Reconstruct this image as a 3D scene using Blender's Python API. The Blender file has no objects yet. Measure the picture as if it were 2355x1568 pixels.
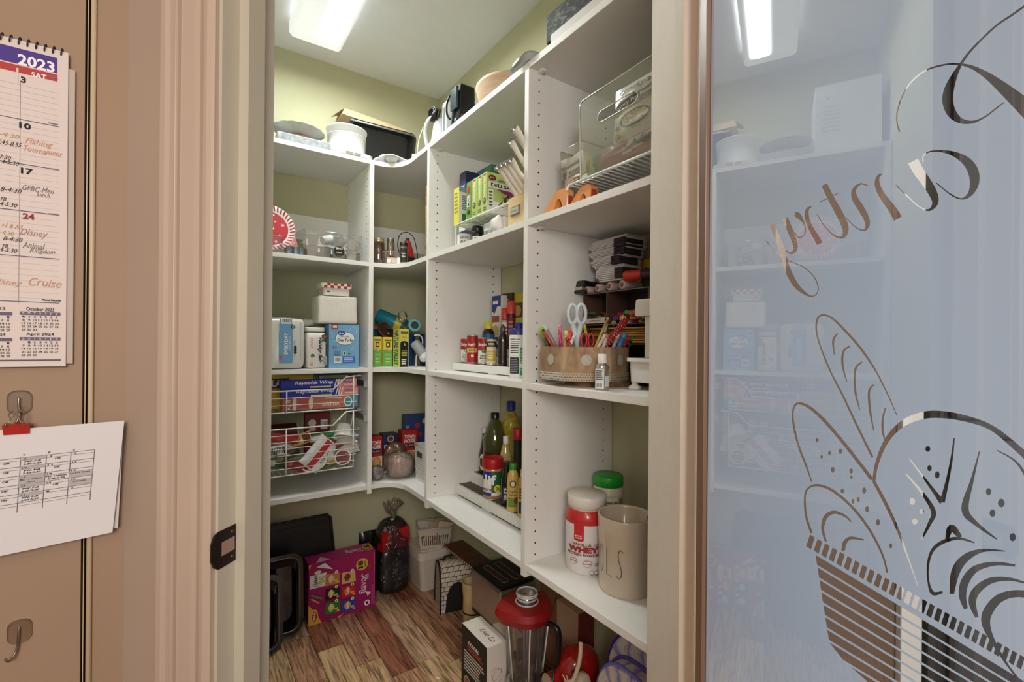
import bpy, bmesh, math, random
from mathutils import Vector, Matrix, noise
from mathutils.geometry import delaunay_2d_cdt
random.seed(7)
SC = bpy.context.scene
COL = SC.collection
PI = math.pi
# ------------------------------------------------------------ camera
F_PX, YAW, HY, ROLL, CAM_H = 1081.5934, .6033, 791.9, .0088, 1.2
cam_data = bpy.data.cameras.new('camera')
cam_data.sensor_width = 36; cam_data.lens = F_PX/2355*36
cam_data.shift_y = (HY-784)/2355; cam_data.clip_start = .02
cam = bpy.data.objects.new('camera', cam_data); COL.objects.link(cam)
_R = Vector((math.cos(YAW), -math.sin(YAW), 0)); _U = Vector((0, 0, 1)); _Fw = Vector((math.sin(YAW), math.cos(YAW), 0))
_c, _s = math.cos(ROLL), math.sin(ROLL)
_ex = _c*_R+_s*_U; _ey = -_s*_R+_c*_U; _ez = -_Fw
cam.matrix_world = Matrix(((_ex.x, _ey.x, _ez.x, 0), (_ex.y, _ey.y, _ez.y, 0), (_ex.z, _ey.z, _ez.z, CAM_H), (0, 0, 0, 1)))
SC.camera = cam
SC.view_settings.view_transform = 'Standard'; SC.view_settings.look = 'None'
SC.view_settings.exposure = 0.72; SC.view_settings.gamma = 1.0; SC.view_settings.use_curve_mapping = False
# ------------------------------------------------------------ world and large lights
W = bpy.data.worlds.new('world'); SC.world = W; W.use_nodes = True
W.node_tree.nodes['Background'].inputs[0].default_value = (1.0, .80, .66, 1)
W.node_tree.nodes['Background'].inputs[1].default_value = .24
def area(name, loc, target, sx, sy, power, col):
    l = bpy.data.lights.new(name, 'AREA'); l.shape = 'RECTANGLE'; l.size = sx; l.size_y = sy; l.energy = power; l.color = col
    o = bpy.data.objects.new(name, l); COL.objects.link(o); o.location = loc
    o.rotation_euler = (Vector(target)-Vector(loc)).to_track_quat('-Z', 'Y').to_euler(); return o
area('kitchen_ceiling_light', (-.75, -.55, 2.4), (-.2, .5, 1.1), .35, .35, 2.6, (1, .84, .70))
area('kitchen_window_light', (1.05, -1.45, .95), (.2, -.1, 1.1), .9, .8, 13, (.64, .82, 1))
area('added_fill_light', (-.42, -.95, 1.6), (.75, 1.5, .75), .6, .6, 17, (1, .95, .89))  # unseen fill, added behind the camera to brighten the pantry; not a real pendant
# ------------------------------------------------------------ pixel -> place helpers (used once, to get real-world sizes)
def ray(px, py):
    u = px-1177.5; v = HY-py; u, v = _c*u-_s*v, _s*u+_c*v
    a, b = u/F_PX, v/F_PX; S, C = math.sin(YAW), math.cos(YAW)
    return S+C*a, C-S*a, b
def atY(px, py, Y):
    dx, dy, b = ray(px, py); t = Y/dy; return t*dx, CAM_H+t*b
def atX(px, py, X):
    dx, dy, b = ray(px, py); t = X/dx; return t*dy, CAM_H+t*b
def atZ(px, py, Z):
    dx, dy, b = ray(px, py); t = (Z-CAM_H)/b; return t*dx, t*dy
def atD(px, py, k=.9188):            # on the diagonal wall x + y = k
    dx, dy, b = ray(px, py); t = k/(dx+dy); return Vector((t*dx, t*dy, CAM_H+t*b))
# ------------------------------------------------------------ materials
def lin(c):
    return tuple(((x/255)/12.92 if x/255 <= .04045 else ((x/255+.055)/1.055)**2.4) for x in c)
_mc = {}
def mat(rgb, rough=.55, metal=0., spec=.5, coat=0., vary=0., scale=30., bump=0., emit=0.):
    key = (tuple(rgb), rough, metal, spec, coat, vary, scale, bump, emit)
    if key in _mc: return _mc[key]
    m = bpy.data.materials.new('paint_%d' % len(_mc)); m.use_nodes = True
    nt = m.node_tree; b = nt.nodes['Principled BSDF']
    L = lin(rgb)
    b.inputs['Base Color'].default_value = (*L, 1); b.inputs['Roughness'].default_value = rough
    b.inputs['Metallic'].default_value = metal; b.inputs['Specular IOR Level'].default_value = spec
    b.inputs['Coat Weight'].default_value = coat
    if emit: b.inputs['Emission Color'].default_value = (*L, 1); b.inputs['Emission Strength'].default_value = emit
    if vary or bump:
        tc = nt.nodes.new('ShaderNodeTexCoord'); nz = nt.nodes.new('ShaderNodeTexNoise'); nz.inputs['Scale'].default_value = scale
        nz.inputs['Detail'].default_value = 4
        nt.links.new(tc.outputs['Object'], nz.inputs['Vector'])
        if vary:
            r = nt.nodes.new('ShaderNodeValToRGB'); e = r.color_ramp.elements
            e[0].position = .3; e[1].position = .7
            e[0].color = (*[x*(1-vary) for x in L], 1); e[1].color = (*[min(1, x*(1+vary)) for x in L], 1)
            nt.links.new(nz.outputs['Fac'], r.inputs[0]); nt.links.new(r.outputs[0], b.inputs['Base Color'])
        if bump:
            bp = nt.nodes.new('ShaderNodeBump'); bp.inputs['Strength'].default_value = bump; bp.inputs['Distance'].default_value = .002
            nt.links.new(nz.outputs['Fac'], bp.inputs['Height']); nt.links.new(bp.outputs[0], b.inputs['Normal'])
    _mc[key] = m; return m
def clear(tint=(255, 255, 255), gloss=.10, rough=.03, haze=0., hcol=(230, 230, 230), wr=0., fk=1.2):
    key = ('clear', tint, gloss, rough, haze, hcol, wr, fk)
    if key in _mc: return _mc[key]
    m = bpy.data.materials.new('clear_%d' % len(_mc)); m.use_nodes = True; nt = m.node_tree
    for n in list(nt.nodes): nt.nodes.remove(n)
    out = nt.nodes.new('ShaderNodeOutputMaterial'); tr = nt.nodes.new('ShaderNodeBsdfTransparent'); gl = nt.nodes.new('ShaderNodeBsdfGlossy')
    tr.inputs[0].default_value = (*lin(tint), 1); gl.inputs['Roughness'].default_value = rough
    lw = nt.nodes.new('ShaderNodeFresnel'); lw.inputs[0].default_value = 1.5
    ml = nt.nodes.new('ShaderNodeMath'); ml.operation = 'MULTIPLY_ADD'; ml.inputs[1].default_value = fk; ml.inputs[2].default_value = gloss*.4
    nt.links.new(lw.outputs[0], ml.inputs[0])
    mx = nt.nodes.new('ShaderNodeMixShader'); nt.links.new(ml.outputs[0], mx.inputs[0])
    src = tr.outputs[0]
    if wr:
        tc = nt.nodes.new('ShaderNodeTexCoord'); nz = nt.nodes.new('ShaderNodeTexNoise'); nz.inputs['Scale'].default_value = wr; nz.inputs['Detail'].default_value = 3; nz.inputs['Distortion'].default_value = 1.5
        bp = nt.nodes.new('ShaderNodeBump'); bp.inputs['Strength'].default_value = .9; bp.inputs['Distance'].default_value = .012
        nt.links.new(tc.outputs['Object'], nz.inputs['Vector']); nt.links.new(nz.outputs['Fac'], bp.inputs['Height']); nt.links.new(bp.outputs[0], gl.inputs['Normal'])
    if haze:
        df = nt.nodes.new('ShaderNodeBsdfDiffuse'); df.inputs[0].default_value = (*lin(hcol), 1)
        m2 = nt.nodes.new('ShaderNodeMixShader'); m2.inputs[0].default_value = haze
        nt.links.new(tr.outputs[0], m2.inputs[1]); nt.links.new(df.outputs[0], m2.inputs[2]); src = m2.outputs[0]
    nt.links.new(src, mx.inputs[1]); nt.links.new(gl.outputs[0], mx.inputs[2]); nt.links.new(mx.outputs[0], out.inputs[0])
    _mc[key] = m; return m
def streak(c1, c2, rough=.5, sc=(2, 40, 2), coord='Object', bump=.1, c3=None, metal=0, coat=0.):
    key = ('streak', c1, c2, rough, sc, bump, c3, metal, coat)
    if key in _mc: return _mc[key]
    m = bpy.data.materials.new('grain_%d' % len(_mc)); m.use_nodes = True; nt = m.node_tree; b = nt.nodes['Principled BSDF']
    tc = nt.nodes.new('ShaderNodeTexCoord'); mp = nt.nodes.new('ShaderNodeMapping'); mp.inputs['Scale'].default_value = sc
    oi = nt.nodes.new('ShaderNodeObjectInfo'); ad = nt.nodes.new('ShaderNodeVectorMath'); ad.operation = 'ADD'
    ms = nt.nodes.new('ShaderNodeMath'); ms.operation = 'MULTIPLY'; ms.inputs[1].default_value = 37.
    nt.links.new(oi.outputs['Random'], ms.inputs[0]); nt.links.new(ms.outputs[0], ad.inputs[1]); nt.links.new(tc.outputs[coord], ad.inputs[0])
    nt.links.new(ad.outputs[0], mp.inputs[0])
    nz = nt.nodes.new('ShaderNodeTexNoise'); nz.inputs['Scale'].default_value = 1; nz.inputs['Detail'].default_value = 9; nz.inputs['Distortion'].default_value = 1.1
    nt.links.new(mp.outputs[0], nz.inputs['Vector'])
    r = nt.nodes.new('ShaderNodeValToRGB'); e = r.color_ramp.elements; e[0].position = .35; e[1].position = .65
    e[0].color = (*lin(c1), 1); e[1].color = (*lin(c2), 1)
    if c3: q = e.new(.5); q.color = (*lin(c3), 1)
    nt.links.new(nz.outputs['Fac'], r.inputs[0]); nt.links.new(r.outputs[0], b.inputs['Base Color'])
    b.inputs['Roughness'].default_value = rough; b.inputs['Metallic'].default_value = metal; b.inputs['Coat Weight'].default_value = coat
    if bump:
        bp = nt.nodes.new('ShaderNodeBump'); bp.inputs['Strength'].default_value = bump; bp.inputs['Distance'].default_value = .003
        nt.links.new(nz.outputs['Fac'], bp.inputs['Height']); nt.links.new(bp.outputs[0], b.inputs['Normal'])
    _mc[key] = m; return m
# ------------------------------------------------------------ mesh builder
def T(x=0, y=0, z=0): return Matrix.Translation((x, y, z))
def RZ(a): return Matrix.Rotation(a, 4, 'Z')
def RX(a): return Matrix.Rotation(a, 4, 'X')
def RY(a): return Matrix.Rotation(a, 4, 'Y')
class MB:
    def __init__(s): s.bm = bmesh.new()
    def _new(s, vs, fs, m=None, mi=0, smooth=False):
        bv = [s.bm.verts.new((m @ Vector(v)) if m else Vector(v)) for v in vs]
        for f in fs:
            try:
                q = s.bm.faces.new([bv[i] for i in f]); q.material_index = mi; q.smooth = smooth
            except ValueError: pass
        return s
    def box(s, x0, x1, y0, y1, z0, z1, bev=0., m=None, mi=0, top=None):
        # top=(kx,ky): scale of the upper face; chamfered by an inset ring when bev is set
        if bev:
            t = bmesh.new(); r = bmesh.ops.create_cube(t, size=1)
            for v in t.verts: v.co = Vector((x0+(v.co.x+.5)*(x1-x0), y0+(v.co.y+.5)*(y1-y0), z0+(v.co.z+.5)*(z1-z0)))
            if top:
                cx, cy = (x0+x1)/2, (y0+y1)/2
                for v in t.verts:
                    if v.co.z > (z0+z1)/2: v.co.x = cx+(v.co.x-cx)*top[0]; v.co.y = cy+(v.co.y-cy)*top[1]
            bmesh.ops.bevel(t, geom=t.edges[:], offset=min(bev, .45*min(abs(x1-x0), abs(y1-y0), abs(z1-z0))), segments=2, affect='EDGES', profile=.6)
            idx = {v: i for i, v in enumerate(t.verts)}
            vs = [v.co.copy() for v in t.verts]; fs = [[idx[v] for v in f.verts] for f in t.faces]; t.free()
            return s._new(vs, fs, m, mi)
        vs = [(x0, y0, z0), (x1, y0, z0), (x1, y1, z0), (x0, y1, z0), (x0, y0, z1), (x1, y0, z1), (x1, y1, z1), (x0, y1, z1)]
        if top:
            cx, cy = (x0+x1)/2, (y0+y1)/2
            vs = vs[:4]+[(cx+(x-cx)*top[0], cy+(y-cy)*top[1], z) for x, y, z in vs[4:]]
        return s._new(vs, [(3, 2, 1, 0), (4, 5, 6, 7), (0, 1, 5, 4), (1, 2, 6, 5), (2, 3, 7, 6), (3, 0, 4, 7)], m, mi)
    def lathe(s, prof, n=32, m=None, mi=0, sx=1., sy=1., smooth=True, capb=True, capt=True):
        vs = []; fs = []
        for r, z in prof:
            for i in range(n):
                a = 2*PI*i/n; vs.append((r*math.cos(a)*sx, r*math.sin(a)*sy, z))
        for k in range(len(prof)-1):
            for i in range(n):
                j = (i+1) % n; fs.append((k*n+i, k*n+j, (k+1)*n+j, (k+1)*n+i))
        s._new(vs, fs, m, mi, smooth)
        for cap, k, rev in ((capb, 0, True), (capt, len(prof)-1, False)):
            if cap and prof[k][0] > 1e-5:
                ring = vs[k*n:(k+1)*n]; o = list(range(n)); s._new(ring, [o[::-1] if rev else o], m, mi)
        return s
    def tube(s, pts, r, n=8, closed=False, m=None, mi=0, rad=None, flat=1.):
        P = [Vector(p) for p in pts]; N = len(P); rings = []; up = None
        for i in range(N):
            if closed: t = P[(i+1) % N]-P[i-1]
            else: t = P[min(i+1, N-1)]-P[max(i-1, 0)]
            if t.length < 1e-9: t = Vector((0, 0, 1))
            t.normalize()
            if up is None:
                up = Vector((0, 0, 1)) if abs(t.z) < .9 else Vector((1, 0, 0))
            a = t.cross(up)
            if a.length < 1e-6: a = t.cross(Vector((0, 1, 0)))
            a.normalize(); b = a.cross(t).normalized(); up = b
            rr = rad[i] if rad else r
            rings.append([P[i]+rr*(math.cos(2*PI*k/n)*a+flat*math.sin(2*PI*k/n)*b) for k in range(n)])
        vs = [v for q in rings for v in q]; fs = []
        for i in range(N if closed else N-1):
            j = (i+1) % N
            for k in range(n):
                l = (k+1) % n; fs.append((i*n+k, i*n+l, j*n+l, j*n+k))
        if not closed: fs += [tuple(range(n))[::-1], tuple((N-1)*n+k for k in range(n))]
        return s._new(vs, fs, m, mi, n > 5)
    def prism(s, poly, z0, z1, m=None, mi=0, smooth=False):
        n = len(poly); vs = [(x, y, z0) for x, y in poly]+[(x, y, z1) for x, y in poly]
        s._new(vs, [(i, (i+1) % n, n+(i+1) % n, n+i) for i in range(n)], m, mi, smooth)
        s._new([(x, y, z0) for x, y in poly], [tuple(range(n))[::-1]], m, mi)
        return s._new([(x, y, z1) for x, y in poly], [tuple(range(n))], m, mi)
    def frus(s, b, t, z0, z1, m=None, mi=0, cap=(1, 1), smooth=False):     # two outlines of equal length, lofted
        n = len(b); vs = [(x, y, z0) for x, y in b]+[(x, y, z1) for x, y in t]
        s._new(vs, [(i, (i+1) % n, n+(i+1) % n, n+i) for i in range(n)], m, mi, smooth)
        if cap[0]: s._new([(x, y, z0) for x, y in b], [tuple(range(n))[::-1]], m, mi)
        if cap[1]: s._new([(x, y, z1) for x, y in t], [tuple(range(n))], m, mi)
        return s
    def sheet(s, fn, nu, nv, m=None, mi=0, smooth=True, wrap=False):
        vs = [fn(i/nu, j/nv) for j in range(nv+1) for i in range(nu+(0 if wrap else 1))]; w = nu if wrap else nu+1
        fs = [(j*w+i, j*w+(i+1) % w, (j+1)*w+(i+1) % w, (j+1)*w+i) for j in range(nv) for i in range(nu)]
        return s._new(vs, fs, m, mi, smooth)
    def ball(s, c, r, n=12, sx=1, sy=1, sz=1, mi=0, m=None):
        pr = [(max(1e-4, math.sin(PI*k/n)), -math.cos(PI*k/n)) for k in range(n+1)]
        mm = T(*c) @ Matrix.Diagonal((r*sx, r*sy, r*sz, 1))
        return s.lathe(pr, n*2, (m @ mm) if m else mm, mi, capb=False, capt=False)
    def build(s, name, mats, parent=None, fixn=False):
        if fixn: bmesh.ops.recalc_face_normals(s.bm, faces=s.bm.faces[:])
        me = bpy.data.meshes.new(name); s.bm.to_mesh(me); s.bm.free()
        for q in (mats if isinstance(mats, (list, tuple)) else [mats]): me.materials.append(q)
        o = bpy.data.objects.new(name, me); COL.objects.link(o); o.parent = parent; return o
def rrect(w, h, r, n=5, cx=0, cy=0):
    r = min(r, w/2-1e-5, h/2-1e-5); out = []
    for k, (x, y) in enumerate(((w/2-r, h/2-r), (-w/2+r, h/2-r), (-w/2+r, -h/2+r), (w/2-r, -h/2+r))):
        for i in range(n+1):
            a = PI/2*k+PI/2*i/n; out.append((cx+x+r*math.cos(a), cy+y+r*math.sin(a)))
    return out
def spline(pts, n=8, closed=False):
    P = [Vector(p) for p in pts]; N = len(P); out = []
    for i in range(N if closed else N-1):
        g = lambda k: P[k % N] if closed else P[max(0, min(N-1, k))]
        a, b, c, d = g(i-1), g(i), g(i+1), g(i+2)
        for k in range(n):
            t = k/n; out.append(.5*((2*b)+(c-a)*t+(2*a-5*b+4*c-d)*t*t+(3*b-a-3*c+d)*t**3))
    if not closed: out.append(P[-1])
    return out
# ------------------------------------------------------------ naming
def tag(o, label=None, cat=None, group=None, kind=None):
    if label: o['label'] = label
    if cat: o['category'] = cat
    if group: o['group'] = group
    if kind: o['kind'] = kind
    return o
def thing(name, label, cat, loc=(0, 0, 0), rz=0., group=None, rot=None):
    o = bpy.data.objects.new(name, None); COL.objects.link(o); o.empty_display_size = .02
    o.location = loc; o.rotation_euler = rot if rot else (0, 0, rz)
    return tag(o, label, cat, group)
def struct(name, mb, m, parent=None):
    o = mb.build(name, m, parent)
    if parent is None: o['kind'] = 'structure'
    return o
def dup(root, loc=None, rz=None, label=None, rot=None):
    r = root.copy(); COL.objects.link(r)
    if loc is not None: r.location = loc
    if rz is not None: r.rotation_euler = (0, 0, rz)
    if rot is not None: r.rotation_euler = rot
    if label: r['label'] = label
    for ch in list(root.children):
        c = ch.copy(); COL.objects.link(c); c.parent = r
        for g in list(ch.children):
            d = g.copy(); COL.objects.link(d); d.parent = c
    return r
# ------------------------------------------------------------ flat print on plane or curved faces
_tx = {}
def glyphs(s, bold, shear, font=None):
    k = (s, bold, shear)
    if k not in _tx:
        c = bpy.data.curves.new('t', 'FONT'); c.body = s; c.size = 1; c.offset = bold; c.shear = shear; c.resolution_u = 2
        o = bpy.data.objects.new('t', c); me = bpy.data.meshes.new_from_object(o)
        vs = [(v.co.x, v.co.y) for v in me.vertices]; fs = [tuple(f.vertices) for f in me.polygons]
        bpy.data.objects.remove(o); bpy.data.curves.remove(c); bpy.data.meshes.remove(me)
        if not vs: vs = [(0, 0), (1, 0), (1, 1)]; fs = []
        _tx[k] = (vs, fs, min(v[0] for v in vs), max(v[0] for v in vs), min(v[1] for v in vs), max(v[1] for v in vs))
    return _tx[k]
class Print:
    """fn(u,v,lift)->xyz, u,v in 0..1"""
    def __init__(s, fn, w, h, lift=.0005, step=.00022, seg=1, segv=1):
        s.fn = fn; s.w = w; s.h = h; s.lift = lift; s.step = step; s.V = []; s.Fc = []; s.cols = []; s.L = 0; s.seg = seg; s.segv = segv
    def _c(s, col):
        if col not in s.cols: s.cols.append(col)
        return s.cols.index(col)
    def raw(s, uv, faces, col):
        b = len(s.V); l = s.lift+max(0, s.L)*s.step; s.V += [s.fn(u, v, l) for u, v in uv]
        ci = s._c(col); s.Fc += [(tuple(b+i for i in f), ci) for f in faces]; s.L += 1; return s
    def rect(s, u0, v0, u1, v1, col):
        n = max(1, int(abs(u1-u0)*s.seg+.5)); m = max(1, int(abs(v1-v0)*s.segv+.5)); k = m+1
        uv = [(u0+(u1-u0)*i/n, v0+(v1-v0)*j/m) for i in range(n+1) for j in range(m+1)]
        return s.raw(uv, [(i*k+j, (i+1)*k+j, (i+1)*k+j+1, i*k+j+1) for i in range(n) for j in range(m)], col)
    def poly(s, pts, col): return s.raw(pts, [tuple(range(len(pts)))], col)
    def ell(s, u, v, ru, rv, col, n=20, rot=0.):
        pts = []
        for i in range(n):
            a = 2*PI*i/n; x, y = ru*s.w*math.cos(a), rv*s.h*math.sin(a)
            pts.append((u+(x*math.cos(rot)-y*math.sin(rot))/s.w, v+(x*math.sin(rot)+y*math.cos(rot))/s.h))
        return s.raw(pts+[(u, v)], [(i, (i+1) % n, n) for i in range(n)], col)
    def line(s, pts, wd, col):        # wd in metres
        P = [Vector((a*s.w, b*s.h)) for a, b in pts]; uv = []
        for i, p in enumerate(P):
            t = P[min(i+1, len(P)-1)]-P[max(0, i-1)]
            if t.length < 1e-9: t = Vector((1, 0))
            t.normalize(); n = Vector((-t.y, t.x))*wd/2
            uv += [((p+n).x/s.w, (p+n).y/s.h), ((p-n).x/s.w, (p-n).y/s.h)]
        return s.raw(uv, [(2*i+1, 2*i+3, 2*i+2, 2*i) for i in range(len(P)-1)], col)
    def text(s, t, u, v, w, h, col, rot=0., bold=0.004, shear=0., wob=0.):
        vs, fs, x0, x1, y0, y1 = glyphs(t, bold, shear); cx, cy = (x0+x1)/2, (y0+y1)/2
        # w and h are fractions of the face measured along the text's own direction (w of face width when rot=0)
        q = abs(math.cos(rot)) > .5
        W = w*(s.w if q else s.h); H = h*(s.h if q else s.w)
        kx = W/max(1e-6, x1-x0); ky = H/max(1e-6, y1-y0); uv = []
        for x, y in vs:
            a, b = (x-cx)*kx, (y-cy)*ky
            if wob: b += wob*H*math.sin((x-x0)*2.1); a += wob*.3*H*math.sin(x*5)
            X = a*math.cos(rot)-b*math.sin(rot); Y = a*math.sin(rot)+b*math.cos(rot)
            uv.append((u+X/s.w, v+Y/s.h))
        if s.seg > 1:                       # curved face: split long glyph triangles so that they follow it
            T3 = [(f[0], f[i], f[i+1]) for f in fs for i in range(1, len(f)-1)]; lim = .07
            for _ in range(3):
                N3, mid = [], {}
                def mp(a, b):
                    k = (min(a, b), max(a, b))
                    if k not in mid: mid[k] = len(uv); uv.append(((uv[a][0]+uv[b][0])/2, (uv[a][1]+uv[b][1])/2))
                    return mid[k]
                for a, b, c in T3:
                    us_ = [uv[q][0] for q in (a, b, c)]; vs_ = [uv[q][1] for q in (a, b, c)]
                    if max(us_)-min(us_) > lim or (s.segv > 1 and max(vs_)-min(vs_) > lim):
                        x_, y_, z_ = mp(a, b), mp(b, c), mp(c, a); N3 += [(a, x_, z_), (x_, b, y_), (z_, y_, c), (x_, y_, z_)]
                    else: N3.append((a, b, c))
                T3 = N3
            fs = T3
        s.L += 1; s.raw(uv, fs, col); s.L -= 2; return s
    def lines(s, u0, v0, u1, v1, n, col, fill=.5, jag=.15):   # rows of fine print
        for i in range(n):
            v = v1-(v1-v0)*(i+.5)/n; hh = (v1-v0)/n*fill/2
            s.rect(u0, v-hh, u1-random.random()*jag*(u1-u0), v+hh, col); s.L -= 1
        s.L += 1; return s
    def bars(s, u0, v0, u1, v1, col=(25, 25, 25), n=9, vert=False):
        s.rect(u0, v0, u1, v1, (240, 240, 240))
        for i in range(n):
            if vert:
                v = v0+(v1-v0)*(i+.5)/n; s.rect(u0+.1*(u1-u0), v-(v1-v0)/n*.25, u1-.1*(u1-u0), v+(v1-v0)/n*.25, col)
            else:
                u = u0+(u1-u0)*(i+.5)/n; d = (u1-u0)/n*random.uniform(.15, .4); s.rect(u-d, v0+.1*(v1-v0), u+d, v1-.1*(v1-v0), col)
            s.L -= 1
        s.L += 1; return s
    def build(s, name, parent, rough=.5, **kw):
        me = bpy.data.meshes.new(name); me.from_pydata([tuple(v) for v in s.V], [], [f for f, _ in s.Fc])
        for c in s.cols: me.materials.append(mat(c, rough))
        for p, (_, ci) in zip(me.polygons, s.Fc): p.material_index = ci
        me.update(); o = bpy.data.objects.new(name, me); COL.objects.link(o); o.parent = parent; return o
def face(side, w, d, h, y0=0., z0=0.):
    if side == 'F': return Print(lambda u, v, l: (-w/2+u*w, y0-l, z0+v*h), w, h)
    if side == 'L': return Print(lambda u, v, l: (-w/2-l, y0+d-u*d, z0+v*h), d, h)
    if side == 'R': return Print(lambda u, v, l: (w/2+l, y0+u*d, z0+v*h), d, h)
    if side == 'T': return Print(lambda u, v, l: (-w/2+u*w, y0+v*d, z0+h+l), w, d)
def curved(r, z0, z1, a0, a1, r1=None, sx=1., sy=1.):      # angles from the local front (-Y), growing to +X
    r1 = r if r1 is None else r1
    def fn(u, v, l):
        a = a0+(a1-a0)*u; q = r+(r1-r)*v+l; return (q*math.sin(a)*sx, -q*math.cos(a)*sy, z0+(z1-z0)*v)
    return Print(fn, abs(a1-a0)*(r+r1)/2, z1-z0, seg=max(4, abs(a1-a0)*6))
BR = -PI/2        # things whose front faces the aisle from the right-hand wall
def slotB(px0, px1, pyt, Y, zb, pxb=None):
    X0, _ = atY(px0, pyt, Y); X1, _ = atY(px1, pyt, Y); _, zt = atY((px0+px1)/2, pyt, Y)
    return ((X0+X1)/2, Y, zb), X1-X0, zt-zb
def slotR(px0, px1, pyt, X, zb):
    Y0, _ = atX(px0, pyt, X); Y1, _ = atX(px1, pyt, X); _, zt = atX((px0+px1)/2, pyt, X)
    return (X, (Y0+Y1)/2, zb), Y0-Y1, zt-zb
def carton(name, label, cat, loc, rz, w, d, h, col, group=None, rot=None, side=None, bev=.0012, rough=.5):
    o = thing(name, label, cat, loc, rz, group, rot)
    b = MB(); b.box(-w/2, w/2, 0, d, 0, h, bev=bev); b.build('carton_body', mat(col, rough), o)
    f = MB(); f.box(-w/2+.001, w/2-.001, d*.47, d*.53, h, h+.0006); f.build('top_flap', mat(side or col, rough), o)
    return o
# ============================================================ ROOM SHELL
ZC = 2.509
M_wall = mat((190, 188, 154), .75, vary=.05, scale=3, bump=.15)
M_ceil = mat((228, 228, 230), .8, vary=.02, scale=4, bump=.1)
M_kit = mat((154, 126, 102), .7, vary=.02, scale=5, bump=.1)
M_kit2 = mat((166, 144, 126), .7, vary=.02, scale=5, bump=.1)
M_trim = mat((184, 160, 142), .38, vary=.015, scale=8, bump=.08)
M_jamb = mat((188, 178, 160), .4, vary=.02, scale=8, bump=.1)
M_white = mat((232, 231, 227), .5, vary=.012, scale=60, bump=.06)
M_edge = mat((238, 238, 234), .4)
M_hole = mat((40, 38, 34), .8)
MD = RZ(-PI/4)                       # the diagonal doorway's own frame: x along the wall, y through it
J0, J1 = .6497, .7706
WL, WR = -.591, .130
b = MB(); b.box(-.05, 1.15, 2.308, 2.36, 0, ZC); struct('wall_back', b, M_wall)
b = MB(); b.box(1.097, 1.15, -.06, 2.31, 0, ZC); struct('wall_right', b, M_wall)
b = MB(); b.box(-.03, .02, 1.02, 2.31, 0, ZC); struct('wall_left', b, M_wall)
b = MB(); b.box(-.93, -.609, J0, J1, 0, ZC, m=MD); b.box(-.609, .148, J0, J1, 2.05, ZC, m=MD); struct('wall_front_left', b, M_kit2)
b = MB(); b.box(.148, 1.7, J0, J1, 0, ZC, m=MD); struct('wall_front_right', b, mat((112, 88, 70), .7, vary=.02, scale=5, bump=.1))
b = MB(); b.prism([(.1128, J1-.002), (.135, J1-.002), (.125, .955), (.0985, .961)], 0, ZC, m=MD); struct('wall_front_return', b, mat((232, 222, 208), .55, vary=.02, scale=40, bump=.15))
b = MB(); b.box(-.06, 1.16, 0, 2.37, ZC, ZC+.04); struct('ceiling', b, M_ceil)
b = MB(); b.box(-2.2, -.1375, 1.0, 1.05, 0, ZC); b.box(-.1245, -.075, 1.003, 1.05, 0, ZC); struct('wall_kitchen', b, M_kit)
# the crack beside the flat board: two dark grooves and a bead
b = MB(); b.box(-.1378, -.1243, 1.012, 1.03, 0, ZC); struct('trim_1', b, mat((14, 12, 10), .8))
b = MB(); b.box(-.1345, -.1335, .9985, 1.02, 0, ZC); b.tube([(-.1275, 1.0, 0), (-.1275, 1.0, ZC)], .0036, 12); struct('trim_2', b, mat((196, 172, 138), .4))
# sub-floor and wood planks (each plank its own board, joints recessed)
b = MB(); b.box(-2.2, 2.4, -2.2, 2.36, -.03, -.006); fl = struct('floor', b, mat((70, 52, 40), .8))
planks = [streak(a_, b_, .42, (95, 7, 3), bump=.5, c3=c_) for a_, b_, c_ in (((92, 62, 44), (206, 162, 126), (172, 126, 96)), ((112, 84, 58), (224, 194, 148), (194, 158, 116)),
          ((80, 44, 34), (176, 116, 88), (144, 88, 66)), ((118, 90, 70), (218, 182, 150), (184, 148, 118)))]
rnd = random.Random(11)
PWD, k = .098, 0
def plank_mesh(L):
    b = MB(); b.box(0, PWD-.0022, 0, L-.0022, -.008, 0, bev=.0012); return b
for i in range(-7, 13):
    x = i*PWD+.03; y = -.65+rnd.uniform(-.3, 0)
    while y < 2.30:
        L = rnd.choice((.30, .42, .50, .60)); y1 = min(y+L, 2.306)
        if x+PWD < 1.2 and x > -.75 and y1-y > .03:
            o = plank_mesh(y1-y).build('floor_plank', planks[rnd.choice((0, 0, 1, 3, 2, 1))], fl); o.location = (x, y, 0)
        y = y1 if y1 < 2.306 else 3
# ============================================================ DOORWAY
b = MB(); b.box(-.609, WL, J0, J1, 0, 2.05, m=MD); b.box(WL, WL+.018, J0+.036, J0+.074, 0, 2.035, m=MD); b.box(WL, WR, J0, J1, 2.035, 2.05, m=MD)
struct('trim_3', b, M_jamb)
b = MB(); b.box(WR, .148, J0, J1, 0, 2.05, m=MD); b.box(.1128, WR, J0+.036, J1, 0, 2.035, m=MD)
struct('trim_4', b, mat((232, 220, 204), .5, vary=.02, scale=40, bump=.12))
def casing(x0, sgn, name):
    pf = [(0, 0), (0, .009), (.003, .012), (.010, .014), (.0165, .013), (.018, .008), (.0205, .008), (.022, .0135), (.030, .0150), (.052, .0160), (.0545, .0165), (.056, .011), (.059, .011), (.0605, .0165),
          (.0635, .0165), (.065, .012), (.068, .014), (.071, .020), (.078, .0225), (.087, .022), (.0915, .018), (.0932, .012), (.0932, 0)]
    poly = [(x0+sgn*a, J0-t) for a, t in pf]
    if sgn > 0: poly = poly[::-1]
    b = MB(); b.prism(poly, 0, 2.1, m=MD); return struct(name, b, M_trim)
casing(WL-.005, -1, 'trim_5'); casing(WR+.005, 1, 'trim_6')
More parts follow.
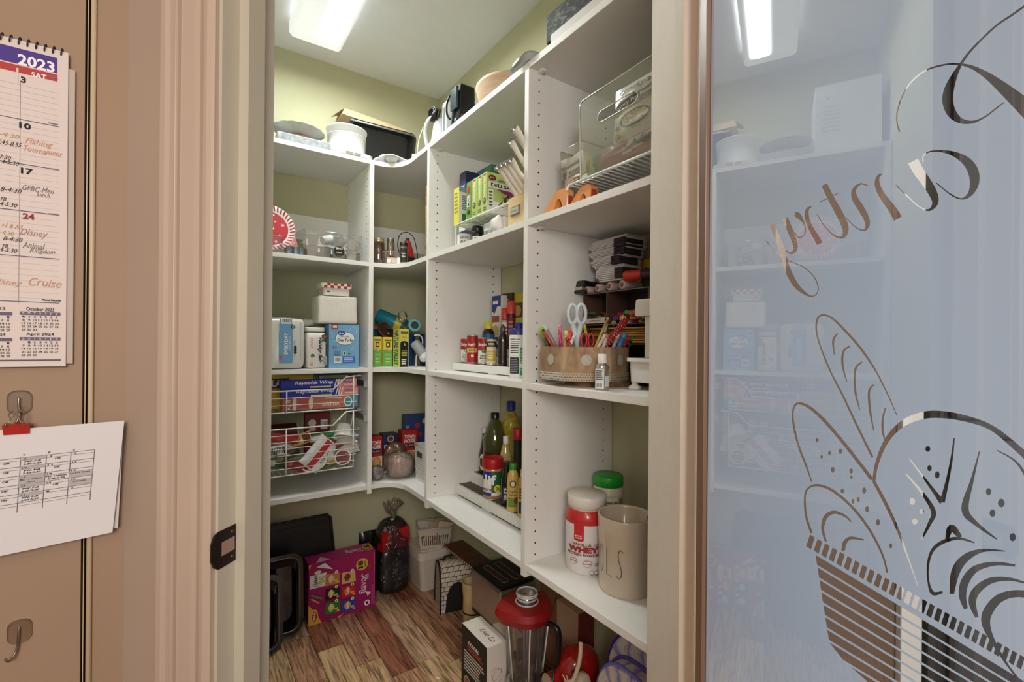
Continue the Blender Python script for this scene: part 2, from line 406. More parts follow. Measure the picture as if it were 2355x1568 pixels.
# strike plate on the left jamb
def jam(px, py):
    dx, dy, bb = ray(px, py); w, j = (dx-dy)*.70711, (dx+dy)*.70711; t = WL/w; return j*t, CAM_H+bb*t
sp = thing('strike_plate', 'dark bronze latch strike plate screwed to the pale left door jamb', 'strike plate', MD @ Vector((WL, J0, jam(521, 1256)[1])), -PI/4)
jc, zc = jam(521, 1256)
b = MB(); y0, y1 = -.006, jam(544, 1256)[0]-J0
hh = .030
pl = [(y0-.006, -hh*.45), (y0, -hh*.85), (y0+.006, -hh), (y1-.003, -hh), (y1, -hh+.003), (y1, hh-.003), (y1-.003, hh), (y0+.006, hh), (y0, hh*.85), (y0-.006, hh*.45)]
vs = [(.0012, a, c) for a, c in pl]+[(-.0004 if a > -.001 else -.003, a, c) for a, c in pl]
b._new(vs, [tuple(range(10)), tuple(range(19, 9, -1))]+[(i, 10+i, 10+(i+1) % 10, (i+1) % 10) for i in range(10)]); b.build('plate', mat((38, 26, 22), .45, metal=.6), sp)
b = MB(); b.box(.0013, .0017, y0+.012, y1-.006, -.011, .011, bev=.0003); b.build('latch_opening', mat((150, 120, 108), .6), sp)
for s in (-1, 1):
    b = MB(); b.lathe([(.0028, 0), (.0028, .0008), (.0018, .0014)], 12, m=T(.0012, y1-.011, s*.0205) @ RY(PI/2)); b.build('screw', mat((92, 78, 66), .35, metal=.8), sp)
# ============================================================ FROSTED GLASS DOOR (open leaf)
PHI, DD = math.radians(32.0), .225
nx, ny = math.cos(PHI), -math.sin(PHI); ux, uy = -math.sin(PHI), -math.cos(PHI)
def leafxyz(px, py):
    dx, dy, bb = ray(px, py); t = DD/(dx*nx+dy*ny); return Vector((dx*t, dy*t, CAM_H+bb*t))
H0 = leafxyz(1604, 792)
def leaf(px, py):
    p = leafxyz(px, py); return ((p.x-H0.x)*ux+(p.y-H0.y)*uy, p.z)
s1 = leaf(1619, 792)[0]
dr = thing('glass_door', 'open frosted glass pantry door with clear cut-out lettering and bread basket design', 'door', (H0.x, H0.y, 0), math.atan2(uy, ux))
M_stile = mat((120, 92, 72), .4)
b = MB(); b.box(0, s1, 0, .034, .01, 2.03, bev=.001); b.box(.655, .70, 0, .034, .01, 2.03, bev=.001); b.build('stile', M_stile, dr)
b = MB(); b.box(s1, .655, 0, .034, .01, .16, bev=.001); b.box(s1, .655, 0, .034, 1.93, 2.03, bev=.001); b.build('rail', M_stile, dr)
gm = bpy.data.materials.new('door_glass'); gm.use_nodes = True; nt = gm.node_tree
for n_ in list(nt.nodes): nt.nodes.remove(n_)
out = nt.nodes.new('ShaderNodeOutputMaterial'); tr = nt.nodes.new('ShaderNodeBsdfTransparent'); gl = nt.nodes.new('ShaderNodeBsdfGlossy'); gl.inputs['Roughness'].default_value = .012
fr = nt.nodes.new('ShaderNodeFresnel'); fr.inputs[0].default_value = 1.62; mu = nt.nodes.new('ShaderNodeMath'); mu.operation = 'MULTIPLY'; mu.inputs[1].default_value = 2.1; mu.use_clamp = True
nt.links.new(fr.outputs[0], mu.inputs[0]); mx = nt.nodes.new('ShaderNodeMixShader'); nt.links.new(mu.outputs[0], mx.inputs[0])
nt.links.new(tr.outputs[0], mx.inputs[1]); nt.links.new(gl.outputs[0], mx.inputs[2]); nt.links.new(mx.outputs[0], out.inputs[0])
b = MB(); b._new([(s1, .004, .16), (.655, .004, .16), (.655, .004, 1.93), (s1, .004, 1.93)], [(0, 1, 2, 3)]); b.build('glass_pane', gm, dr)
fm = bpy.data.materials.new('frost_film'); fm.use_nodes = True; nt = fm.node_tree
for n_ in list(nt.nodes): nt.nodes.remove(n_)
out = nt.nodes.new('ShaderNodeOutputMaterial'); tl = nt.nodes.new('ShaderNodeBsdfTranslucent'); df = nt.nodes.new('ShaderNodeBsdfDiffuse')
tl.inputs[0].default_value = (.80, .84, .89, 1); df.inputs[0].default_value = (.38, .41, .43, 1)
mx = nt.nodes.new('ShaderNodeMixShader'); mx.inputs[0].default_value = .42; nt.links.new(tl.outputs[0], mx.inputs[1]); nt.links.new(df.outputs[0], mx.inputs[2]); nt.links.new(mx.outputs[0], out.inputs[0])
zA = lambda x, y: (1600+x/2, y/2)
zB = lambda x, y: (1600+x/1.8066, 700+y/1.8066)
polys = []
def stroke(f, pts, w, sub=5, k=1.):
    P = spline([(x, y, wi) for (x, y), wi in zip(pts, w)], sub) if len(pts) > 2 else [Vector((*pts[0], w[0])), Vector((*pts[1], w[1]))]
    L, R_ = [], []
    for i, p in enumerate(P):
        t = Vector(P[min(i+1, len(P)-1)][:2])-Vector(P[max(0, i-1)][:2])
        if t.length < 1e-6: continue
        t.normalize(); n = Vector((-t.y, t.x)); h = max(1.2, p.z)/2*k
        L.append(leaf(*f(p.x+n.x*h, p.y+n.y*h))); R_.append(leaf(*f(p.x-n.x*h, p.y-n.y*h)))
    for i in range(len(L)-1): polys.append([L[i], L[i+1], R_[i+1], R_[i]])
def dot(f, x, y, rx, ry):
    polys.append([leaf(*f(x+rx*math.cos(a*PI/6), y+ry*math.sin(a*PI/6))) for a in range(12)])
# lettering: Pantry, seen from behind
stroke(zA, [(1520, -20), (1420, 55), (1340, 110), (1270, 175), (1210, 240), (1172, 295), (1145, 345), (1120, 410), (1114, 465), (1130, 515), (1162, 548), (1200, 560), (1240, 556), (1290, 530), (1340, 490), (1370, 468)],
       [10, 10, 9, 9, 10, 14, 26, 44, 48, 44, 30, 18, 11, 7, 6, 4])
stroke(zA, [(897, 605), (885, 560), (887, 510), (910, 440), (950, 375), (1010, 325), (1080, 300), (1150, 292), (1220, 306), (1290, 345), (1360, 400), (1440, 470), (1520, 545), (1620, 660)],
       [8, 6, 6, 6, 6, 7, 8, 9, 16, 32, 52, 74, 95, 110])
stroke(zA, [(1003, 745), (1005, 715), (1030, 697), (1080, 693), (1140, 706), (1195, 738), (1228, 785), (1234, 840), (1215, 890), (1178, 913), (1130, 895), (1062, 840)], [5, 5, 6, 10, 22, 40, 48, 42, 22, 8, 6, 5])
stroke(zA, [(958, 740), (985, 790), (1020, 840), (1046, 885), (1058, 925), (1045, 955), (1020, 965), (980, 945), (920, 890), (880, 850)], [50, 48, 44, 40, 30, 16, 8, 5, 5, 4])
stroke(zA, [(820, 798), (800, 812), (797, 850), (820, 900), (860, 955), (890, 1005)], [5, 14, 24, 30, 36, 42])
stroke(zA, [(755, 853), (720, 845), (692, 872), (695, 910), (722, 955), (748, 1005), (752, 1038), (735, 1058), (700, 1045), (655, 1000)], [4, 8, 18, 28, 30, 26, 18, 8, 5, 4])
stroke(zA, [(558, 848), (590, 915), (620, 970), (648, 1030), (653, 1068), (635, 1092), (600, 1080), (560, 1040), (525, 985)], [28, 30, 32, 32, 24, 12, 6, 4, 4])
stroke(zA, [(538, 928), (580, 908), (625, 885)], [4, 5, 4])
stroke(zA, [(500, 950), (482, 962), (480, 1000), (496, 1045), (518, 1085), (538, 1120)], [5, 14, 20, 22, 26, 28])
stroke(zA, [(425, 985), (440, 990), (460, 1015), (472, 1040)], [18, 26, 12, 6]); stroke(zA, [(472, 1040), (470, 1075), (445, 1092), (425, 1070)], [5, 5, 5, 4])
stroke(zA, [(380, 1003), (405, 1060), (424, 1110), (428, 1145), (410, 1164), (385, 1150), (360, 1100)], [26, 26, 24, 18, 10, 5, 4])
stroke(zA, [(323, 1033), (350, 1100), (375, 1180), (395, 1245), (430, 1310), (470, 1348), (502, 1362), (525, 1348), (530, 1318), (510, 1270), (460, 1225), (400, 1200), (340, 1160), (298, 1108)], [24, 24, 25, 27, 24, 14, 6, 5, 5, 5, 5, 4, 4, 4])
# bread basket
stroke(zB, [(800, 462), (760, 370), (710, 270), (650, 180), (590, 110), (540, 60), (500, 43), (476, 60), (472, 110), (490, 180), (530, 280), (580, 380), (640, 510), (700, 635)], [3, 5, 7, 10, 10, 8, 8, 8, 7, 7, 7, 8, 9, 9])
for q in ([(558, 120), (540, 150), (545, 210)], [(608, 173), (582, 195), (578, 250), (595, 320)], [(658, 238), (630, 270), (630, 360), (648, 437)], [(706, 332), (686, 360), (690, 440), (705, 525)], [(752, 430), (741, 480), (742, 530), (752, 565)]):
    stroke(zB, q, [6]+[9]*(len(q)-2)+[4])
stroke(zB, [(453, 738), (430, 670), (400, 590), (379, 500), (377, 440), (395, 411), (440, 425), (500, 478), (570, 560), (640, 650), (698, 728)], [5, 8, 9, 8, 7, 9, 12, 14, 14, 14, 14])
stroke(zB, [(705, 735), (750, 820), (800, 930), (840, 1040), (885, 1172)], [12, 14, 12, 7, 3])
stroke(zB, [(452, 950), (430, 880), (425, 800), (440, 762), (480, 751), (540, 775), (620, 845), (690, 940), (740, 1040), (760, 1115)], [10, 9, 8, 8, 10, 11, 11, 10, 8, 7])
stroke(zB, [(510, 985), (497, 930), (510, 882), (545, 863), (590, 880), (613, 903)], [8, 12, 17, 14, 9, 5])
stroke(zB, [(580, 1025), (587, 990), (612, 970), (665, 978)], [14, 17, 12, 6])
stroke(zB, [(705, 735), (718, 660), (757, 565), (820, 497), (900, 462), (980, 457), (1080, 474), (1180, 510), (1270, 580), (1364, 670), (1440, 760)], [12, 15, 20, 26, 30, 30, 26, 22, 26, 30, 30])
stroke(zB, [(850, 640), (920, 735), (983, 822)], [4, 10, 22]); stroke(zB, [(983, 822), (1005, 730), (1022, 640), (1032, 555)], [22, 14, 10, 5])
stroke(zB, [(837, 705), (900, 780), (948, 860), (932, 910), (900, 975)], [5, 12, 20, 15, 6])
stroke(zB, [(1135, 610), (1105, 730), (1076, 850), (1120, 910), (1205, 975)], [5, 14, 30, 18, 5])
stroke(zB, [(1205, 605), (1280, 650), (1330, 720), (1375, 800)], [4, 8, 14, 16])
for q in ((925, 600, 10, 12), (932, 680, 9, 13), (963, 708, 10, 15), (862, 818, 11, 15), (900, 860, 9, 11), (872, 902, 11, 13), (1172, 778, 11, 15), (1224, 825, 14, 18), (1188, 867, 12, 16), (1270, 967, 13, 17),
          (475, 563, 6, 9), (525, 617, 6, 9), (493, 633, 5, 7), (569, 610, 7, 11), (538, 687, 8, 12), (613, 692, 7, 11), (614, 718, 5, 7), (577, 775, 7, 10), (666, 773, 8, 13), (620, 818, 6, 10), (642, 810, 6, 10), (678, 850, 8, 12), (722, 905, 8, 13), (774, 1003, 6, 11), (1348, 1120, 25, 32)):
    dot(zB, *q)
stroke(zB, [(1000, 985), (1020, 928), (1058, 968)], [10, 30, 16])
stroke(zB, [(1115, 990), (1050, 972), (990, 985), (945, 1020), (926, 1080), (927, 1150), (945, 1200), (985, 1195)], [5, 12, 16, 14, 10, 8, 16, 9])
stroke(zB, [(1240, 1025), (1150, 1022), (1080, 1052), (1038, 1110), (1022, 1203)], [4, 14, 32, 36, 18])
stroke(zB, [(1280, 1085), (1200, 1077), (1120, 1098), (1077, 1150), (1066, 1210), (1080, 1265)], [10, 16, 28, 34, 30, 16])
stroke(zB, [(1345, 1165), (1260, 1142), (1180, 1148), (1122, 1190), (1106, 1240), (1125, 1300)], [5, 14, 26, 34, 30, 14])
stroke(zB, [(1420, 1240), (1364, 1212), (1280, 1202), (1212, 1224), (1168, 1280), (1162, 1330), (1190, 1400), (1250, 1500), (1320, 1590)], [36, 32, 30, 36, 40, 34, 18, 9, 7])
for i in range(30):
    x = 446+i*30.5; y = 962+(x-446)*.585
    polys.append([leaf(*zB(*q)) for q in ((x, y-6), (x+19, y+6), (x+4, y+56), (x-16, y+42))])
for i in range(30):
    yl = 1040+i*47; f0 = lambda x, y0: y0+(x-467)*.62
    for k_ in range(1):
        xa, xb = 467+(yl-1035)*.17, 467+(yl+38-1035)*.17
        def clipx(y0, x): 
            if y0+(x-467)*.62 > 1435+(x-535)*.92: x = (y0-467*.62-1435+535*.92)/(.92-.62)
            return x
        xa, xb = clipx(yl, xa), clipx(yl+37, xb)
        xe = 1420
        if xa < xe-10 and xb < xe-5:
            polys.append([leaf(*zB(*q)) for q in ((xa, f0(xa, yl)), (xe, f0(xe, yl)), (xe, f0(xe, yl+37)), (xb, f0(xb, yl+37)))])
def inside(p):
    return s1+.001 < p[0] < .654 and .165 < p[1] < 1.925
V = [(s1, .16), (.655, .16), (.655, 1.93), (s1, 1.93)]; FC = [[0, 1, 2, 3]]
for q in polys:
    if all(inside(p) for p in q):
        a = sum(q[i][0]*q[(i+1) % len(q)][1]-q[(i+1) % len(q)][0]*q[i][1] for i in range(len(q)))
        if abs(a) < 1e-9: continue
        if a < 0: q = q[::-1]
        n0 = len(V); V += [tuple(p) for p in q]; FC.append(list(range(n0, n0+len(q))))
res = delaunay_2d_cdt([Vector(v) for v in V], [], FC, 1, 1e-6)
film = [f for f, o_ in zip(res[2], res[5]) if o_ == [0]]
me = bpy.data.meshes.new('frosting'); me.from_pydata([(v.x, .0052, v.y) for v in res[0]], [], film); me.materials.append(fm)
o = bpy.data.objects.new('frosting', me); COL.objects.link(o); o.parent = dr
# what stands behind the door leaf: white trim strip and a dark appliance against the kitchen wall
p0, p1 = atD(2064, 792), atD(2112, 792)
w0 = (p0.x-p0.y)*.70711; w1 = (p1.x-p1.y)*.70711
b = MB(); b.box(w0, w1, J0-.012, J0, 0, 2.1, m=MD, bev=.002); struct('trim_7', b, mat((226, 222, 216), .4))
ap = thing('refrigerator', 'tall black refrigerator seen through the clear cut-outs of the frosted door', 'refrigerator', (0, 0, 0), -PI/4)
b = MB(); b.box(w1+.004, w1+.75, J0-.03-.001, J0-.001+0, .02, 1.8, bev=.004); b.build('side_panel', mat((14, 15, 18), .6), ap)
b = MB(); b.box(w1+.012, w1+.74, J0-.045, J0-.032, .06, 1.1, bev=.004); b.box(w1+.012, w1+.74, J0-.045, J0-.032, 1.12, 1.78, bev=.004); b.build('door_panel', mat((18, 19, 22), .6), ap)
# ============================================================ CEILING LAMP
lx0, lx1, ly0, ly1, lz = .325, .525, 1.30, 2.065, 2.431
lp = thing('ceiling_lamp', 'long white wraparound fluorescent ceiling light with prismatic lens', 'ceiling light', ((lx0+lx1)/2, (ly0+ly1)/2, ZC))
hw, hl = (lx1-lx0)/2, (ly1-ly0)/2
b = MB(); b.box(-hw+.02, hw-.02, -hl+.01, hl-.01, -.035, -.001, bev=.004); b.build('housing', mat((235, 235, 235), .4), lp)
dm = bpy.data.materials.new('lamp_lens'); dm.use_nodes = True; nt = dm.node_tree; bs = nt.nodes['Principled BSDF']
bs.inputs['Base Color'].default_value = (.75, .76, .77, 1); bs.inputs['Roughness'].default_value = .3
tc = nt.nodes.new('ShaderNodeTexCoord'); sx = nt.nodes.new('ShaderNodeSeparateXYZ'); nt.links.new(tc.outputs['Object'], sx.inputs[0])
def mth(op, a, b_=None, c=None):
    n = nt.nodes.new('ShaderNodeMath'); n.operation = op
    for i, q in enumerate((a, b_, c)):
        if q is None: continue
        if isinstance(q, (int, float)): n.inputs[i].default_value = q
        else: nt.links.new(q, n.inputs[i])
    return n.outputs[0]
xx = mth('ABSOLUTE', mth('SUBTRACT', sx.outputs[0], .035)); yy = mth('ABSOLUTE', sx.outputs[1])
gx = mth('MAXIMUM', mth('SUBTRACT', 1, mth('DIVIDE', xx, .058)), 0); gy = mth('MINIMUM', mth('MAXIMUM', mth('DIVIDE', mth('SUBTRACT', hl-.045, yy), .03), 0), 1)
st = mth('MULTIPLY', mth('POWER', gx, 4.), gy)
lam = mth('MULTIPLY_ADD', st, 165., .32)
bs.inputs['Emission Color'].default_value = (.95, 1, .98, 1); nt.links.new(lam, bs.inputs['Emission Strength'])
b = MB()
pf = [(-hw, -.02), (-hw, -.066), (-hw+.012, -.078), (0, -.0785), (hw-.012, -.078), (hw, -.066), (hw, -.02)]
b._new([(x, -hl, z) for x, z in pf]+[(x, hl, z) for x, z in pf], [(i, 7+i, 8+i, i+1) for i in range(6)]+[tuple(range(7)), tuple(range(13, 6, -1))]); b.build('prismatic_lens', dm, lp, fixn=True)
# ============================================================ BUILT-IN SHELVING
YB, XR, DP = 1.9708, .76, .337
ZS = {1: (1.954, 1.973), 2: (1.5235, 1.542), 3: (1.0779, 1.096), 5: (.584, .603)}
def holes(b, pts, axis, r=.0027):
    for p in pts:
        m = T(*p) @ (RY(PI/2) if axis == 'x' else RX(PI/2)); b._new([(r*math.cos(a*PI/4), r*math.sin(a*PI/4), 0) for a in range(8)], [tuple(range(8))], m)
unitL = thing('shelf_unit', 'white melamine shelf unit on the back wall holding napkins and wire baskets', 'shelving', (.34, YB, .565))
ox, oy, oz = -.34, -YB, -.565
def part_box(parent, off, name, x0, x1, y0, y1, z0, z1, m=M_white, bev=.0012):
    b = MB(); b.box(x0-off[0], x1-off[0], y0-off[1], y1-off[1], z0-off[2], z1-off[2], bev=bev); return b.build(name, m, parent)
oL = (.34, YB, .565)
part_box(unitL, oL, 'side_panel', .6248, .6438, YB, 2.306, .565, 1.973)
part_box(unitL, oL, 'side_panel', .0235, .0425, YB, 2.306, .565, 1.973)
for k_ in (1, 2, 3, 5):
    z0, z1 = ZS[k_]; part_box(unitL, oL, 'shelf', .0426, .6246, YB, 2.306, z0, z1-.0002)
part_box(unitL, oL, 'hanging_rail', .0426, .6246, 2.290, 2.306, 1.665, 1.775)
b = MB(); holes(b, [(.6246-oL[0]-.0004, y-oL[1], .62+.032*i-oL[2]) for y in (YB+.035, 2.27) for i in range(42)], 'x'); tag(b.build('peg_holes', M_hole, unitL), kind='stuff')
# right-hand unit: two bays
P1, P2, P3 = 1.6754, 1.0327, .3897
unitR = thing('shelf_unit', 'long white melamine shelf unit on the right wall with adjustable peg holes', 'shelving', (XR, 1.05, .565)); oR = (XR, 1.05, .565)
for y in (P1, P2, P3):
    zt = 1.973
    part_box(unitR, oR, 'side_panel', XR, 1.095, y, y+.019, .565, zt)
for (ya, yb) in ((P2+.0191, P1-.0001), (P3+.0191, P2-.0001)):
    for k_ in (1, 2, 3, 5):
        z0, z1 = ZS[k_]; part_box(unitR, oR, 'shelf', XR, 1.095, ya, yb, z0, z1-.0002)
b = MB()
for y in (P1-.0004, P2-.0004):
    holes(b, [(x-oR[0], y-oR[1], .62+.032*i-oR[2]) for x in (XR+.035, XR+.295) for i in range(42)], 'y')
tag(b.build('peg_holes', M_hole, unitR), kind='stuff')
b = MB()
for y in (P1-.012, P2-.012):
    for k_ in (1, 2):
        b = MB(); b.box(XR+.028-oR[0], XR+.042-oR[0], y-.012-oR[1], y+.012-oR[1], ZS[k_][0]-.006-oR[2], ZS[k_][0]-oR[2], bev=.002)
        b.build('shelf_clip', mat((225, 225, 220), .3), unitR)
# corner shelves with the curved front
unitC = thing('corner_shelf', 'curved white corner shelves joining the back and right shelf units', 'shelving', (.644, YB, .584)); oC = (.644, YB, .584)
def corner_poly():
    A = Vector((.6440, YB)); B_ = Vector((XR, 1.6945)); C_ = Vector((XR-.005, YB-.005))
    pts = [(.6440, YB), (.668, YB-.001)]
    a, c_, e_ = Vector((.668, YB-.001)), Vector((.752, YB-.01)), Vector((.7605, 1.86))
    for i in range(1, 12):
        t = i/12; q = (1-t)**2*a+2*t*(1-t)*c_+t*t*e_; pts.append((q.x, q.y))
    pts += [(.7605, 1.86), (.7605, 1.6946), (1.095, 1.6946), (1.095, 2.306), (.6440, 2.306)]
    return [(x-oC[0], y-oC[1]) for x, y in pts]
for k_ in (1, 2, 3, 5):
    z0, z1 = ZS[k_]; b = MB(); b.prism(corner_poly(), z0-oC[2], z1-oC[2]-.0002); b.build('shelf', M_white, unitC)
part_box(unitC, oC, 'hanging_rail', .6440, 1.08, 2.290, 2.306, 1.665, 1.775)
# ============================================================ KITCHEN WALL: calendar, hooks, schedule
def wall_print(Yp): return Print(lambda u, v, l: (u, Yp-l, v), 1, 1)
YC = .991
cal = thing('wall_calendar', 'spiral-bound 2023 wall calendar with purple header hanging on tan wall', 'calendar', (-.38, YC, 1.16))
def K(px, py, Y=YC): return atY(px, py, Y)
b = MB(); b.box(-.225, .2245, 0, .003, 0, .485, bev=.0006); b.build('page', mat((214, 198, 190), .7), cal)
b = MB(); b.box(-.225, .232, .0032, .0065, .004, .462, bev=.0006); b.build('page', mat((186, 168, 156), .7), cal)
P = Print(lambda u, v, l: (u+.38, -l, v-1.16), 1, 1, lift=.0003, step=.00005)
def crect(px0, pyt, px1, pyb, col, left=None):      # rectangle set by its right edge's pixels
    X1, z1 = K(px1, pyt); _, z0 = K(px1, pyb); X0 = left if left is not None else K(px0, pyt)[0]; P.rect(X0, z0, X1, z1, col)
crect(0, 134, 132, 169, (74, 56, 132), left=-.603)
crect(0, 172, 132, 188, (178, 62, 58), left=-.603)
X, z = K(40, 175); P.rect(X-.0012, z-.012, X+.0012, z+.012, (214, 198, 190))
def ctext(t, px, py, w, h, col, **kw): X, z = K(px, py); P.text(t, X, z, w, h, col, **kw)
ctext('2023', 84, 146, .040, .0165, (240, 230, 232), bold=.03)
ctext('SAT', 90, 175, .0165, .008, (240, 228, 226), bold=.03)
INK = (60, 52, 56)
for py in (292, 391, 495, 596, 697):
    _, z = K(137, py); P.rect(-.603, z-.0005, K(137, py)[0], z+.0005, (84, 80, 104))
for i in range(-3, 1):
    X = K(45, 450)[0]+i*.0625; P.rect(X-.00022, K(45, 697)[1], X+.00022, K(45, 185)[1], (160, 146, 150))
for i, (n_, py, c_) in enumerate((('3', 184, (30, 26, 30)), ('10', 290, (30, 26, 30)), ('17', 394, (30, 26, 30)), ('24', 498, (150, 44, 50)))):
    ctext(n_, 54+i*4 if i else 54, py, .0055 if len(n_) == 1 else .0125, .009, c_, bold=.03)
    _, z = K(120, py-8); P.lines(K(112, py-8)[0], z-.003, K(134, py-8)[0], z, 1, (120, 110, 120))
    for jx in (1, 2): P.text(str(int(n_)-jx) if int(n_)-jx > 0 else '1', K(54, py)[0]-.0625*jx, K(54, py)[1], .011, .009, (30, 26, 30), bold=.03)
P.L = 1
for py in range(205, 690, 13):
    _, z = K(90, py); P.rect(-.603, z-.0002, K(135, py)[0], z+.0002, (196, 180, 176)); P.L -= 1
P.L = 5
ORG = (196, 142, 112); GR = (120, 108, 104)
for t, px, py, w, h, c_ in (('Fishing', 90, 330, .030, .010, ORG), ('Tournament', 100, 348, .042, .009, ORG), ('GFBC-Men', 88, 436, .034, .008, GR), ('Lunch', 100, 448, .014, .006, GR), ('Disney', 78, 538, .030, .012, (170, 126, 110)),
                            ('Animal', 78, 565, .024, .009, GR), ('Kingdom', 98, 579, .028, .008, GR), ('Cruise', 104, 650, .036, .012, ORG), ('Disney', 14, 650, .034, .011, ORG), ('7:45-8:55', 22, 330, .026, .006, INK), ('7:30', 12, 362, .012, .006, INK), ('4-5:30', 24, 374, .018, .006, INK),
                            ('8-4:30', 26, 437, .022, .006, INK), ('4-5:30', 20, 470, .018, .006, INK), ('FB', 8, 458, .006, .005, INK), ('+1 8 7/3', 28, 520, .022, .006, ORG), ('8-4:30', 30, 550, .020, .006, INK), ('FB', 12, 566, .006, .005, INK), ('4-5:30', 20, 575, .018, .006, INK), ('8-4:30', 16, 310, .026, .006, (200, 170, 110)), ('8-4:30', 12, 535, .018, .006, (200, 170, 110))):
    ctext(t, px, py, w, h, c_, bold=0, shear=.35, wob=.06); P.L += .6
ctext('Please Recycle', 118, 691, .021, .0035, (30, 26, 30), bold=.03, shear=.2)
def mini(px, py, title, first, days, red=False):
    ctext(title, px, py, .030, .0055, INK, bold=.01)
    X, z = K(px, py+10); P.rect(X-.022, z-.0024, X+.022, z+.0024, (104, 92, 110))
    for i, c_ in enumerate('SMTWTFS'): P.text(c_, X-.018+i*.006, z, .0024, .003, (225, 215, 220))
    P.L += 1
    for d in range(1, days+1):
        k_ = first+d-1; P.text(str(d), X-.018+(k_ % 7)*.006, z-.0052-(k_//7)*.0048, .0022 if d < 10 else .004, .003, INK)
    P.L -= 1
mini(93, 711, 'October 2023', 0, 31); mini(93, 769, 'April 2024', 1, 30)
for tx_, py in (('July 2023', 713), ('January 2024', 771)):
    X, z = K(93, py); X -= .052
    P.text(tx_, X, z, .030, .0055, INK); P.rect(X-.022, z-.009, X+.022, z-.0045, (104, 92, 110)); P.L += 1
    for d in range(1, 32): P.text(str(d), X-.018+((d+5) % 7)*.006, z-.012-((d+5)//7)*.0048, .0022 if d < 10 else .004, .003, INK)
    P.L -= 1
X, z = K(70, 828); P.lines(-.60, z-.002, K(140, 828)[0], z+.002, 1, (96, 86, 90), jag=0)
P.build('printed_month', cal, .8)
for i in range(27):
    X = -.163-i*.0092; b = MB(); b.tube([(.001*math.sin(a*PI/5), .001+.0045*math.cos(a*PI/5), .4835+.0055*math.sin(a*PI/5)) for a in range(10)], .0009, 6, closed=True)
    if i == 0: c0 = b.build('wire_coil', mat((52, 46, 48), .4, metal=.5), cal); c0.location = (X+.38, 0, 0)
    else:
        b.bm.free(); c1 = c0.copy(); COL.objects.link(c1); c1.parent = cal; c1.location = (X+.38, 0, 0)
YS = .984
def sheetpaper(name, label, pts, Yp, m, bulge):
    cx, cz = pts[0]; o = thing(name, label, 'paper', (-.2, Yp, .98))
    (xa, za), (xb, zb_), (xc, zc_), (xd, zd) = pts    # tl, tr, br, bl
    def fn(u, v):
        x = (xa*(1-u)+xb*u)*(1-v)+(xd*(1-u)+xc*u)*v; z = (za*(1-u)+zb_*u)*(1-v)+(zd*(1-u)+zc_*u)*v
        y = -bulge*(.4+.6*v)*math.sin(PI*min(1, u*1.0))*.6-bulge*.5*max(0, (u+v-1.75)/.25)
        return (x+.2, y, z-.98)
    b = MB(); b.sheet(fn, 20, 12); b.build('paper_page', m, o); return o, fn
tl, tr_, br_, bl = (-.372, 1.066), K(286, 967, YS), K(259, 1223, YS), (-.372, .878)
o, fn = sheetpaper('second_page', 'white page peeking out behind the printed schedule sheet', (tl, (tr_[0]-.001, tr_[1]-.002), (br_[0]+.006, br_[1]+.004), (bl[0], bl[1]+.004)), YS+.006, mat((206, 196, 190), .8), .002)
sch, fn = sheetpaper('schedule_sheet', 'printed monthly schedule sheet held by a red binder clip', (tl, tr_, br_, bl), YS, mat((214, 206, 204), .8), .004)
P = Print(lambda u, v, l: tuple(a-(l if i == 1 else 0) for i, a in enumerate(fn(u, 1-v))), .29, .188, lift=.0007, step=.00004, seg=16)
cw, rh, v0_ = .096, .073, .765; us = [.885-cw*k_ for k_ in range(7)]; rows = 6
G = (176, 166, 164)
for r in range(rows):
    vt = v0_-rh*r
    P.rect(.02, vt-.002, us[0], vt+.002, (110, 100, 98)); P.rect(.02, vt-.024, us[0], vt-.0215, (110, 100, 98)); P.L -= 1
for u in us: P.rect(u-.0012, v0_-rh*rows, u+.0012, v0_+.002, (90, 80, 78)); P.L -= 1
P.L += 1
for (c_, r) in ((1, 0), (2, 0), (1, 2), (0, 2), (0, 3), (2, 1), (2, 3), (2, 4), (2, 2), (4, 0), (4, 2), (4, 4)): pass
cells = {(2, 0): ('3', 'PW: Full', '3:30-5:30'), (2, 1): ('10', 'PW: Full', '3:30-5:30'), (2, 2): ('17', 'MS: N Greene', 'Home'), (2, 3): ('24', 'PW: Full', '3:30-5:30'), (2, 4): ('31', 'PW: Full', '3:30-5:30'),
         (1, 0): ('4', 'Off', ''), (1, 1): ('11', 'Off', ''), (1, 2): ('18', 'PW: Helmets', '3:30-5:30'), (1, 3): ('25', 'Off', ''), (1, 4): ('1', '', ''), (0, 0): ('5', '', ''), (0, 1): ('12', '', ''), (0, 2): ('19', '1st PW Game', ''), (0, 3): ('26', 'PW Game', ''), (0, 4): ('2', '', ''),
         (3, 0): ('2', 'Off', ''), (3, 1): ('9', 'Off', ''), (3, 2): ('16', 'Off', ''), (3, 3): ('23', 'Off', ''), (3, 4): ('30', 'Off', ''), (4, 0): ('1', '', ''), (4, 1): ('8', '', ''), (4, 2): ('15', '', ''), (4, 3): ('22', '', ''), (4, 4): ('29', '', '')}
for (c_, r), (a, t1, t2) in cells.items():
    ur = us[c_]; ul = ur-cw; vt = v0_-rh*r
    if c_ == 2: P.rect(ul, vt-.022, ur, vt, G)
    if (c_, r) in ((2, 2), (0, 2), (0, 3)): P.rect(ul, vt-.071, ur, vt-.023, G)
    P.text(a, ul+.017, vt-.012, .0095*len(a), .012, (50, 44, 44), bold=.02)
    if t1: P.text(t1, ul+.045, vt-.035, min(.082, .0075*len(t1)), .014, (50, 44, 44), bold=.02)
    if t2: P.text(t2, ul+.045, vt-.056, min(.082, .0075*len(t2)), .014, (50, 44, 44), bold=.02)
for i, c_ in enumerate('SFTWM'): P.text(c_, us[i]-.085, v0_+.02, .008, .014, (50, 44, 44), bold=.02) if i < 5 else None
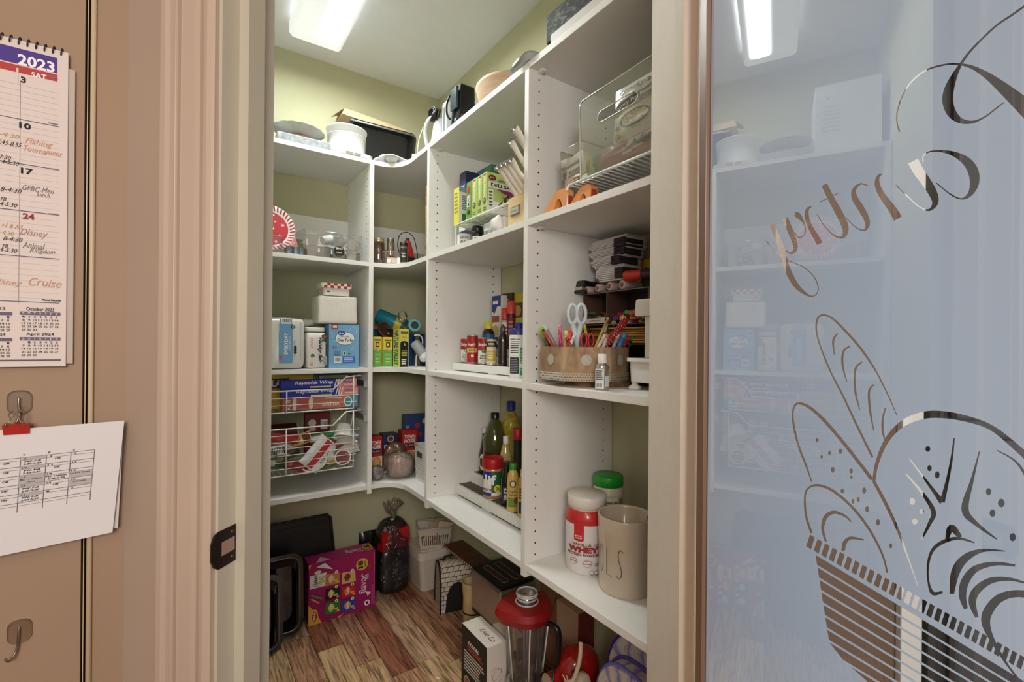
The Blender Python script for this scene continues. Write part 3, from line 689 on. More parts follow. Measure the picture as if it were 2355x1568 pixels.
P.build('printed_table', sch, .8)
# hooks
def hook(px, py, label, tilt):
    X, z = K(px, py, .999); o = thing('adhesive_hook', label, 'hook', (X, .9995, z))
    b = MB(); po = rrect(.028, .036, .011, 5); b.frus(po, [(x*.9, y*.9) for x, y in po], 0, .004, m=RX(PI/2)); b.build('clear_base', clear((246, 236, 224), .35, .12, .06, (220, 200, 180)), o)
    pts = [(0, -.0045, .008), (0, -.006, -.002), (.001*tilt, -.006, -.018), (-.003+.001*tilt, -.009, -.030), (-.008, -.015, -.034), (-.011, -.018, -.028)]
    b = MB(); b.tube(spline(pts, 4), .0016, 8); b.build('metal_hook', mat((150, 132, 112), .25, metal=.9), o); return o
hook(45, 925, 'clear adhesive hook with metal wire holding the clipped schedule', 1)
hook(45, 1452, 'empty clear adhesive hook low on the tan wall', -1)
X, z = K(37, 985, .978)
bc = thing('binder_clip', 'red binder clip gripping the top of the schedule sheet', 'binder clip', (X, YS-.002, z))
b = MB(); b._new([(x, y, zz) for x in (-.0135, .0135) for y, zz in ((-.009, .006), (.006, .006), (.0005, -.009), (-.0015, -.009))], [(0, 1, 2, 3), (7, 6, 5, 4), (0, 4, 5, 1), (1, 5, 6, 2), (2, 6, 7, 3), (3, 7, 4, 0)]); b.build('clip_body', mat((178, 40, 32), .35), bc, fixn=True)
b = MB()
b.tube(spline([(-.010, -.009, .003), (-.006, -.011, .010), (-.003, -.008, .018), (.0, -.006, .024), (.003, -.008, .018), (.006, -.011, .010), (.010, -.009, .003)], 4), .0008, 6); b.build('wire_lever', mat((150, 130, 112), .25, metal=.9), bc)
b = MB()
b.tube(spline([(-.010, -.003, .004), (-.006, -.003, .014), (-.008, -.003, .021), (0, -.004, .027), (.008, -.003, .021), (.006, -.003, .014), (.010, -.003, .004)], 4), .0008, 6); b.build('wire_lever', mat((150, 130, 112), .25, metal=.9), bc)
# ============================================================ ITEM BUILDERS
def sgp(x, e): return math.copysign(abs(x)**e, x)
def soft(w, d, h, e=.3, nz=0., seed=0, nu=28, nv=16, sc=9., flat=True):
    def fn(u, v):
        a = 2*PI*u; q = -PI/2+PI*v
        x = w/2*sgp(math.cos(q), e)*sgp(math.cos(a), e); y = d/2*sgp(math.cos(q), e)*sgp(math.sin(a), e); z = h/2*sgp(math.sin(q), e)+h/2
        if nz:
            n = noise.noise_vector(Vector((x*sc+seed, y*sc, z*sc)))*nz
            x += n.x; y += n.y; z += n.z*(.3+.7*min(1, z/h*2)) if flat else n.z
        return (x, y+d/2, max(z, .0003))
    b = MB(); b.sheet(fn, nu, nv, wrap=True); return b
def pouch(w, h, d, seed=0, amp=.003, nu=12, nv=14):
    def S(u, v, s):
        e = max(0, (1-abs(2*u-1)**3)*(1-abs(2*v-1)**4)); k_ = noise.noise(Vector((u*5+seed, v*5, s)))*amp*min(1, e*3)
        return (-w/2+u*w, s*(d/2*e)+k_, v*h)
    b = MB(); b.sheet(lambda u, v: S(u, v, -1), nu, nv); b.sheet(lambda u, v: S(1-u, v, 1), nu, nv)
    return b, lambda u, v, l: (S(u, v, -1)[0], S(u, v, -1)[1]-l-.0006, S(u, v, -1)[2])
def open_bin(w, d, h, m, parent, name='bin_body', rim=.002, taper=1., front=1., mr=None, yo=0.):
    hf = h*front; tx = w/2; bx_ = w/2*taper; dy = d*(1-taper)/2
    b = MB(); V = [(-bx_, dy, .001), (bx_, dy, .001), (bx_, d-dy, .001), (-bx_, d-dy, .001), (-tx, 0, hf), (tx, 0, hf), (tx, d, h), (-tx, d, h)]
    V = [(x, y+yo, z) for x, y, z in V]
    b._new(V, [(0, 1, 2, 3), (0, 1, 5, 4), (1, 2, 6, 5), (2, 3, 7, 6), (3, 0, 4, 7)]); o = b.build(name, m, parent)
    b = MB(); b.tube([V[4], V[5], V[6], V[7]], rim, 6, closed=True); b.build('rim', mr or m, parent); return o
def lathe_thing(name, label, cat, loc, prof, m, rz=0., cap=None, capm=None, group=None, n=28, rot=None, body='body', capname='lid'):
    o = thing(name, label, cat, loc, rz, group, rot)
    b = MB(); b.lathe(prof, n); b.build(body, m, o)
    if cap: b = MB(); b.lathe(cap, n); b.build(capname, capm, o)
    return o
WHT = (236, 235, 230); CARD = (196, 164, 120)
M_steel = mat((170, 170, 168), .28, metal=.9); M_wire = mat((236, 236, 234), .35); M_clear = clear(gloss=.6)
# ------------------------------------------------------------ TOP OF THE LEFT UNIT
z1 = 1.973
o = carton('storage_box', 'tall white cardboard box at the far left end of the top shelf', 'box', (.155, 2.01, z1+.0), 0, .215, .24, .275, (232, 234, 238))
f = face('F', .215, .24, .275); f.lines(.62, .3, .9, .7, 7, (190, 194, 200), jag=.3); f.ell(.8, .8, .03, .02, (150, 155, 165)); f.build('front_print', o)
o = thing('baking_tray', 'flat mottled galvanized metal tray lying at the left of the top shelf', 'tray', (.372, 1.985, z1))
b = MB(); b.box(-.098, .098, .0, .23, .004, .034, bev=.003); b.build('tray_body', mat((140, 146, 148), .5, metal=.3, vary=.3, scale=60), o)
b = MB(); b.box(-.094, .094, .006, .22, 0, .004); b.build('base_board', mat((110, 98, 84), .7), o)
o = thing('pie_dish', 'round fluted grey dish with brown base lying on the galvanized tray', 'dish', (.366, 2.085, z1+.0345))
b = MB(); N = 48
def fl_(u, v):
    a = 2*PI*u; r = .050+.050*v+.002*math.cos(a*16)*v; return (r*math.cos(a), r*math.sin(a)*.98, .026+.028*v**1.2)
b.sheet(fl_, 96, 6, wrap=True); b.sheet(lambda u, v: (fl_(u, v)[0]*.97, fl_(u, v)[1]*.97, fl_(u, v)[2]+.002), 96, 6, wrap=True); b.build('fluted_rim', mat((196, 194, 188), .45, vary=.08), o)
b = MB(); b.lathe([(.062, 0), (.066, .018), (.052, .027)], 40); b.build('base', mat((146, 104, 84), .6), o)
# white lidded pail and its carrier base
o = thing('cake_carrier', 'white cake carrier base with oval handle hole overhanging the top shelf edge', 'carrier', (.556, 2.07, z1))
b = MB(); po = rrect(.172, .20, .03, 5); b.prism(po, 0, .016); b.build('carrier_base', mat((210, 209, 205), .35), o)
b = MB(); b.box(-.030, .030, -.1015, -.1000, .003, .013, bev=.004); b.build('handle_opening', mat((150, 142, 122), .5), o)
b = MB(); b.box(-.004, .004, -.1028, -.1012, .003, .012, bev=.001); b.build('latch', mat((250, 250, 248), .3), o)
o = lathe_thing('round_pail', 'round white lidded tin with raised bands on the top shelf', 'tin', (.556, 2.075, z1+.0165),
    [(.074, 0), (.080, .003), (.080, .010), (.077, .013), (.078, .085), (.0795, .087), (.0795, .0895), (.078, .091)], mat((206, 206, 204), .35),
    cap=[(.0785, .091), (.080, .092), (.080, .112), (.084, .115), (.084, .120), (.080, .122), (.03, .1235)], capm=mat((214, 214, 212), .3), n=48)
b = MB(); b.lathe([(.0012, 0), (.0012, .03)], 8, m=T(0, -.079, .035)); b.build('side_seam', mat((225, 225, 222), .3), o)
# black roasting pan tilted towards the aisle, with flattened cardboard carton above
rp = thing('roasting_pan', 'black rectangular baking pan propped tilted against the back wall', 'pan', (.735, 2.185, 2.105), rot=(math.radians(108), math.radians(-1), 0))
def pan_mesh(w, d, h, t=.004, taper=.9, lip=.008):
    b = MB(); r = .02
    A = rrect(w*taper, d*taper, r); B_ = rrect(w, d, r); C_ = rrect(w+2*lip, d+2*lip, r+lip); D_ = rrect(w-2*t, d-2*t, r); E_ = rrect((w-2*t)*taper, (d-2*t)*taper, r)
    b.frus(A, B_, 0, h, cap=(1, 0)); b.frus(B_, C_, h, h+.001, cap=(0, 0)); b.frus(C_, D_, h+.001, h+.0015, cap=(0, 0)); b.frus(E_, D_, t, h+.0015, cap=(1, 0)); return b
b = pan_mesh(.30, .20, .045); b.build('pan_body', mat((30, 30, 30), .32, vary=.3, scale=12), rp)
b = MB(); b.tube([(-.150, .10, .046), (.150, .10, .046)], .004, 8); b.build('rolled_edge', mat((150, 152, 150), .3, metal=.6), rp)
cb = thing('cardboard_carton', 'flat brown cardboard carton lying above the tilted black pan', 'box', (.725, 2.262, 2.222), rot=(math.radians(6), math.radians(4), 0))
b = MB(); b.box(-.165, .14, -.10, .028, 0, .03, bev=.002, top=(.95, .92)); b.build('carton_body', mat((205, 178, 138), .8, vary=.06), cb)
b = MB(); b._new([(-.157, -.09, .0295), (-.157, .02, .0295), (-.188, .015, .010), (-.192, -.08, -.006), (-.157, -.09, .028), (-.157, .02, .028), (-.187, .015, .009), (-.191, -.08, -.007)], [(0, 1, 2, 3), (7, 6, 5, 4), (2, 6, 7, 3)]); b.build('torn_flap', mat((214, 190, 152), .85), cb)
# grey and white bakeware in the corner
o = thing('cake_pan', 'dark grey oval cake pan behind the white muffin tray', 'pan', (.735, 2.15, z1), .2)
b = MB(); b.lathe([(.05, 0), (.068, .004), (.075, .045), (.082, .047), (.082, .050), (.073, .048), (.066, .008), (.04, .006)], 40, sx=1.15, sy=.7); b.build('pan_body', mat((128, 130, 126), .4, metal=.3), o)
mt = thing('muffin_tray', 'white silicone muffin tray with scalloped cups at the curved corner shelf', 'tray', (.76, 2.01, z1), .35)
b = MB(); b.prism(rrect(.19, .13, .03, 5), .022, .026); b.build('tray_top', mat((230, 230, 228), .4), mt)
for i in range(3):
    for j in range(2):
        b = MB(); b.lathe([(.018, 0), (.022, .004), (.026, .0218)], 20); q = b.build('muffin_cup', mat((206, 208, 208), .4), mt); q.location = (-.06+.06*i, -.032+.064*j, 0)
for i in range(3):
    b = MB(); b.ball((0, 0, 0), .024, 8, sz=.55); q = b.build('scallop', mat((236, 236, 236), .35), mt); q.location = (-.055+.055*i, .02, .036)
o = thing('kraft_carton', 'small kraft paper carton near the corner of the top shelf', 'box', (.885, 2.02, z1), -.55)
b = MB(); b.box(-.045, .045, -.04, .04, 0, .085, bev=.002); b.build('carton_body', mat((214, 194, 150), .75, vary=.05), o)
b = MB(); b.box(-.0455, .0455, -.004, .004, .0, .0856); b.build('packing_tape', mat((190, 164, 112), .3), o)
# ------------------------------------------------------------ TOP OF THE RIGHT UNIT
hm = thing('hand_mixer', 'white hand mixer with its black cord wound around the top', 'mixer', (.835, 1.74, z1), BR)
b = MB(); b.lathe([(.036, 0), (.040, .006), (.036, .03), (.030, .05), (.024, .10), (.022, .13), (.012, .14)], 24, sx=1., sy=1.2); b.build('mixer_body', mat((190, 194, 196), .2, coat=.4), hm)
b = MB(); b.tube(spline([(.0, .03, .135), (-.012, -.03, .14), (-.03, -.05, .10), (-.034, -.045, .05), (-.03, -.035, .01)], 6), .008, 10); b.build('handle', mat((176, 180, 182), .25), hm)
b = MB()
for i in range(6): b.tube([(.020*math.cos(a*PI/9)+.003*math.sin(i*2), -.012-.005*i+.004*math.sin(a*PI/9*2), .148+.024*math.sin(a*PI/9)+.003*math.cos(i*3)) for a in range(18)], .0042, 6, closed=True)
b.build('coiled_cord', mat((16, 16, 16), .35), hm)
b = MB(); b.tube(spline([(-.03, -.06, .10), (-.05, -.07, .05), (-.055, -.072, .01), (-.05, -.07, -.001)], 6), .0018, 6); b.build('power_cord', mat((228, 228, 226), .35), hm)
o = thing('food_slicer', 'upright white plastic panel beside the corded hand mixer', 'appliance', (.80, 1.632, z1), BR)
b = MB(); b.box(-.017, .017, 0, .10, .012, .15, bev=.004); b.build('panel', mat((224, 226, 226), .3), o)
b = MB(); b.box(-.03, .03, -.02, .11, 0, .012, bev=.004); b.build('foot', mat((214, 216, 216), .3), o)
b = MB(); b.box(-.006, .006, -.0015, .0, .03, .13, bev=.0006); b.build('dark_strip', mat((98, 104, 108), .3), o)
o = thing('can_opener', 'glossy black electric kitchen gadget on the top right shelf', 'appliance', (.79, 1.527, z1), BR)
b = MB(); b.box(-.034, .034, 0, .075, .0, .165, bev=.006, top=(.85, .8)); b.build('housing', mat((22, 24, 28), .12, coat=.5), o)
b = MB(); b.box(-.02, .028, -.008, .001, .075, .15, bev=.003); b.build('front_plate', mat((70, 80, 88), .15, metal=.4), o)
b = MB(); b.tube(spline([(-.03, -.004, .14), (-.038, -.012, .11), (-.036, -.012, .07), (-.026, -.004, .05)], 5), .004, 8); b.build('handle', mat((20, 20, 22), .2), o)
b = MB(); b.ball((.01, -.002, .035), .007, 6, sy=.3); b.build('button', mat((64, 140, 130), .3), o)
o = thing('lidded_bowl', 'white plastic bowl rim showing behind the wooden bowl', 'bowl', (1.01, 1.46, z1))
b = MB(); b.lathe([(.05, 0), (.062, .02), (.074, .11), (.077, .165), (.07, .17), (.02, .172)], 40); b.build('bowl_body', mat((232, 232, 230), .35), o)
wb = thing('wooden_bowl', 'large round wooden bowl with visible grain on the top shelf', 'bowl', (.905, 1.325, z1))
b = MB(); b.lathe([(.05, 0), (.085, .01), (.112, .045), (.122, .085), (.125, .092), (.120, .095), (.106, .060), (.06, .02)], 48); b.build('bowl_body', streak((190, 160, 132), (222, 196, 170), .55, (4, 4, 30), bump=.08, c3=(206, 178, 150)), wb)
o = thing('plastic_tray', 'grey plastic tray jutting out over the top of the right partition', 'tray', (.80, 1.065, z1+.0005), BR-.15)
b = pan_mesh(.12, .10, .012, .003, .85, .004); b.build('tray_body', mat((176, 182, 186), .35), o)
b = MB(); b.box(-.02, .02, -.0575, -.0545, .006, .014, bev=.003); b.build('handle_slot', mat((236, 236, 234), .5), o)
o = thing('envelope', 'brown paper envelope standing behind the grey plastic tray', 'envelope', (.90, 1.045, z1), BR)
b = MB(); b._new([(-.055, .0, .001), (.055, 0, .001), (.055, .004, .115), (-.03, .004, .115), (-.055, .004, .09)], [(0, 1, 2, 3, 4)]); b._new([(-.055, .012, .001), (.055, .012, .001), (.055, .006, .115), (-.03, .006, .115), (-.055, .006, .09)], [(4, 3, 2, 1, 0)])
b._new([(-.055, 0, .001), (-.055, .004, .09), (-.055, .006, .09), (-.055, .012, .001), (-.03, .004, .115), (-.03, .006, .115)], [(0, 1, 2, 3), (1, 4, 5, 2)]); b.build('envelope_body', mat((150, 120, 74), .8), o)
o = thing('paper_stack', 'loose white papers wedged under the dark mottled tin box', 'paper', (.82, .985, z1), BR)
for i in range(4):
    b = MB(); b.box(-.07, .06, 0, .2, .0012*i, .0012*i+.0008, m=RZ(.06*i-.1)); b.build('paper_sheet', mat((226-8*i, 226-6*i, 226-4*i), .8), o)
db = thing('metal_box', 'dark mottled antique metal box sitting on a pale box on the top shelf', 'box', (.79, .862, z1+.037), BR)
b = MB(); b.box(-.135, .135, 0, .2, 0, .075, bev=.003); b.build('box_body', streak((10, 11, 10), (104, 106, 100), .7, (40, 10, 90), bump=.3, c3=(34, 36, 34)), db)
o = carton('flat_box', 'pale grey flat box under the dark mottled metal box', 'box', (.775, .81, z1+.0065), BR, .30, .22, .030, (206, 204, 198))
f = face('F', .30, .22, .03); f.lines(.7, .3, .95, .7, 2, (150, 150, 148)); f.build('front_print', o)
# ------------------------------------------------------------ LEFT UNIT, SECOND SHELF
z2 = 1.542
RP = .092
pc = thing('christmas_plate', 'round red snowflake plate with striped rim standing at the left of the shelf', 'plate', (atY(620, 524, 1.99)[0], 2.02, z2+.0935), rot=(math.radians(80), 0, 0))
b = MB(); b.lathe([(.0, .0), (.05, .0), (.066, .004), (.082, .011), (RP, .013), (RP, .016), (.082, .0145), (.066, .008), (.0, .004)][::1], 48, capb=False, capt=False); b.build('plate_body', mat((240, 236, 232), .25), pc)
P = Print(lambda u, v, l: (u, v, (.004 if math.hypot(u, v) < .05 else .008 if math.hypot(u, v) < .067 else .0145 if math.hypot(u, v) < .084 else .016)+l), 1, 1)
P.ell(0, 0, .068, .068, (186, 52, 62), n=40)
P.V = [(x, y, .0088) for x, y, z in P.V]
for i in range(40):
    a = 2*PI*i/40; q = [(r*math.cos(a+t_), r*math.sin(a+t_)) for r, t_ in ((.073, 0), (.073, .07), (.0905, .15), (.0905, .08))]
    n0 = len(P.V); P.V += [(x, y, .0125 if k_ < 2 else .0167) for k_, (x, y) in enumerate(q)]; P.Fc.append(((n0, n0+1, n0+2, n0+3), P._c((176, 46, 58))))
for i in range(13):
    a = i*2.4; r = .014+.048*math.sqrt(i/13); cx, cy = r*math.cos(a), r*math.sin(a); s_ = .007 if i % 2 == 0 else .0035
    for k_ in range(3):
        n0 = len(P.V); t_ = k_*PI/3; dx_, dy_ = math.cos(t_)*s_, math.sin(t_)*s_; ex, ey = -math.sin(t_)*.0008, math.cos(t_)*.0008
        P.V += [(cx-dx_-ex, cy-dy_-ey, .0093), (cx+dx_-ex, cy+dy_-ey, .0093), (cx+dx_+ex, cy+dy_+ey, .0093), (cx-dx_+ex, cy-dy_+ey, .0093)]; P.Fc.append(((n0, n0+1, n0+2, n0+3), P._c((244, 236, 234))))
P.build('snowflake_print', pc, .3)
o = thing('storage_bin', 'clear plastic bin in front of the red snowflake plate', 'bin', (.20, 1.976, z2)); open_bin(.19, .035, .062, clear(gloss=.5), o, taper=.98)
o = carton('candy_box', 'small pink printed box leaning beside the snowflake plate', 'box', (.352, 2.06, z2), 0, .055, .02, .085, (196, 120, 112), rot=(math.radians(-12), math.radians(-14), .1))
f = face('F', .055, .02, .085); f.text('CANDY', .5, .7, .7, .14, (240, 225, 220)); f.rect(.1, .1, .9, .4, (150, 60, 50)); f.build('front_print', o)
for i, (px, py, lb) in enumerate(((664, 580, 'pale blue plastic cup nearest the snowflake plate'), (681, 578, 'pale blue plastic cup in the middle of the three beside the plate'), (694, 584, 'pale blue plastic cup nearest the clear bin'))):
    X, _ = atY(px, py, 2.0); o = lathe_thing('plastic_cup', lb, 'cup', (X, 2.0+.006*i, z2), [(.011, 0), (.0135, .03), (.0142, .031), (.0128, .0315), (.0105, .003)], clear((190, 206, 222), .6, .1, .35, (176, 196, 214)), group='pale blue cups beside the plate', n=20)
bn = thing('storage_bin', 'clear plastic bin of white single-serve cups on the second shelf', 'bin', (.4865, 1.975, z2))
open_bin(.218, .25, .132, clear(gloss=.6), bn, taper=.96, front=.78, rim=.0014, mr=clear((240, 240, 240), 1.2, .05, .4))
f = face('F', .218, .25, .1); f.ell(.58, .30, .095, .21, (26, 26, 28), n=28); f.text('BINO', .58, .42, .12, .09, (225, 220, 210), bold=.03); f.rect(.53, .22, .63, .28, (196, 176, 130)); f.lines(.55, .10, .61, .16, 2, (110, 110, 110)); f.build('round_tag', bn)
cupm, cuplid = mat((228, 228, 226), .45), mat((214, 216, 218), .4)
def kcup(lb, x, y, z, rot=None):
    o = thing('coffee_pod', lb, 'coffee pod', (x, y, z), 0, 'white coffee pods in the clear bin', rot)
    b = MB(); b.lathe([(.0165, 0), (.0175, .002), (.0215, .040)], 20); b.build('pod_cup', cupm, o); b = MB(); b.lathe([(.0215, .040), (.0248, .041), (.0248, .0435), (.020, .044)], 20); b.build('foil_lid', cuplid, o); return o
k0 = None
xs = [.408, .458, .508, .560]
for r in range(2):
    for i, x in enumerate(xs):
        lb = '%s white coffee pod in the %s row of the clear bin' % (('leftmost', 'second', 'third', 'rightmost')[i], ('bottom', 'upper')[r])
        loc = (x+.003*r, 2.006+.004*((i*7+r) % 3), z2+.002+.0450*r); rt = (0, math.radians(74), .3) if (r, i) == (1, 1) else None
        if rt: loc = (x-.012, 2.012, z2+.072)
        if k0 is None: k0 = kcup(lb, *loc)
        else: dup(k0, loc, label=lb, rot=rt or (0, 0, i))
pt = thing('serving_platter', 'silver white platter with twisted rim standing in the clear bin', 'platter', (.485, 2.13, z2+.066), rot=(math.radians(38), 0, 0))
b = MB(); b.lathe([(.07, 0), (.088, .008), (.096, .010), (.094, .013), (.066, .004)], 40, sx=1., sy=.75); b.build('platter_body', mat((210, 210, 210), .35), pt)
b = MB()
for i in range(36):
    a = 2*PI*i/36; b.ball((.096*math.cos(a), .072*math.sin(a), .012), .0055, 4, mi=i % 2)
tag(b.build('twisted_rim', [mat((240, 240, 240), .3), mat((132, 136, 140), .3)], pt), kind='stuff')
# ------------------------------------------------------------ CORNER, SECOND SHELF
bn = thing('storage_bin', 'clear plastic bin of glass jars on the curved corner shelf', 'bin', (.730, 2.008, z2), -.42); open_bin(.135, .15, .062, clear(gloss=.6), bn, taper=.97, mr=clear((240, 240, 240), 1.2, .05, .3))
def jar(name, label, loc, r, h, glass, fill, lidc, prints=None, lidh=.016, group=None, rz=0., fillh=.8, cat='jar'):
    o = thing(name, label, cat, loc, rz, group)
    b = MB(); b.lathe([(r*.93, 0), (r, .004), (r, h*.80), (r*.84, h*.9), (r*.84, h-lidh*.2)], 24); b.build('glass_jar', glass, o)
    if fill: b = MB(); b.lathe([(r*.88, .003), (r*.94, .006), (r*.94, h*fillh), (r*.7, h*fillh+.002)], 20); b.build('contents', fill, o)
    b = MB(); b.lathe([(r*.90, h-lidh), (r*.92, h-lidh+.001), (r*.92, h-.001), (r*.86, h)], 24); b.build('lid', lidc, o); return o
G_ = clear(gloss=.8); goldlid = mat((196, 184, 140), .3, metal=.7)
jar('candy_jar', 'glass jar of red candies with a gold lid on corner shelf', (.690, 2.045, z2+.001), .026, .118, G_, mat((120, 34, 30), .45, vary=.5, scale=90, bump=.5), goldlid)
o = jar('spice_jar', 'glass spice jar with silver lid standing on a square jar', (.735, 2.02, z2+.0415), .017, .080, G_, mat((196, 160, 124), .7, vary=.1, scale=90), mat((160, 168, 160), .25, metal=.8))
o = carton('spice_box', 'squat square spice jar underneath the silver-lidded jar', 'jar', (.737, 2.003, z2+.001), -.3, .045, .036, .034, (206, 180, 150))
b = MB(); b.lathe([(.017, .0346), (.018, .0352), (.018, .0395), (.016, .0400)], 20, m=T(0, .018, 0)); b.build('lid', mat((30, 28, 28), .4), o)
f = face('F', .045, .036, .034); f.rect(.45, .1, .95, .7, (220, 206, 196)); f.bars(.5, .15, .9, .35); f.rect(0, .3, .35, .8, (240, 238, 230)); f.build('front_print', o)
o = jar('pepper_jar', 'square-shouldered jar of pepper blend with black cap and black label', (.779, 1.975, z2+.001), .019, .10, G_, mat((200, 180, 136), .7, vary=.12, scale=120), mat((24, 24, 24), .4), lidh=.022, rz=-.4)
f = curved(.0192, .012, .072, -.75, .75); f.rect(0, 0, 1, 1, (26, 26, 28)); f.text('Pepper', .5, .62, .7, .16, (236, 232, 226), shear=.3); f.text('Blend', .5, .42, .6, .14, (236, 232, 226), shear=.3); f.build('wrap_label', o)
rk = thing('electric_kettle', 'small red cone-shaped gadget with black cord loop in the corner', 'appliance', (.825, 2.05, z2))
b = MB(); b.lathe([(.03, 0), (.036, .01), (.033, .05), (.026, .085), (.017, .115), (.012, .128), (.006, .131)], 28); b.build('body', mat((150, 22, 30), .15, coat=.6), rk)
b = MB(); b.lathe([(.035, .0), (.0385, .004), (.0385, .05), (.0345, .052)], 28); b.build('base_ring', mat((26, 22, 22), .3), rk)
b = MB(); b.lathe([(.007, .128), (.009, .131), (.007, .140)], 16); b.build('tip', mat((24, 24, 24), .35), rk)
b = MB(); b.tube(spline([(-.034, .0, .06), (-.042, .01, .10), (-.034, .01, .15), (-.005, .0, .168), (.028, 0, .15), (.042, .0, .11), (.048, -.004, .07), (.045, -.01, .03)], 6), .0022, 6); b.build('power_cord', mat((14, 14, 14), .35), rk)
ct = thing('cutting_board', 'thick end-grain wooden cutting board standing against the partition', 'cutting board', (.775, 1.722, z2), BR)
y_ = 0
for i, (h_, c_) in enumerate(((.050, 0), (.032, 1), (.035, 0), (.038, 1), (.050, 2), (.038, 1), (.042, 0))):
    b = MB(); b.box(-.019, .019, 0, .22, y_+.0004, y_+h_-.0004, bev=.001); b.build('wood_block', (streak((140, 104, 70), (176, 138, 96), .5, (6, 6, 60)), streak((160, 120, 82), (190, 150, 108), .5, (6, 6, 60)), streak((196, 164, 112), (216, 186, 136), .5, (6, 6, 60)))[c_], ct); y_ += h_
# ------------------------------------------------------------ LEFT UNIT, THIRD SHELF (napkins)
z3 = 1.096
loc, w, h = slotB(600, 703, 730, 1.99, z3)
o = thing('napkin_pack', 'large white plastic pack of paper napkins with blue label strip', 'napkins', loc)
soft(w, .20, h, .20, .005, 3, 56, 30, 16).build('wrapped_stack', mat((224, 222, 214), .35, coat=.3, bump=1., scale=34), o)
f = Print(lambda u, v, l: (-w/2+u*w, -.0042-l, v*h), w, h)
f.rect(.40, .88, .68, .98, (110, 165, 205)); f.rect(.44, .88, .66, .99, (232, 232, 228)); f.bars(.45, .90, .65, .985)
f.rect(.40, .12, .70, .88, (104, 160, 202)); f.text('EVERYDAY', .55, .50, .42, .085, WHT, rot=PI/2, bold=.04); f.text('NAPKINS', .63, .50, .28, .05, (190, 214, 230), rot=PI/2, bold=.01)
f.ell(.705, .82, .055, .035, (28, 28, 30)); f.text('250', .705, .82, .05, .05, WHT, rot=PI/2); f.rect(.40, .19, .46, .27, (200, 80, 76))
for i in range(3): f.poly([(.72, .33+i*.05), (.76, .29+i*.05), (.80, .33+i*.05), (.76, .37+i*.05)], (34, 34, 36)); f.L -= 1
f.L += 1; f.rect(.735, .44, .75, .56, (90, 90, 96)); f.rect(.875, .18, .89, .92, (160, 190, 210)); f.build('front_label', o)
o = thing('plastic_wrapping', 'crumpled clear plastic wrap lying over the napkin packs', 'packaging', (.395, 2.09, z3+.1705))
soft(.19, .11, .032, .8, .016, 8, 34, 16, 26).build('crumpled_film', mat((196, 198, 190), .25, coat=.4, bump=.6, scale=60), o)
loc, w, h = slotB(705, 752, 764, 1.995, z3)
o = thing('napkin_pack', 'white napkin pack with black script lettering beside the fork box', 'napkins', loc)
soft(w, .19, h, .2, .0025, 6).build('wrapped_stack', mat((228, 224, 218), .4, coat=.25, bump=1., scale=40), o)
f = Print(lambda u, v, l: (-w/2+u*w, -.0022-l, v*h), w, h)
f.text('Vanity fair', .66, .5, .72, .26, (26, 24, 24), rot=-PI/2, bold=.035, shear=.4, wob=.03); f.text('EVERYDAY', .26, .70, .26, .12, (190, 60, 64), rot=-PI/2); f.ell(.30, .36, .1, .05, (110, 120, 90)); f.text('100', .26, .12, .11, .16, (190, 60, 64), rot=-PI/2)
f.poly([(.72, .92), (.98, .97), (.98, .72), (.80, .76)], (40, 60, 40)); f.ell(.88, .88, .06, .05, (190, 70, 60)); f.ell(.82, .80, .06, .04, (90, 130, 60)); f.bars(.80, .10, .97, .34, vert=True); f.build('front_label', o)
o = thing('napkin_pack', 'thin white napkin pack wedged above the script-lettered pack', 'napkins', (loc[0], 2.01, z3+h+.001))
soft(.078, .16, .022, .3, .002, 12).build('wrapped_stack', mat((226, 223, 214), .4, coat=.2), o)
loc, w, h = slotB(757, 826, 746, 2.0, z3)
fk = carton('fork_box', 'light blue box of plastic forks with white oval label', 'box', loc, .05, w, .12, h, (118, 172, 208))
f = face('F', w, .12, h)
rnd = random.Random(3)
for i in range(26):
    u, v, a = rnd.uniform(.06, .94), rnd.uniform(.05, .95), rnd.uniform(0, 3); dx_, dy_ = .05*math.cos(a), .05*math.sin(a); f.line([(u-dx_, v-dy_), (u+dx_, v+dy_)], .0014, (170, 208, 230)); f.L -= 1
f.L += 1
f.rect(.06, .88, .27, 1.0, (170, 50, 60)); f.text('100', .165, .945, .17, .07, WHT, bold=.04); f.ell(.52, .68, .335, .155, (70, 100, 160)); f.ell(.52, .68, .32, .145, (240, 240, 240)); f.ell(.40, .80, .13, .055, (34, 84, 168)); f.text('Great', .40, .80, .16, .05, WHT, bold=.03)
f.text('Everyday', .50, .72, .34, .06, (84, 70, 74)); f.text('Clear Forks', .52, .645, .52, .07, (60, 48, 54), bold=.03); f.text('Reliable', .17, .49, .18, .03, (130, 50, 90)); f.text('Strong', .16, .45, .15, .035, (130, 50, 90)); f.lines(.15, .28, .38, .38, 4, (70, 100, 140))
f.rect(.16, .12, .40, .27, (238, 238, 238)); f.bars(.19, .14, .37, .25); f.rect(.45, .12, .86, .27, (52, 96, 190)); f.lines(.48, .14, .83, .25, 3, (200, 214, 240)); f.rect(.46, .29, .55, .38, (238, 238, 238)); f.ell(.505, .34, .035, .03, (60, 60, 60)); f.ell(.66, .33, .05, .02, (60, 150, 90)); f.build('front_print', fk)
f = face('L', w, .12, h); f.ell(.5, .63, .3, .11, (232, 236, 238)); f.lines(.3, .58, .7, .68, 3, (90, 90, 110)); f.lines(.3, .2, .7, .45, 5, (90, 130, 170)); f.rect(.3, .9, .5, 1, (170, 50, 60)); f.build('side_print', fk)
ht = z3+h
loc2, w2, h2 = slotB(731, 822, 680, 2.0, ht+.001)
o = thing('napkin_pack', 'plain white wrapped napkin stack resting on the fork box', 'napkins', (loc2[0]+.002, 1.998, ht+.001))
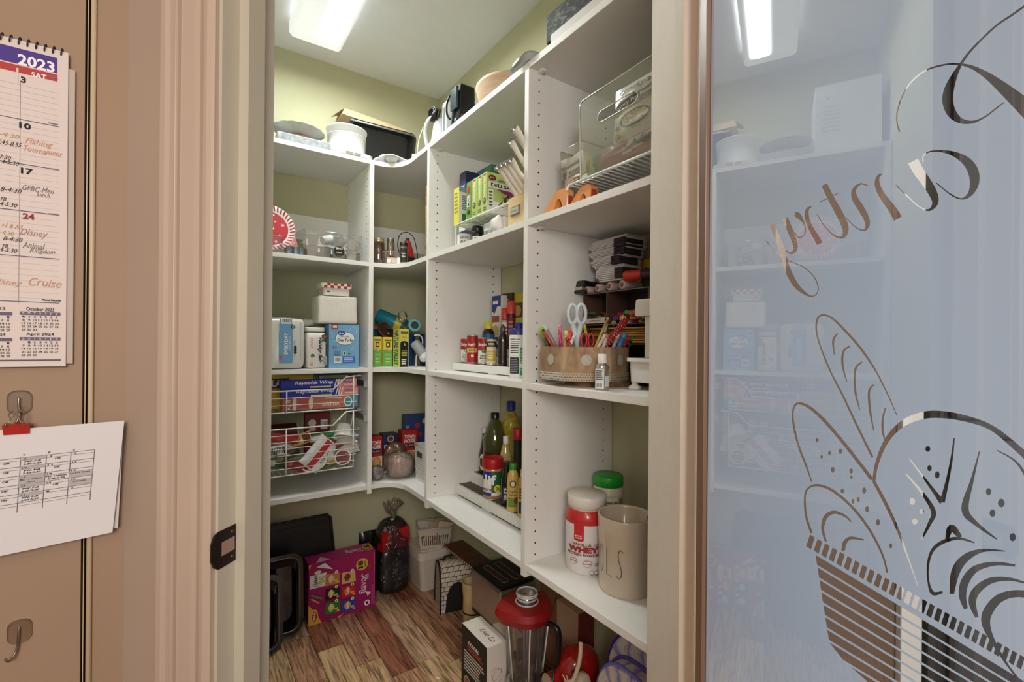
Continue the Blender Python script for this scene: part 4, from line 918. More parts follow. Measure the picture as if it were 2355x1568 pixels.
soft(w2, .15, h2, .15, .006, 21, 56, 30, 20).build('wrapped_stack', mat((230, 227, 218), .45, coat=.2, bump=1., scale=40), o)
hn = ht+.001+h2
cc = thing('food_container', 'white container with red and white checkered lid on top of the napkins', 'container', (.505, 2.01, hn+.001))
b = MB(); b.prism(rrect(.108, .09, .012), 0, .030, m=T(0, .045, 0)); b.build('container_body', mat((228, 224, 214), .5), cc)
b = MB(); b.prism(rrect(.122, .102, .014), .030, .050, m=T(0, .045, 0)); b.build('container_lid', mat((238, 234, 226), .5), cc)
f = Print(lambda u, v, l: (-.06+u*.12, -.006-l, .030+v*.020), .12, .02)
for i in range(8):
    for j in range(2):
        if (i+j) % 2 == 0: f.rect(.06+i*.11, j*.5, .06+(i+1)*.11, (j+1)*.5, (168, 34, 40)); f.L -= 1
f.build('checkered_print', cc)
b = MB(); b.box(-.041, -.028, -.0012, 0, .013, .018, m=T(0, 0, 0) @ RY(-.0)); b.build('label_mark', mat((40, 40, 46), .5), cc)
# ------------------------------------------------------------ CORNER, THIRD SHELF (snack boxes and bottles)
def snack(label, px0, px1, pyt, Y, d, rz=0.):
    loc, w, h = slotB(px0, px1, pyt, Y, z3); o = carton('snack_box', label, 'box', loc, rz, w, d, h, (236, 206, 70))
    f = face('F', w, d, h); f.rect(0, 0, 1, .56, (96, 174, 92)); f.rect(.12, .86, .88, .92, (110, 120, 50)); f.rect(.28, .66, .72, .82, (24, 24, 24)); f.rect(.38, .69, .62, .79, (235, 220, 120)); f.ell(.5, .55, .26, .055, (190, 140, 90)); f.ell(.6, .56, .1, .04, (226, 190, 150))
    f.lines(.2, .36, .8, .46, 3, (150, 200, 110), jag=0); f.text('200', .5, .27, .5, .07, (226, 220, 80), bold=.04); f.lines(.25, .10, .75, .2, 2, (226, 220, 80), jag=0); f.build('front_print', o); return o
snack('left yellow and green snack bar box at the corner shelf front', 858.5, 878, 774, 2.045, .14)
snack('second yellow and green snack bar box beside its twin', 882, 903, 775, 2.04, .14)
o = carton('snack_box', 'black snack box with almond picture behind the yellow-green pair', 'box', (.765, 2.19, z3), 0, .12, .05, .165, (28, 24, 22))
f = face('F', .12, .05, .165); 
for i in range(14): f.ell(rnd.uniform(.1, .9), rnd.uniform(.55, .95), .05, .03, rnd.choice(((150, 98, 60), (204, 160, 110), (230, 214, 190), (110, 64, 40))), n=8, rot=rnd.uniform(0, 3))
f.build('front_print', o)
loc, w, h = slotB(919, 941, 756, 1.985, z3)
nv = carton('snack_box', 'tall black and yellow granola bar box with green lettered spine', 'box', (loc[0], 1.985, z3), .12, w, .13, h, (224, 208, 92))
f = face('F', w, .13, h); f.rect(.06, 0, .94, .62, (22, 22, 22)); f.ell(.5, .62, .44, .06, (22, 22, 22)); f.rect(.1, .87, .9, .93, (84, 110, 48)); f.text('chewy', .5, .78, .5, .05, (120, 100, 40)); f.ell(.6, .60, .13, .035, (240, 236, 220)); f.ell(.66, .61, .12, .035, (22, 22, 22)); f.lines(.2, .28, .8, .44, 4, (210, 196, 80), jag=0); f.lines(.2, .06, .8, .22, 3, (235, 232, 220), jag=.2); f.build('front_print', nv)
f = face('L', w, .13, h); f.rect(.0, 0, .55, 1, (30, 26, 22)); f.rect(.55, 0, 1, 1, (214, 214, 120)); f.text('NATURE VALLEY', .78, .5, .92, .3, (44, 104, 54), rot=-PI/2, bold=.04); f.text('DARK', .3, .45, .4, .3, (230, 226, 214), rot=-PI/2, bold=.03)
for i in range(7): f.ell(rnd.uniform(.08, .48), rnd.uniform(.72, .96), .07, .025, rnd.choice(((150, 98, 60), (204, 160, 110), (230, 214, 190))), n=8)
f.build('side_print', nv)
tb = thing('water_bottle', 'teal water bottle with yellow band lying on top of the snack boxes', 'bottle', (.80, 2.13, 1.298), rot=(math.radians(0), math.radians(112), math.radians(-22)))
b = MB(); b.lathe([(.028, -.09), (.034, -.083), (.034, .02), (.034, .0201)], 28); b.build('bottle_body', mat((20, 128, 150), .35), tb)
b = MB(); b.lathe([(.0345, .0), (.0345, .03)], 28); b.build('yellow_band', mat((198, 176, 40), .4), tb)
b = MB(); b.lathe([(.034, .03), (.033, .05), (.028, .052), (.028, .062), (.026, .066)], 28); b.build('screw_cap', mat((24, 116, 136), .35), tb)
b = MB(); b.box(-.001, .001, .0335, .0348, -.06, -.01); b.build('printed_mark', mat((16, 40, 50), .4), tb)
o = thing('cup_lid', 'light teal round cup lid with clear centre facing outward', 'lid', (.855, 2.03, 1.282), rot=(math.radians(80), 0, math.radians(-15)))
b = MB(); b.lathe([(.017, 0), (.027, .0), (.030, .004), (.030, .012), (.026, .016), (.018, .016), (.017, .010)], 32, capb=False, capt=False); b.lathe([(.0005, .004), (.018, .004)], 24, mi=1, capb=False, capt=False); b.build('lid_ring', [mat((110, 190, 200), .4), mat((70, 80, 84), .2)], o)
o = thing('jar_lid', 'dark round jar lid with red rim behind the snack boxes', 'lid', (.742, 2.11, 1.262), rot=(math.radians(70), 0, .3))
b = MB(); b.lathe([(.0, .004), (.030, .004), (.033, .009), (.036, .006), (.036, 0), (.03, -.004)], 30, capb=False); b.build('lid_body', mat((58, 44, 36), .4), o); b = MB(); b.tube([(.0355*math.cos(a*PI/14), .0355*math.sin(a*PI/14), .008) for a in range(28)], .0026, 6, closed=True); b.build('red_rim', mat((160, 40, 48), .35), o)
for lb, x, y, z, c_, r, h_ in (('dark teal tumbler behind the first snack box', .700, 2.16, z3, (24, 70, 84), .034, .17), ('royal blue cup behind the granola bar box', .86, 2.12, z3, (26, 66, 140), .034, .15), ('navy blue cup at the back of the corner shelf', .935, 2.08, z3, (22, 54, 96), .032, .15)):
    lathe_thing('tumbler', lb, 'cup', (x, y, z), [(r*.8, 0), (r*.82, .004), (r, h_-.003), (r*.98, h_), (r*.9, h_-.004), (r*.75, .01)], mat(c_, .35, coat=.3), n=24)
jt = thing('wine_glass', 'clear stemmed glass tipped among the bottles in the corner', 'glass', (.822, 2.06, 1.272), rot=(math.radians(35), math.radians(-30), 0))
b = MB(); b.lathe([(.018, 0), (.003, .003), (.003, .035), (.016, .048), (.022, .07), (.020, .085)], 20, capt=False); b.build('glass_bowl', clear(gloss=.2, fk=.8, haze=.05), jt)
sq = thing('squeeze_bottle', 'white baby bottle with grey label standing upside down at the shelf front', 'bottle', (.872, 1.965, z3+.055), rot=(math.radians(28), math.radians(150), 0))
b = MB(); b.lathe([(.020, -.07), (.024, -.066), (.024, .0)], 24); b.build('bottle_body', mat((150, 152, 160), .35), sq)
b = MB(); b.lathe([(.024, 0), (.027, .003), (.027, .020), (.022, .026), (.012, .030), (.009, .036), (.003, .040)], 24); b.build('white_cap', mat((238, 238, 240), .35), sq)
hb = thing('hanger_loop', 'white plastic loop handle sticking up beside the granola box', 'handle ring', (.862, 2.0, z3+.10), BR*.2)
b = MB(); b.tube(spline([(-.02, 0, .04), (.0, 0, .043), (.016, 0, .03), (.018, 0, .0), (.004, 0, -.03), (-.008, 0, -.05), (-.01, 0, -.098)], 6), .0035, 8); b.build('loop', mat((236, 236, 238), .35), hb)
bk = thing('glass_rack', 'clear ribbed plastic caddy next to the partition on the corner shelf', 'caddy', (.875, 1.80, z3), BR)
open_bin(.07, .12, .09, clear((200, 220, 225), .9, .08, .15), bk, taper=.95)
for i in range(3):
    b = MB(); b.tube([(-.032, -.001, .02+.025*i), (.032, -.001, .02+.025*i)], .002, 6); b.build('rib', mat((220, 224, 226), .3), bk)
# ------------------------------------------------------------ WIRE PULL-OUT BASKETS
def wire_basket(label, zr, zb_, zside, xr=.598, n=7, y0=1.984):
    o = thing('wire_basket', label, 'basket', (.32, y0, zb_), 0, 'pull-out wire baskets in the left shelf unit'); ox_, oy_ = .32, y0
    xl, D_ = .062, .29; X0, X1 = xl-ox_, xr-ox_; H = zr-zb_; HS = zside-zb_
    b = MB()
    rim = [(X0, D_, HS), (X0, .02, HS), (X0+.05, 0, H), (X1-.11, 0, H), (X1-.06, 0, HS-.004), (X1, 0, HS), (X1, D_, HS)]
    b.tube(rim, .0032, 6, closed=True); b.build('rim_wire', M_wire, o)
    for k_ in range(n):
        t = (k_+1)/n; z = H*(1-t)+.0008; ins = .026*t; b = MB()
        b.tube([(X0+ins, D_-.01, z), (X0+ins, .004*t, z), (X1-ins, .004*t, z), (X1-ins, D_-.01, z)], .0016 if k_ < n-1 else .0026, 5, closed=True); b.build('side_wire', M_wire, o)
    for x in (X0+.12, X1-.235 if 0 else -.006+.0, X1-.03):
        zt = HS if x > X1-.06 else H
        b = MB(); b.tube([(x, -.0045, zt), (x, -.0045, .001)], .0028, 6); b.build('upright_wire', M_wire, o)
    for y in (.1, .2):
        b = MB(); b.tube([(X1, y, HS), (X1-.026, y, 0)], .0018, 5); b.build('upright_wire', M_wire, o)
    b = MB()
    for i in range(24): x = X0+.035+(X1-X0-.07)*i/23; b.tube([(x, .006, .001), (x, D_-.01, .001)], .0011, 4)
    b.build('floor_grid', M_wire, o)['kind'] = 'stuff'
    return o
wire_basket('upper wire basket holding foil and wax paper boxes', 1.012, .928, 1.064, n=3)
wire_basket('lower deeper wire basket filled with snacks and foam cups', .866, .685, .920, n=7)
for z, lb in ((1.030, 'upper metal drawer slide on the partition panel'), (.885, 'lower metal drawer slide on the partition panel')):
    o = thing('drawer_slide', lb, 'slide', (.6244, 2.0, z), 0, 'drawer slides of the wire baskets')
    b = MB(); b.box(-.012, 0, -.022, .25, -.011, .011, bev=.001); b.build('rail', M_steel, o); b = MB(); b.box(-.016, .0, -.026, -.021, -.016, .014, bev=.001); b.build('end_bracket', mat((200, 202, 204), .25, metal=.6), o)
def long_box(name, label, x0, x1, y0, z0, h, d, col, rz=0.):
    w = x1-x0; return carton(name, label, 'box', ((x0+x1)/2, y0, z0), rz, w, d, h, col), w
zb1 = .934
wx, w = long_box('wax_paper_box', 'upside-down orange pink wax paper box at the bottom of the upper basket', .302, .590, 1.998, zb1, .050, .05, (186, 112, 84))
f = face('F', w, .05, .05); f.rect(0, 0, .13, 1, (176, 98, 76)); f.rect(.13, 0, .17, 1, (226, 216, 206)); f.rect(.19, .12, .33, .88, (186, 80, 70)); f.ell(.36, .5, .03, .5, (230, 214, 204)); f.text('wax paper', .62, .38, .24, .36, (236, 220, 210), rot=PI, bold=.02); f.lines(.55, .75, .78, .9, 1, (236, 220, 210)); f.poly([(.82, 0), (1, 0), (1, 1), (.88, 1)], (70, 146, 176)); f.ell(.86, .5, .058, .42, (236, 236, 236)); f.ell(.86, .5, .043, .32, (70, 136, 150)); f.text('75', .065, .25, .06, .3, (240, 230, 222), rot=PI, bold=.03); f.lines(.03, .6, .1, .85, 2, (240, 230, 222)); f.build('front_print', wx)
def foil(label, x0, x1, y, z):
    o, w = long_box('foil_box', label, x0, x1, y, z, .033, .055, (28, 46, 166)); f = face('F', w, .055, .033)
    f.text('Reynolds Wrap', .42, .62, .50, .52, (240, 240, 244), bold=.03, shear=.2); f.rect(.72, 0, 1, 1, (222, 150, 142)); 
    for i in range(3): f.poly([(.68+i*.035, 0), (.695+i*.035, 0), (.725+i*.035, 1), (.71+i*.035, 1)], (238, 238, 242)); f.L -= 1
    f.L += 1; f.text('EVERYDAY', .88, .6, .14, .3, (130, 40, 130), bold=.02); f.lines(.82, .2, .95, .4, 1, (240, 220, 216)); f.rect(.36, .04, .64, .22, (230, 220, 170)); f.text('75', .95, .35, .04, .3, (240, 230, 230)); f.build('front_print', o); return o
foil('lower blue and pink aluminium foil box in the upper basket', .300, .592, 2.000, zb1+.0505)
foil('top blue and pink aluminium foil box in the upper basket', .298, .588, 2.006, zb1+.0505+.0335)
o, w = long_box('storage_bag_box', 'yellow and black food bag box behind the foil boxes', .19, .43, 2.075, zb1, .138, .07, (214, 180, 50)); f = face('F', w, .07, .138); f.rect(0, .60, .62, .88, (60, 40, 28)); f.text('GLAD', .42, .74, .34, .2, (240, 240, 240), bold=.04); f.build('front_print', o)
o, w = long_box('zipper_bag_pack', 'blue and clear pack of zipper bags behind the foil boxes', .455, .575, 2.085, zb1, .138, .03, (150, 168, 176)); f = face('F', w, .03, .138); f.rect(.1, .8, .9, .9, (140, 150, 60)); f.rect(0, .93, 1, 1, (60, 76, 120)); f.build('front_print', o)
# lower basket: snacks, foam cups, packets
zb2 = .690
pg = thing('chip_can', 'dark red chip canister with white mascot-free badge lying across the back', 'canister', (.43, 2.20, zb2+.125), rot=(0, math.radians(90), 0))
pg['label'] = 'dark red round chip canister lying across the back of the lower basket'
b = MB(); b.lathe([(.038, -.11), (.038, .11)], 28); b.build('tube_body', mat((104, 22, 24), .35), pg); b = MB(); b.lathe([(.039, .11), (.039, .118), (.036, .12)], 28); b.build('plastic_lid', mat((230, 226, 220), .4), pg)
f = Print(lambda u, v, l: ((.038+l)*math.cos(2.7+v*.9)*-1*-1, -(.038+l)*math.sin(2.7+v*.9-1.2)*1, -.05+u*.11), .11, .034)
o = carton('snack_box', 'dark red snack box standing at the back of the lower basket', 'box', (.46, 2.13, zb2+.02), 0, .10, .03, .19, (112, 24, 26))
f = face('F', .10, .03, .19); f.rect(.62, .62, .9, .84, (225, 220, 214)); f.bars(.64, .64, .88, .82); f.ell(.28, .78, .16, .08, (214, 206, 198)); f.rect(.16, .6, .42, .68, (214, 206, 198)); f.build('front_print', o)
pg.location = (.30, 2.21, zb2+.125); pg.scale = (1, 1, .8)
foam = mat((222, 218, 208), .6)
def foam_cup(label, loc, r, h, rot):
    o = thing('foam_cup', label, 'cup', loc, 0, 'white foam cups and bowls in the lower basket', rot)
    b = MB(); b.lathe([(r*.62, 0), (r*.7, .003), (r*.96, h), (r*1.04, h+.001), (r*1.04, h+.004), (r*.92, h+.003), (r*.66, .006)], 28, sx=1, sy=.8); b.build('cup_body', foam, o); return o
foam_cup('tall stack of white foam bowls leaning at the basket right, topmost bowl', (.545, 2.03, zb2+.165), .042, .055, (math.radians(150), math.radians(14), 0))
foam_cup('white foam bowl in the middle of the leaning stack', (.555, 2.035, zb2+.135), .044, .055, (math.radians(160), math.radians(8), 0))
foam_cup('white foam bowl at the bottom of the leaning stack', (.560, 2.04, zb2+.105), .047, .055, (math.radians(172), math.radians(-4), 0))
foam_cup('egg-shaped white foam cup in the middle of the basket', (.480, 2.005, zb2+.045), .030, .052, (math.radians(-75), math.radians(35), 0))
foam_cup('white foam bowl lying at the left of the basket', (.315, 2.02, zb2+.085), .045, .04, (math.radians(-60), math.radians(20), 0))
foam_cup('white foam bowl lying low behind the striped packet', (.43, 2.03, zb2+.012), .05, .035, (math.radians(50), math.radians(-25), 0))
sn = thing('snack_tub', 'round white-rimmed snack tub lying on its side at the basket corner', 'tub', (.533, 2.005, zb2+.036), rot=(math.radians(86), 0, math.radians(-15)))
b = MB(); b.lathe([(.022, -.03), (.031, .0), (.033, .002), (.033, .006), (.029, .005)], 28); b.build('tub_body', mat((232, 230, 226), .45), sn); b = MB(); b.lathe([(.0275, .0052), (.0272, .0058)], 24); b.build('printed_lid', mat((120, 56, 40), .4, vary=.6, scale=70), sn)
def packet(label, loc, w, h, d, col, rot, deco=None, seed=0, group=None, name='snack_packet', cat='packet'):
    o = thing(name, label, cat, loc, 0, group, rot); b, fn = pouch(w, h, d, seed); b.build('wrapper', mat(col, .3, coat=.4), o)
    if deco: f = Print(fn, w, h, lift=.0016, seg=10, segv=10); deco(f); f.build('printed_label', o)
    return o
packet('white packet with wide red stripe lying diagonally in the lower basket', (.395, 2.0, zb2+.012), .085, .135, .018, (222, 220, 220), (math.radians(-8), math.radians(42), 0), lambda f: (f.rect(.38, .03, .66, .97, (180, 40, 36)), f.rect(.05, .1, .2, .9, (236, 236, 238)), f.text('RAMEN', .82, .5, .4, .12, (60, 60, 66), rot=PI/2)), 1)
packet('yellow chocolate wafer packet under the rim of the lower basket', (.365, 2.02, zb2+.098), .11, .045, .014, (206, 178, 88), (math.radians(-10), math.radians(-16), 0), lambda f: (f.text('CRUNCH', .4, .5, .4, .5, (60, 30, 20), bold=.03), f.rect(.7, .1, .95, .9, (110, 50, 30))), 2)
packet('green granola packet lying along the top of the lower basket pile', (.475, 2.025, zb2+.112), .13, .032, .014, (26, 120, 60), (math.radians(-8), math.radians(-10), 0), lambda f: (f.text('OATS', .85, .5, .18, .6, (210, 206, 60), bold=.03), f.rect(.05, .2, .3, .8, (200, 200, 210))), 3)
packet('red foil packet at the left of the lower basket', (.31, 2.01, zb2+.118), .10, .035, .014, (170, 36, 32), (math.radians(-8), math.radians(12), 0), None, 4)
packet('brown and red candy packet beneath the egg-shaped cup', (.535, 2.02, zb2+.075), .075, .03, .014, (150, 58, 40), (math.radians(-8), math.radians(-6), 0), lambda f: f.rect(.5, .1, .9, .9, (80, 140, 190)), 5)
packet('blue and silver twist packet beside the foam bowls', (.578, 2.03, zb2+.092), .06, .03, .012, (120, 150, 186), (math.radians(-8), math.radians(-30), 0), lambda f: f.rect(.3, .2, .6, .8, (226, 230, 236)), 6)
packet('dark green tea packet low at the left of the basket', (.275, 2.0, zb2+.028), .085, .06, .016, (40, 84, 52), (math.radians(-8), math.radians(8), 0), lambda f: (f.rect(.1, .1, .5, .5, (210, 206, 196)), f.ell(.7, .6, .15, .2, (150, 110, 70))), 7)
packet('white packet with barcode at the left of the lower basket', (.28, 2.0, zb2+.072), .085, .04, .014, (218, 216, 214), (math.radians(-8), math.radians(-5), 0), lambda f: f.bars(.3, .1, .9, .9), 8)
packet('black and brown wrapped bar in the middle of the pile', (.33, 2.008, zb2+.055), .09, .03, .014, (44, 32, 28), (math.radians(-8), math.radians(-22), 0), lambda f: f.rect(.2, .3, .6, .7, (150, 110, 84)), 9)
packet('red and black candy packet at the bottom left', (.35, 2.002, zb2+.006), .09, .035, .014, (140, 30, 34), (math.radians(-8), math.radians(20), 0), None, 10)
packet('green and yellow wrapper at the bottom right of the pile', (.505, 2.02, zb2+.004), .09, .04, .014, (84, 96, 50), (math.radians(-8), math.radians(-20), 0), lambda f: f.ell(.5, .5, .2, .3, (190, 150, 60)), 11)
packet('silver foil wrapper poking out at the right of the lower basket', (.60, 2.06, zb2+.05), .05, .03, .01, (150, 150, 152), (math.radians(-8), math.radians(-40), 0), None, 12)
# ------------------------------------------------------------ CORNER, LOWEST SHELF
z5 = .603
def cracker(label, x, y, w, h, rz, d=.06):
    o = carton('cracker_box', label, 'box', (x, y, z5), rz, w, d, h, (176, 30, 34)); f = face('F', w, d, h)
    f.rect(0, 0, 1, .48, (226, 206, 180)); f.text('TOWN', .5, .84, .7, .10, (240, 236, 226), bold=.03); f.text('HOUSE', .5, .73, .7, .10, (240, 236, 226), bold=.03); f.rect(.15, .56, .85, .66, (24, 32, 80)); f.text('Flip Sides', .5, .61, .6, .06, (226, 206, 120)); f.ell(.55, .30, .35, .17, (190, 140, 70)); f.ell(.5, .33, .25, .1, (214, 170, 100)); f.build('front_print', o); return o
cracker('red cracker box with cookie picture beside the left partition', .705, 2.10, .058, .175, .05)
o = carton('cracker_box', 'navy blue cracker box showing its nutrition panel', 'box', (.782, 2.125, z5), .0, .07, .06, .175, (28, 38, 84))
f = face('F', .07, .06, .175); f.ell(.5, .87, .25, .09, (200, 170, 80)); f.ell(.5, .87, .17, .06, (60, 60, 120)); f.rect(.05, .18, .92, .72, (226, 226, 226)); f.text('Nutrition Facts', .48, .68, .8, .05, (30, 30, 40), bold=.03); f.lines(.1, .2, .88, .64, 12, (80, 80, 96), jag=.3); f.build('front_print', o)
cracker('red and cream cracker box in the middle of the corner shelf', .872, 2.115, .078, .185, -.05)
o = carton('snack_box', 'wide dark blue snack box with fruit pictures at the back', 'box', (.965, 2.16, z5+.0), -.12, .19, .07, .245, (24, 60, 118))
f = face('F', .19, .07, .245); f.text('PACK', .07, .68, .3, .09, (150, 160, 190), rot=PI/2, bold=.02)
for u, v, c_ in ((.32, .80, (170, 40, 40)), (.52, .88, (206, 196, 140)), (.75, .78, (196, 90, 80)), (.38, .62, (150, 44, 40)), (.6, .66, (214, 190, 120)), (.85, .9, (90, 60, 80))): f.ell(u, v, .075, .055, c_, rot=.6)
f.build('front_print', o)
def bag(name, label, cat, loc, w, d, h, inner, seed, e=.75, tie=None, film=None, nz=.008, sc=16):
    o = thing(name, label, cat, loc)
    if inner: soft(w*.9, d*.9, h*.9, e, nz*.7, seed+5, 24, 14, sc).build('bread', inner, o).location = (0, d*.05, .003)
    soft(w, d, h, e, nz, seed, 40, 24, sc*2.2).build('plastic_film', film or clear((246, 240, 240), .25, .16, .14, (236, 226, 226), wr=45, fk=1.6), o)
    if tie:
        x, y, z = tie; b = MB(); b.sheet(lambda u, v: (x+(.004+.024*v*(1+.3*math.sin(u*30)))*math.cos(2*PI*u), y+(.004+.015*v)*math.sin(2*PI*u), z+.032*v+.006*v*math.sin(u*43)), 30, 4, wrap=True); b.build('gathered_neck', film or clear((246, 240, 240), .9, .09, .3, (236, 226, 226)), o)
    return o
brd = mat((176, 134, 92), .6, vary=.22, scale=26, bump=.4)
bag('bread_bag', 'bread loaf in twisted clear bag lying at the corner shelf front', 'bread', (.782, 1.955, z5), .13, .12, .112, brd, 31)
o = thing('bread_bag', 'second bread bag lying behind with brown buns', 'bread', (.79, 2.065, z5+.003)); soft(.11, .06, .135, .7, .008, 44, 30, 18, 22).build('plastic_film', clear((240, 226, 216), .3, .16, .25, (200, 160, 130), wr=40), o); soft(.10, .05, .125, .7, .006, 49, 24, 14, 16).build('bread', mat((130, 84, 62), .6, vary=.2, scale=30), o)
o = bag('bread_bag', 'small clear bag of rolls against the left partition', 'bread', (.685, 2.0, z5), .06, .06, .062, mat((120, 98, 90), .5, vary=.4, scale=50), 37)
b = MB(); b.tube(spline([(.030, .02, .03), (.040, .01, .034), (.050, .008, .026)], 5), .005, 8, rad=None); b.build('gathered_neck', clear((246, 240, 240), 1., .09, .4), o)
pb = thing('perforated_basket', 'white perforated plastic basket against the partition on the lowest shelf', 'basket', (.830, 1.852, z5), BR)
b = MB(); W2, D2, H2 = .21, .16, .155
V = [(-W2/2*.94, .004, 0), (W2/2*.94, .004, 0), (W2/2*.94, D2-.004, 0), (-W2/2*.94, D2-.004, 0), (-W2/2, 0, H2), (W2/2, 0, H2), (W2/2, D2, H2), (-W2/2, D2, H2)]
b._new(V, [(0, 1, 2, 3), (0, 1, 5, 4), (1, 2, 6, 5), (2, 3, 7, 6), (3, 0, 4, 7)])
b._new([(x*.97, .004+y*.95, z+.002) for x, y, z in V], [(3, 2, 1, 0), (4, 5, 1, 0), (5, 6, 2, 1), (6, 7, 3, 2), (7, 4, 0, 3)]); b.build('basket_body', mat((226, 226, 222), .45), pb)
b = MB(); b.tube([V[4], V[5], V[6], V[7]], .004, 6, closed=True); b.build('rim', mat((234, 234, 230), .4), pb)
b = MB()
for i in range(17):
    for j in range(10):
        x, z = -.095+.0117*i+.0055*(j % 2), .018+.0115*j; b._new([(x+.0022*math.cos(a), .0028-z*.0255-.0006, z+.0022*math.sin(a)) for a in (0, 1.05, 2.1, 3.14, 4.2, 5.24)], [(5, 4, 3, 2, 1, 0)])
        xx_ = .018+.012*i
        if xx_ < .14: b._new([(-W2/2*.94-z*.0406-.0006, xx_+.0022*math.cos(a), z+.0022*math.sin(a)) for a in (0, 1.05, 2.1, 3.14, 4.2, 5.24)], [(0, 1, 2, 3, 4, 5)])
tag(b.build('perforations', mat((60, 52, 44), .7), pb), kind='stuff')
b = MB(); b.box(-.075, -.025, -.0035, -.001, .105, .128, bev=.004); b.build('handle_slot', mat((40, 44, 56), .4), pb)
packet('silver and purple foil chip bag in the white perforated basket', (.872, 1.885, z5+.09), .11, .12, .035, (200, 200, 206), (math.radians(-14), math.radians(-12), BR), lambda f: (f.rect(.45, .55, .98, .98, (120, 60, 150)), f.rect(.1, .6, .4, .9, (226, 226, 230))), 15)
# ============================================================ RIGHT WALL, BAYS TWO AND THREE
SINY, COSY = math.sin(YAW), math.cos(YAW)
def cylR(pl, pr, pyt, X, zb, front=True):
    m_ = (pl+pr)/2; Y, _ = atX(m_, pyt, X); dx, dy, bb = ray(m_, pyt); zc = X/dx
    r = (pr-pl)/2/F_PX*zc; zf = zc-(r if front else 0); return (X, Y, zb), r, CAM_H+bb*zf-zb
def pt(px, py, t): dx, dy, bb = ray(px, py); return Vector((dx*t, dy*t, CAM_H+bb*t))
def facing(x, y): return math.atan2(y, x)-PI/2      # rotation that turns a thing's front to the viewer's side of the aisle
def wire_rack(label, Y1, Y0, X0, X1, zb, zt, step=.0145):
    cy = (Y0+Y1)/2; o = thing('wire_rack', label, 'rack', (X0, cy, zb), BR, 'white wire shelf racks'); w = Y1-Y0; d = X1-X0; h = zt-zb
    for x in (-w/2, w/2):
        for y in (0, d): b = MB(); b.tube(spline([(x, y, 0), (x, y, h-.012), (x*.985, y, h-.003), (x*.96, y, h)], 4), .0032, 6); b.build('leg', M_wire, o)
    b = MB(); b.tube([(-w/2*.96, 0, h), (w/2*.96, 0, h)], .0032, 6); b.build('edge_wire', M_wire, o)
    b = MB(); b.tube([(-w/2*.96, d, h), (w/2*.96, d, h)], .0032, 6); b.build('edge_wire', M_wire, o)
    n = int(w*.94/step)
    base = None
    for i in range(n+1):
        x = -w*.47+w*.94*i/n
        if base is None: b = MB(); b.tube([(0, 0, h-.003), (0, d, h-.003)], .0019, 5); base = b.build('cross_wire', M_wire, o); q = base
        else: q = base.copy(); COL.objects.link(q); q.parent = o
        q.location = (x, 0, 0)
    return o
# ---- bay two, second shelf
wire_rack('white wire rack carrying upright food boxes in the middle bay', 1.497, 1.160, .785, 1.05, z2, 1.623)
zt = 1.6262
def boxR(name, label, pl, pr, pyt, X, zb, d, col, fr=None, sd=None, cat='box', rz=0., group=None):
    loc, w, h = slotR(pl, pr, pyt, X, zb); o = carton(name, label, cat, loc, BR+rz, w, d, h, col, group)
    if fr: f = face('F', w, d, h); fr(f); f.build('front_print', o)
    if sd: f = face('R', w, d, h); sd(f); f.build('side_print', o)
    return o
GRN = (150, 178, 70)
boxR('cocoa_box', 'yellow and white box at the left end of the wire rack', 1044, 1056, 433, .79, zt, .055, (226, 218, 70), lambda f: f.lines(.2, .3, .8, .9, 6, (150, 140, 60)), lambda f: (f.rect(0, 0, 1, 1, (226, 228, 226)), f.rect(0, .88, 1, 1, (120, 150, 190)), f.rect(.2, .1, .5, .3, (60, 110, 60)), f.lines(.2, .4, .8, .8, 8, (120, 120, 130))))
boxR('stock_box', 'navy and white stock carton behind the yellow box', 1057, 1071, 396, .85, zt, .06, (34, 40, 84), lambda f: (f.rect(0, 0, 1, .62, (214, 218, 224)), f.text('STOCK', .5, .72, .8, .1, (226, 226, 230), bold=.03)), lambda f: (f.rect(0, 0, 1, .6, (206, 210, 218)), f.lines(.2, .1, .8, .5, 5, (90, 100, 130))))
boxR('pasta_box', 'green box with red emblem standing left of the three matching spines', 1073, 1084, 418, .79, zt, .12, (112, 150, 60), lambda f: (f.ell(.5, .78, .3, .1, (170, 40, 50)), f.rect(.15, .34, .85, .64, (230, 232, 220)), f.text('MAC', .5, .5, .26, .4, (60, 60, 50), rot=PI/2), f.ell(.5, .2, .3, .06, (40, 70, 40))), lambda f: f.rect(0, 0, 1, 1, (178, 190, 120)))
def spine(f): f.text('Suddenly Salad', .5, .66, .52, .55, (236, 240, 216), rot=PI/2, bold=.02); f.ell(.5, .94, .3, .03, (160, 60, 60)); f.ell(.5, .3, .34, .08, (90, 100, 50)); f.lines(.2, .05, .8, .16, 2, (70, 110, 60), jag=0); f.ell(.4, .32, .12, .03, (196, 180, 110))
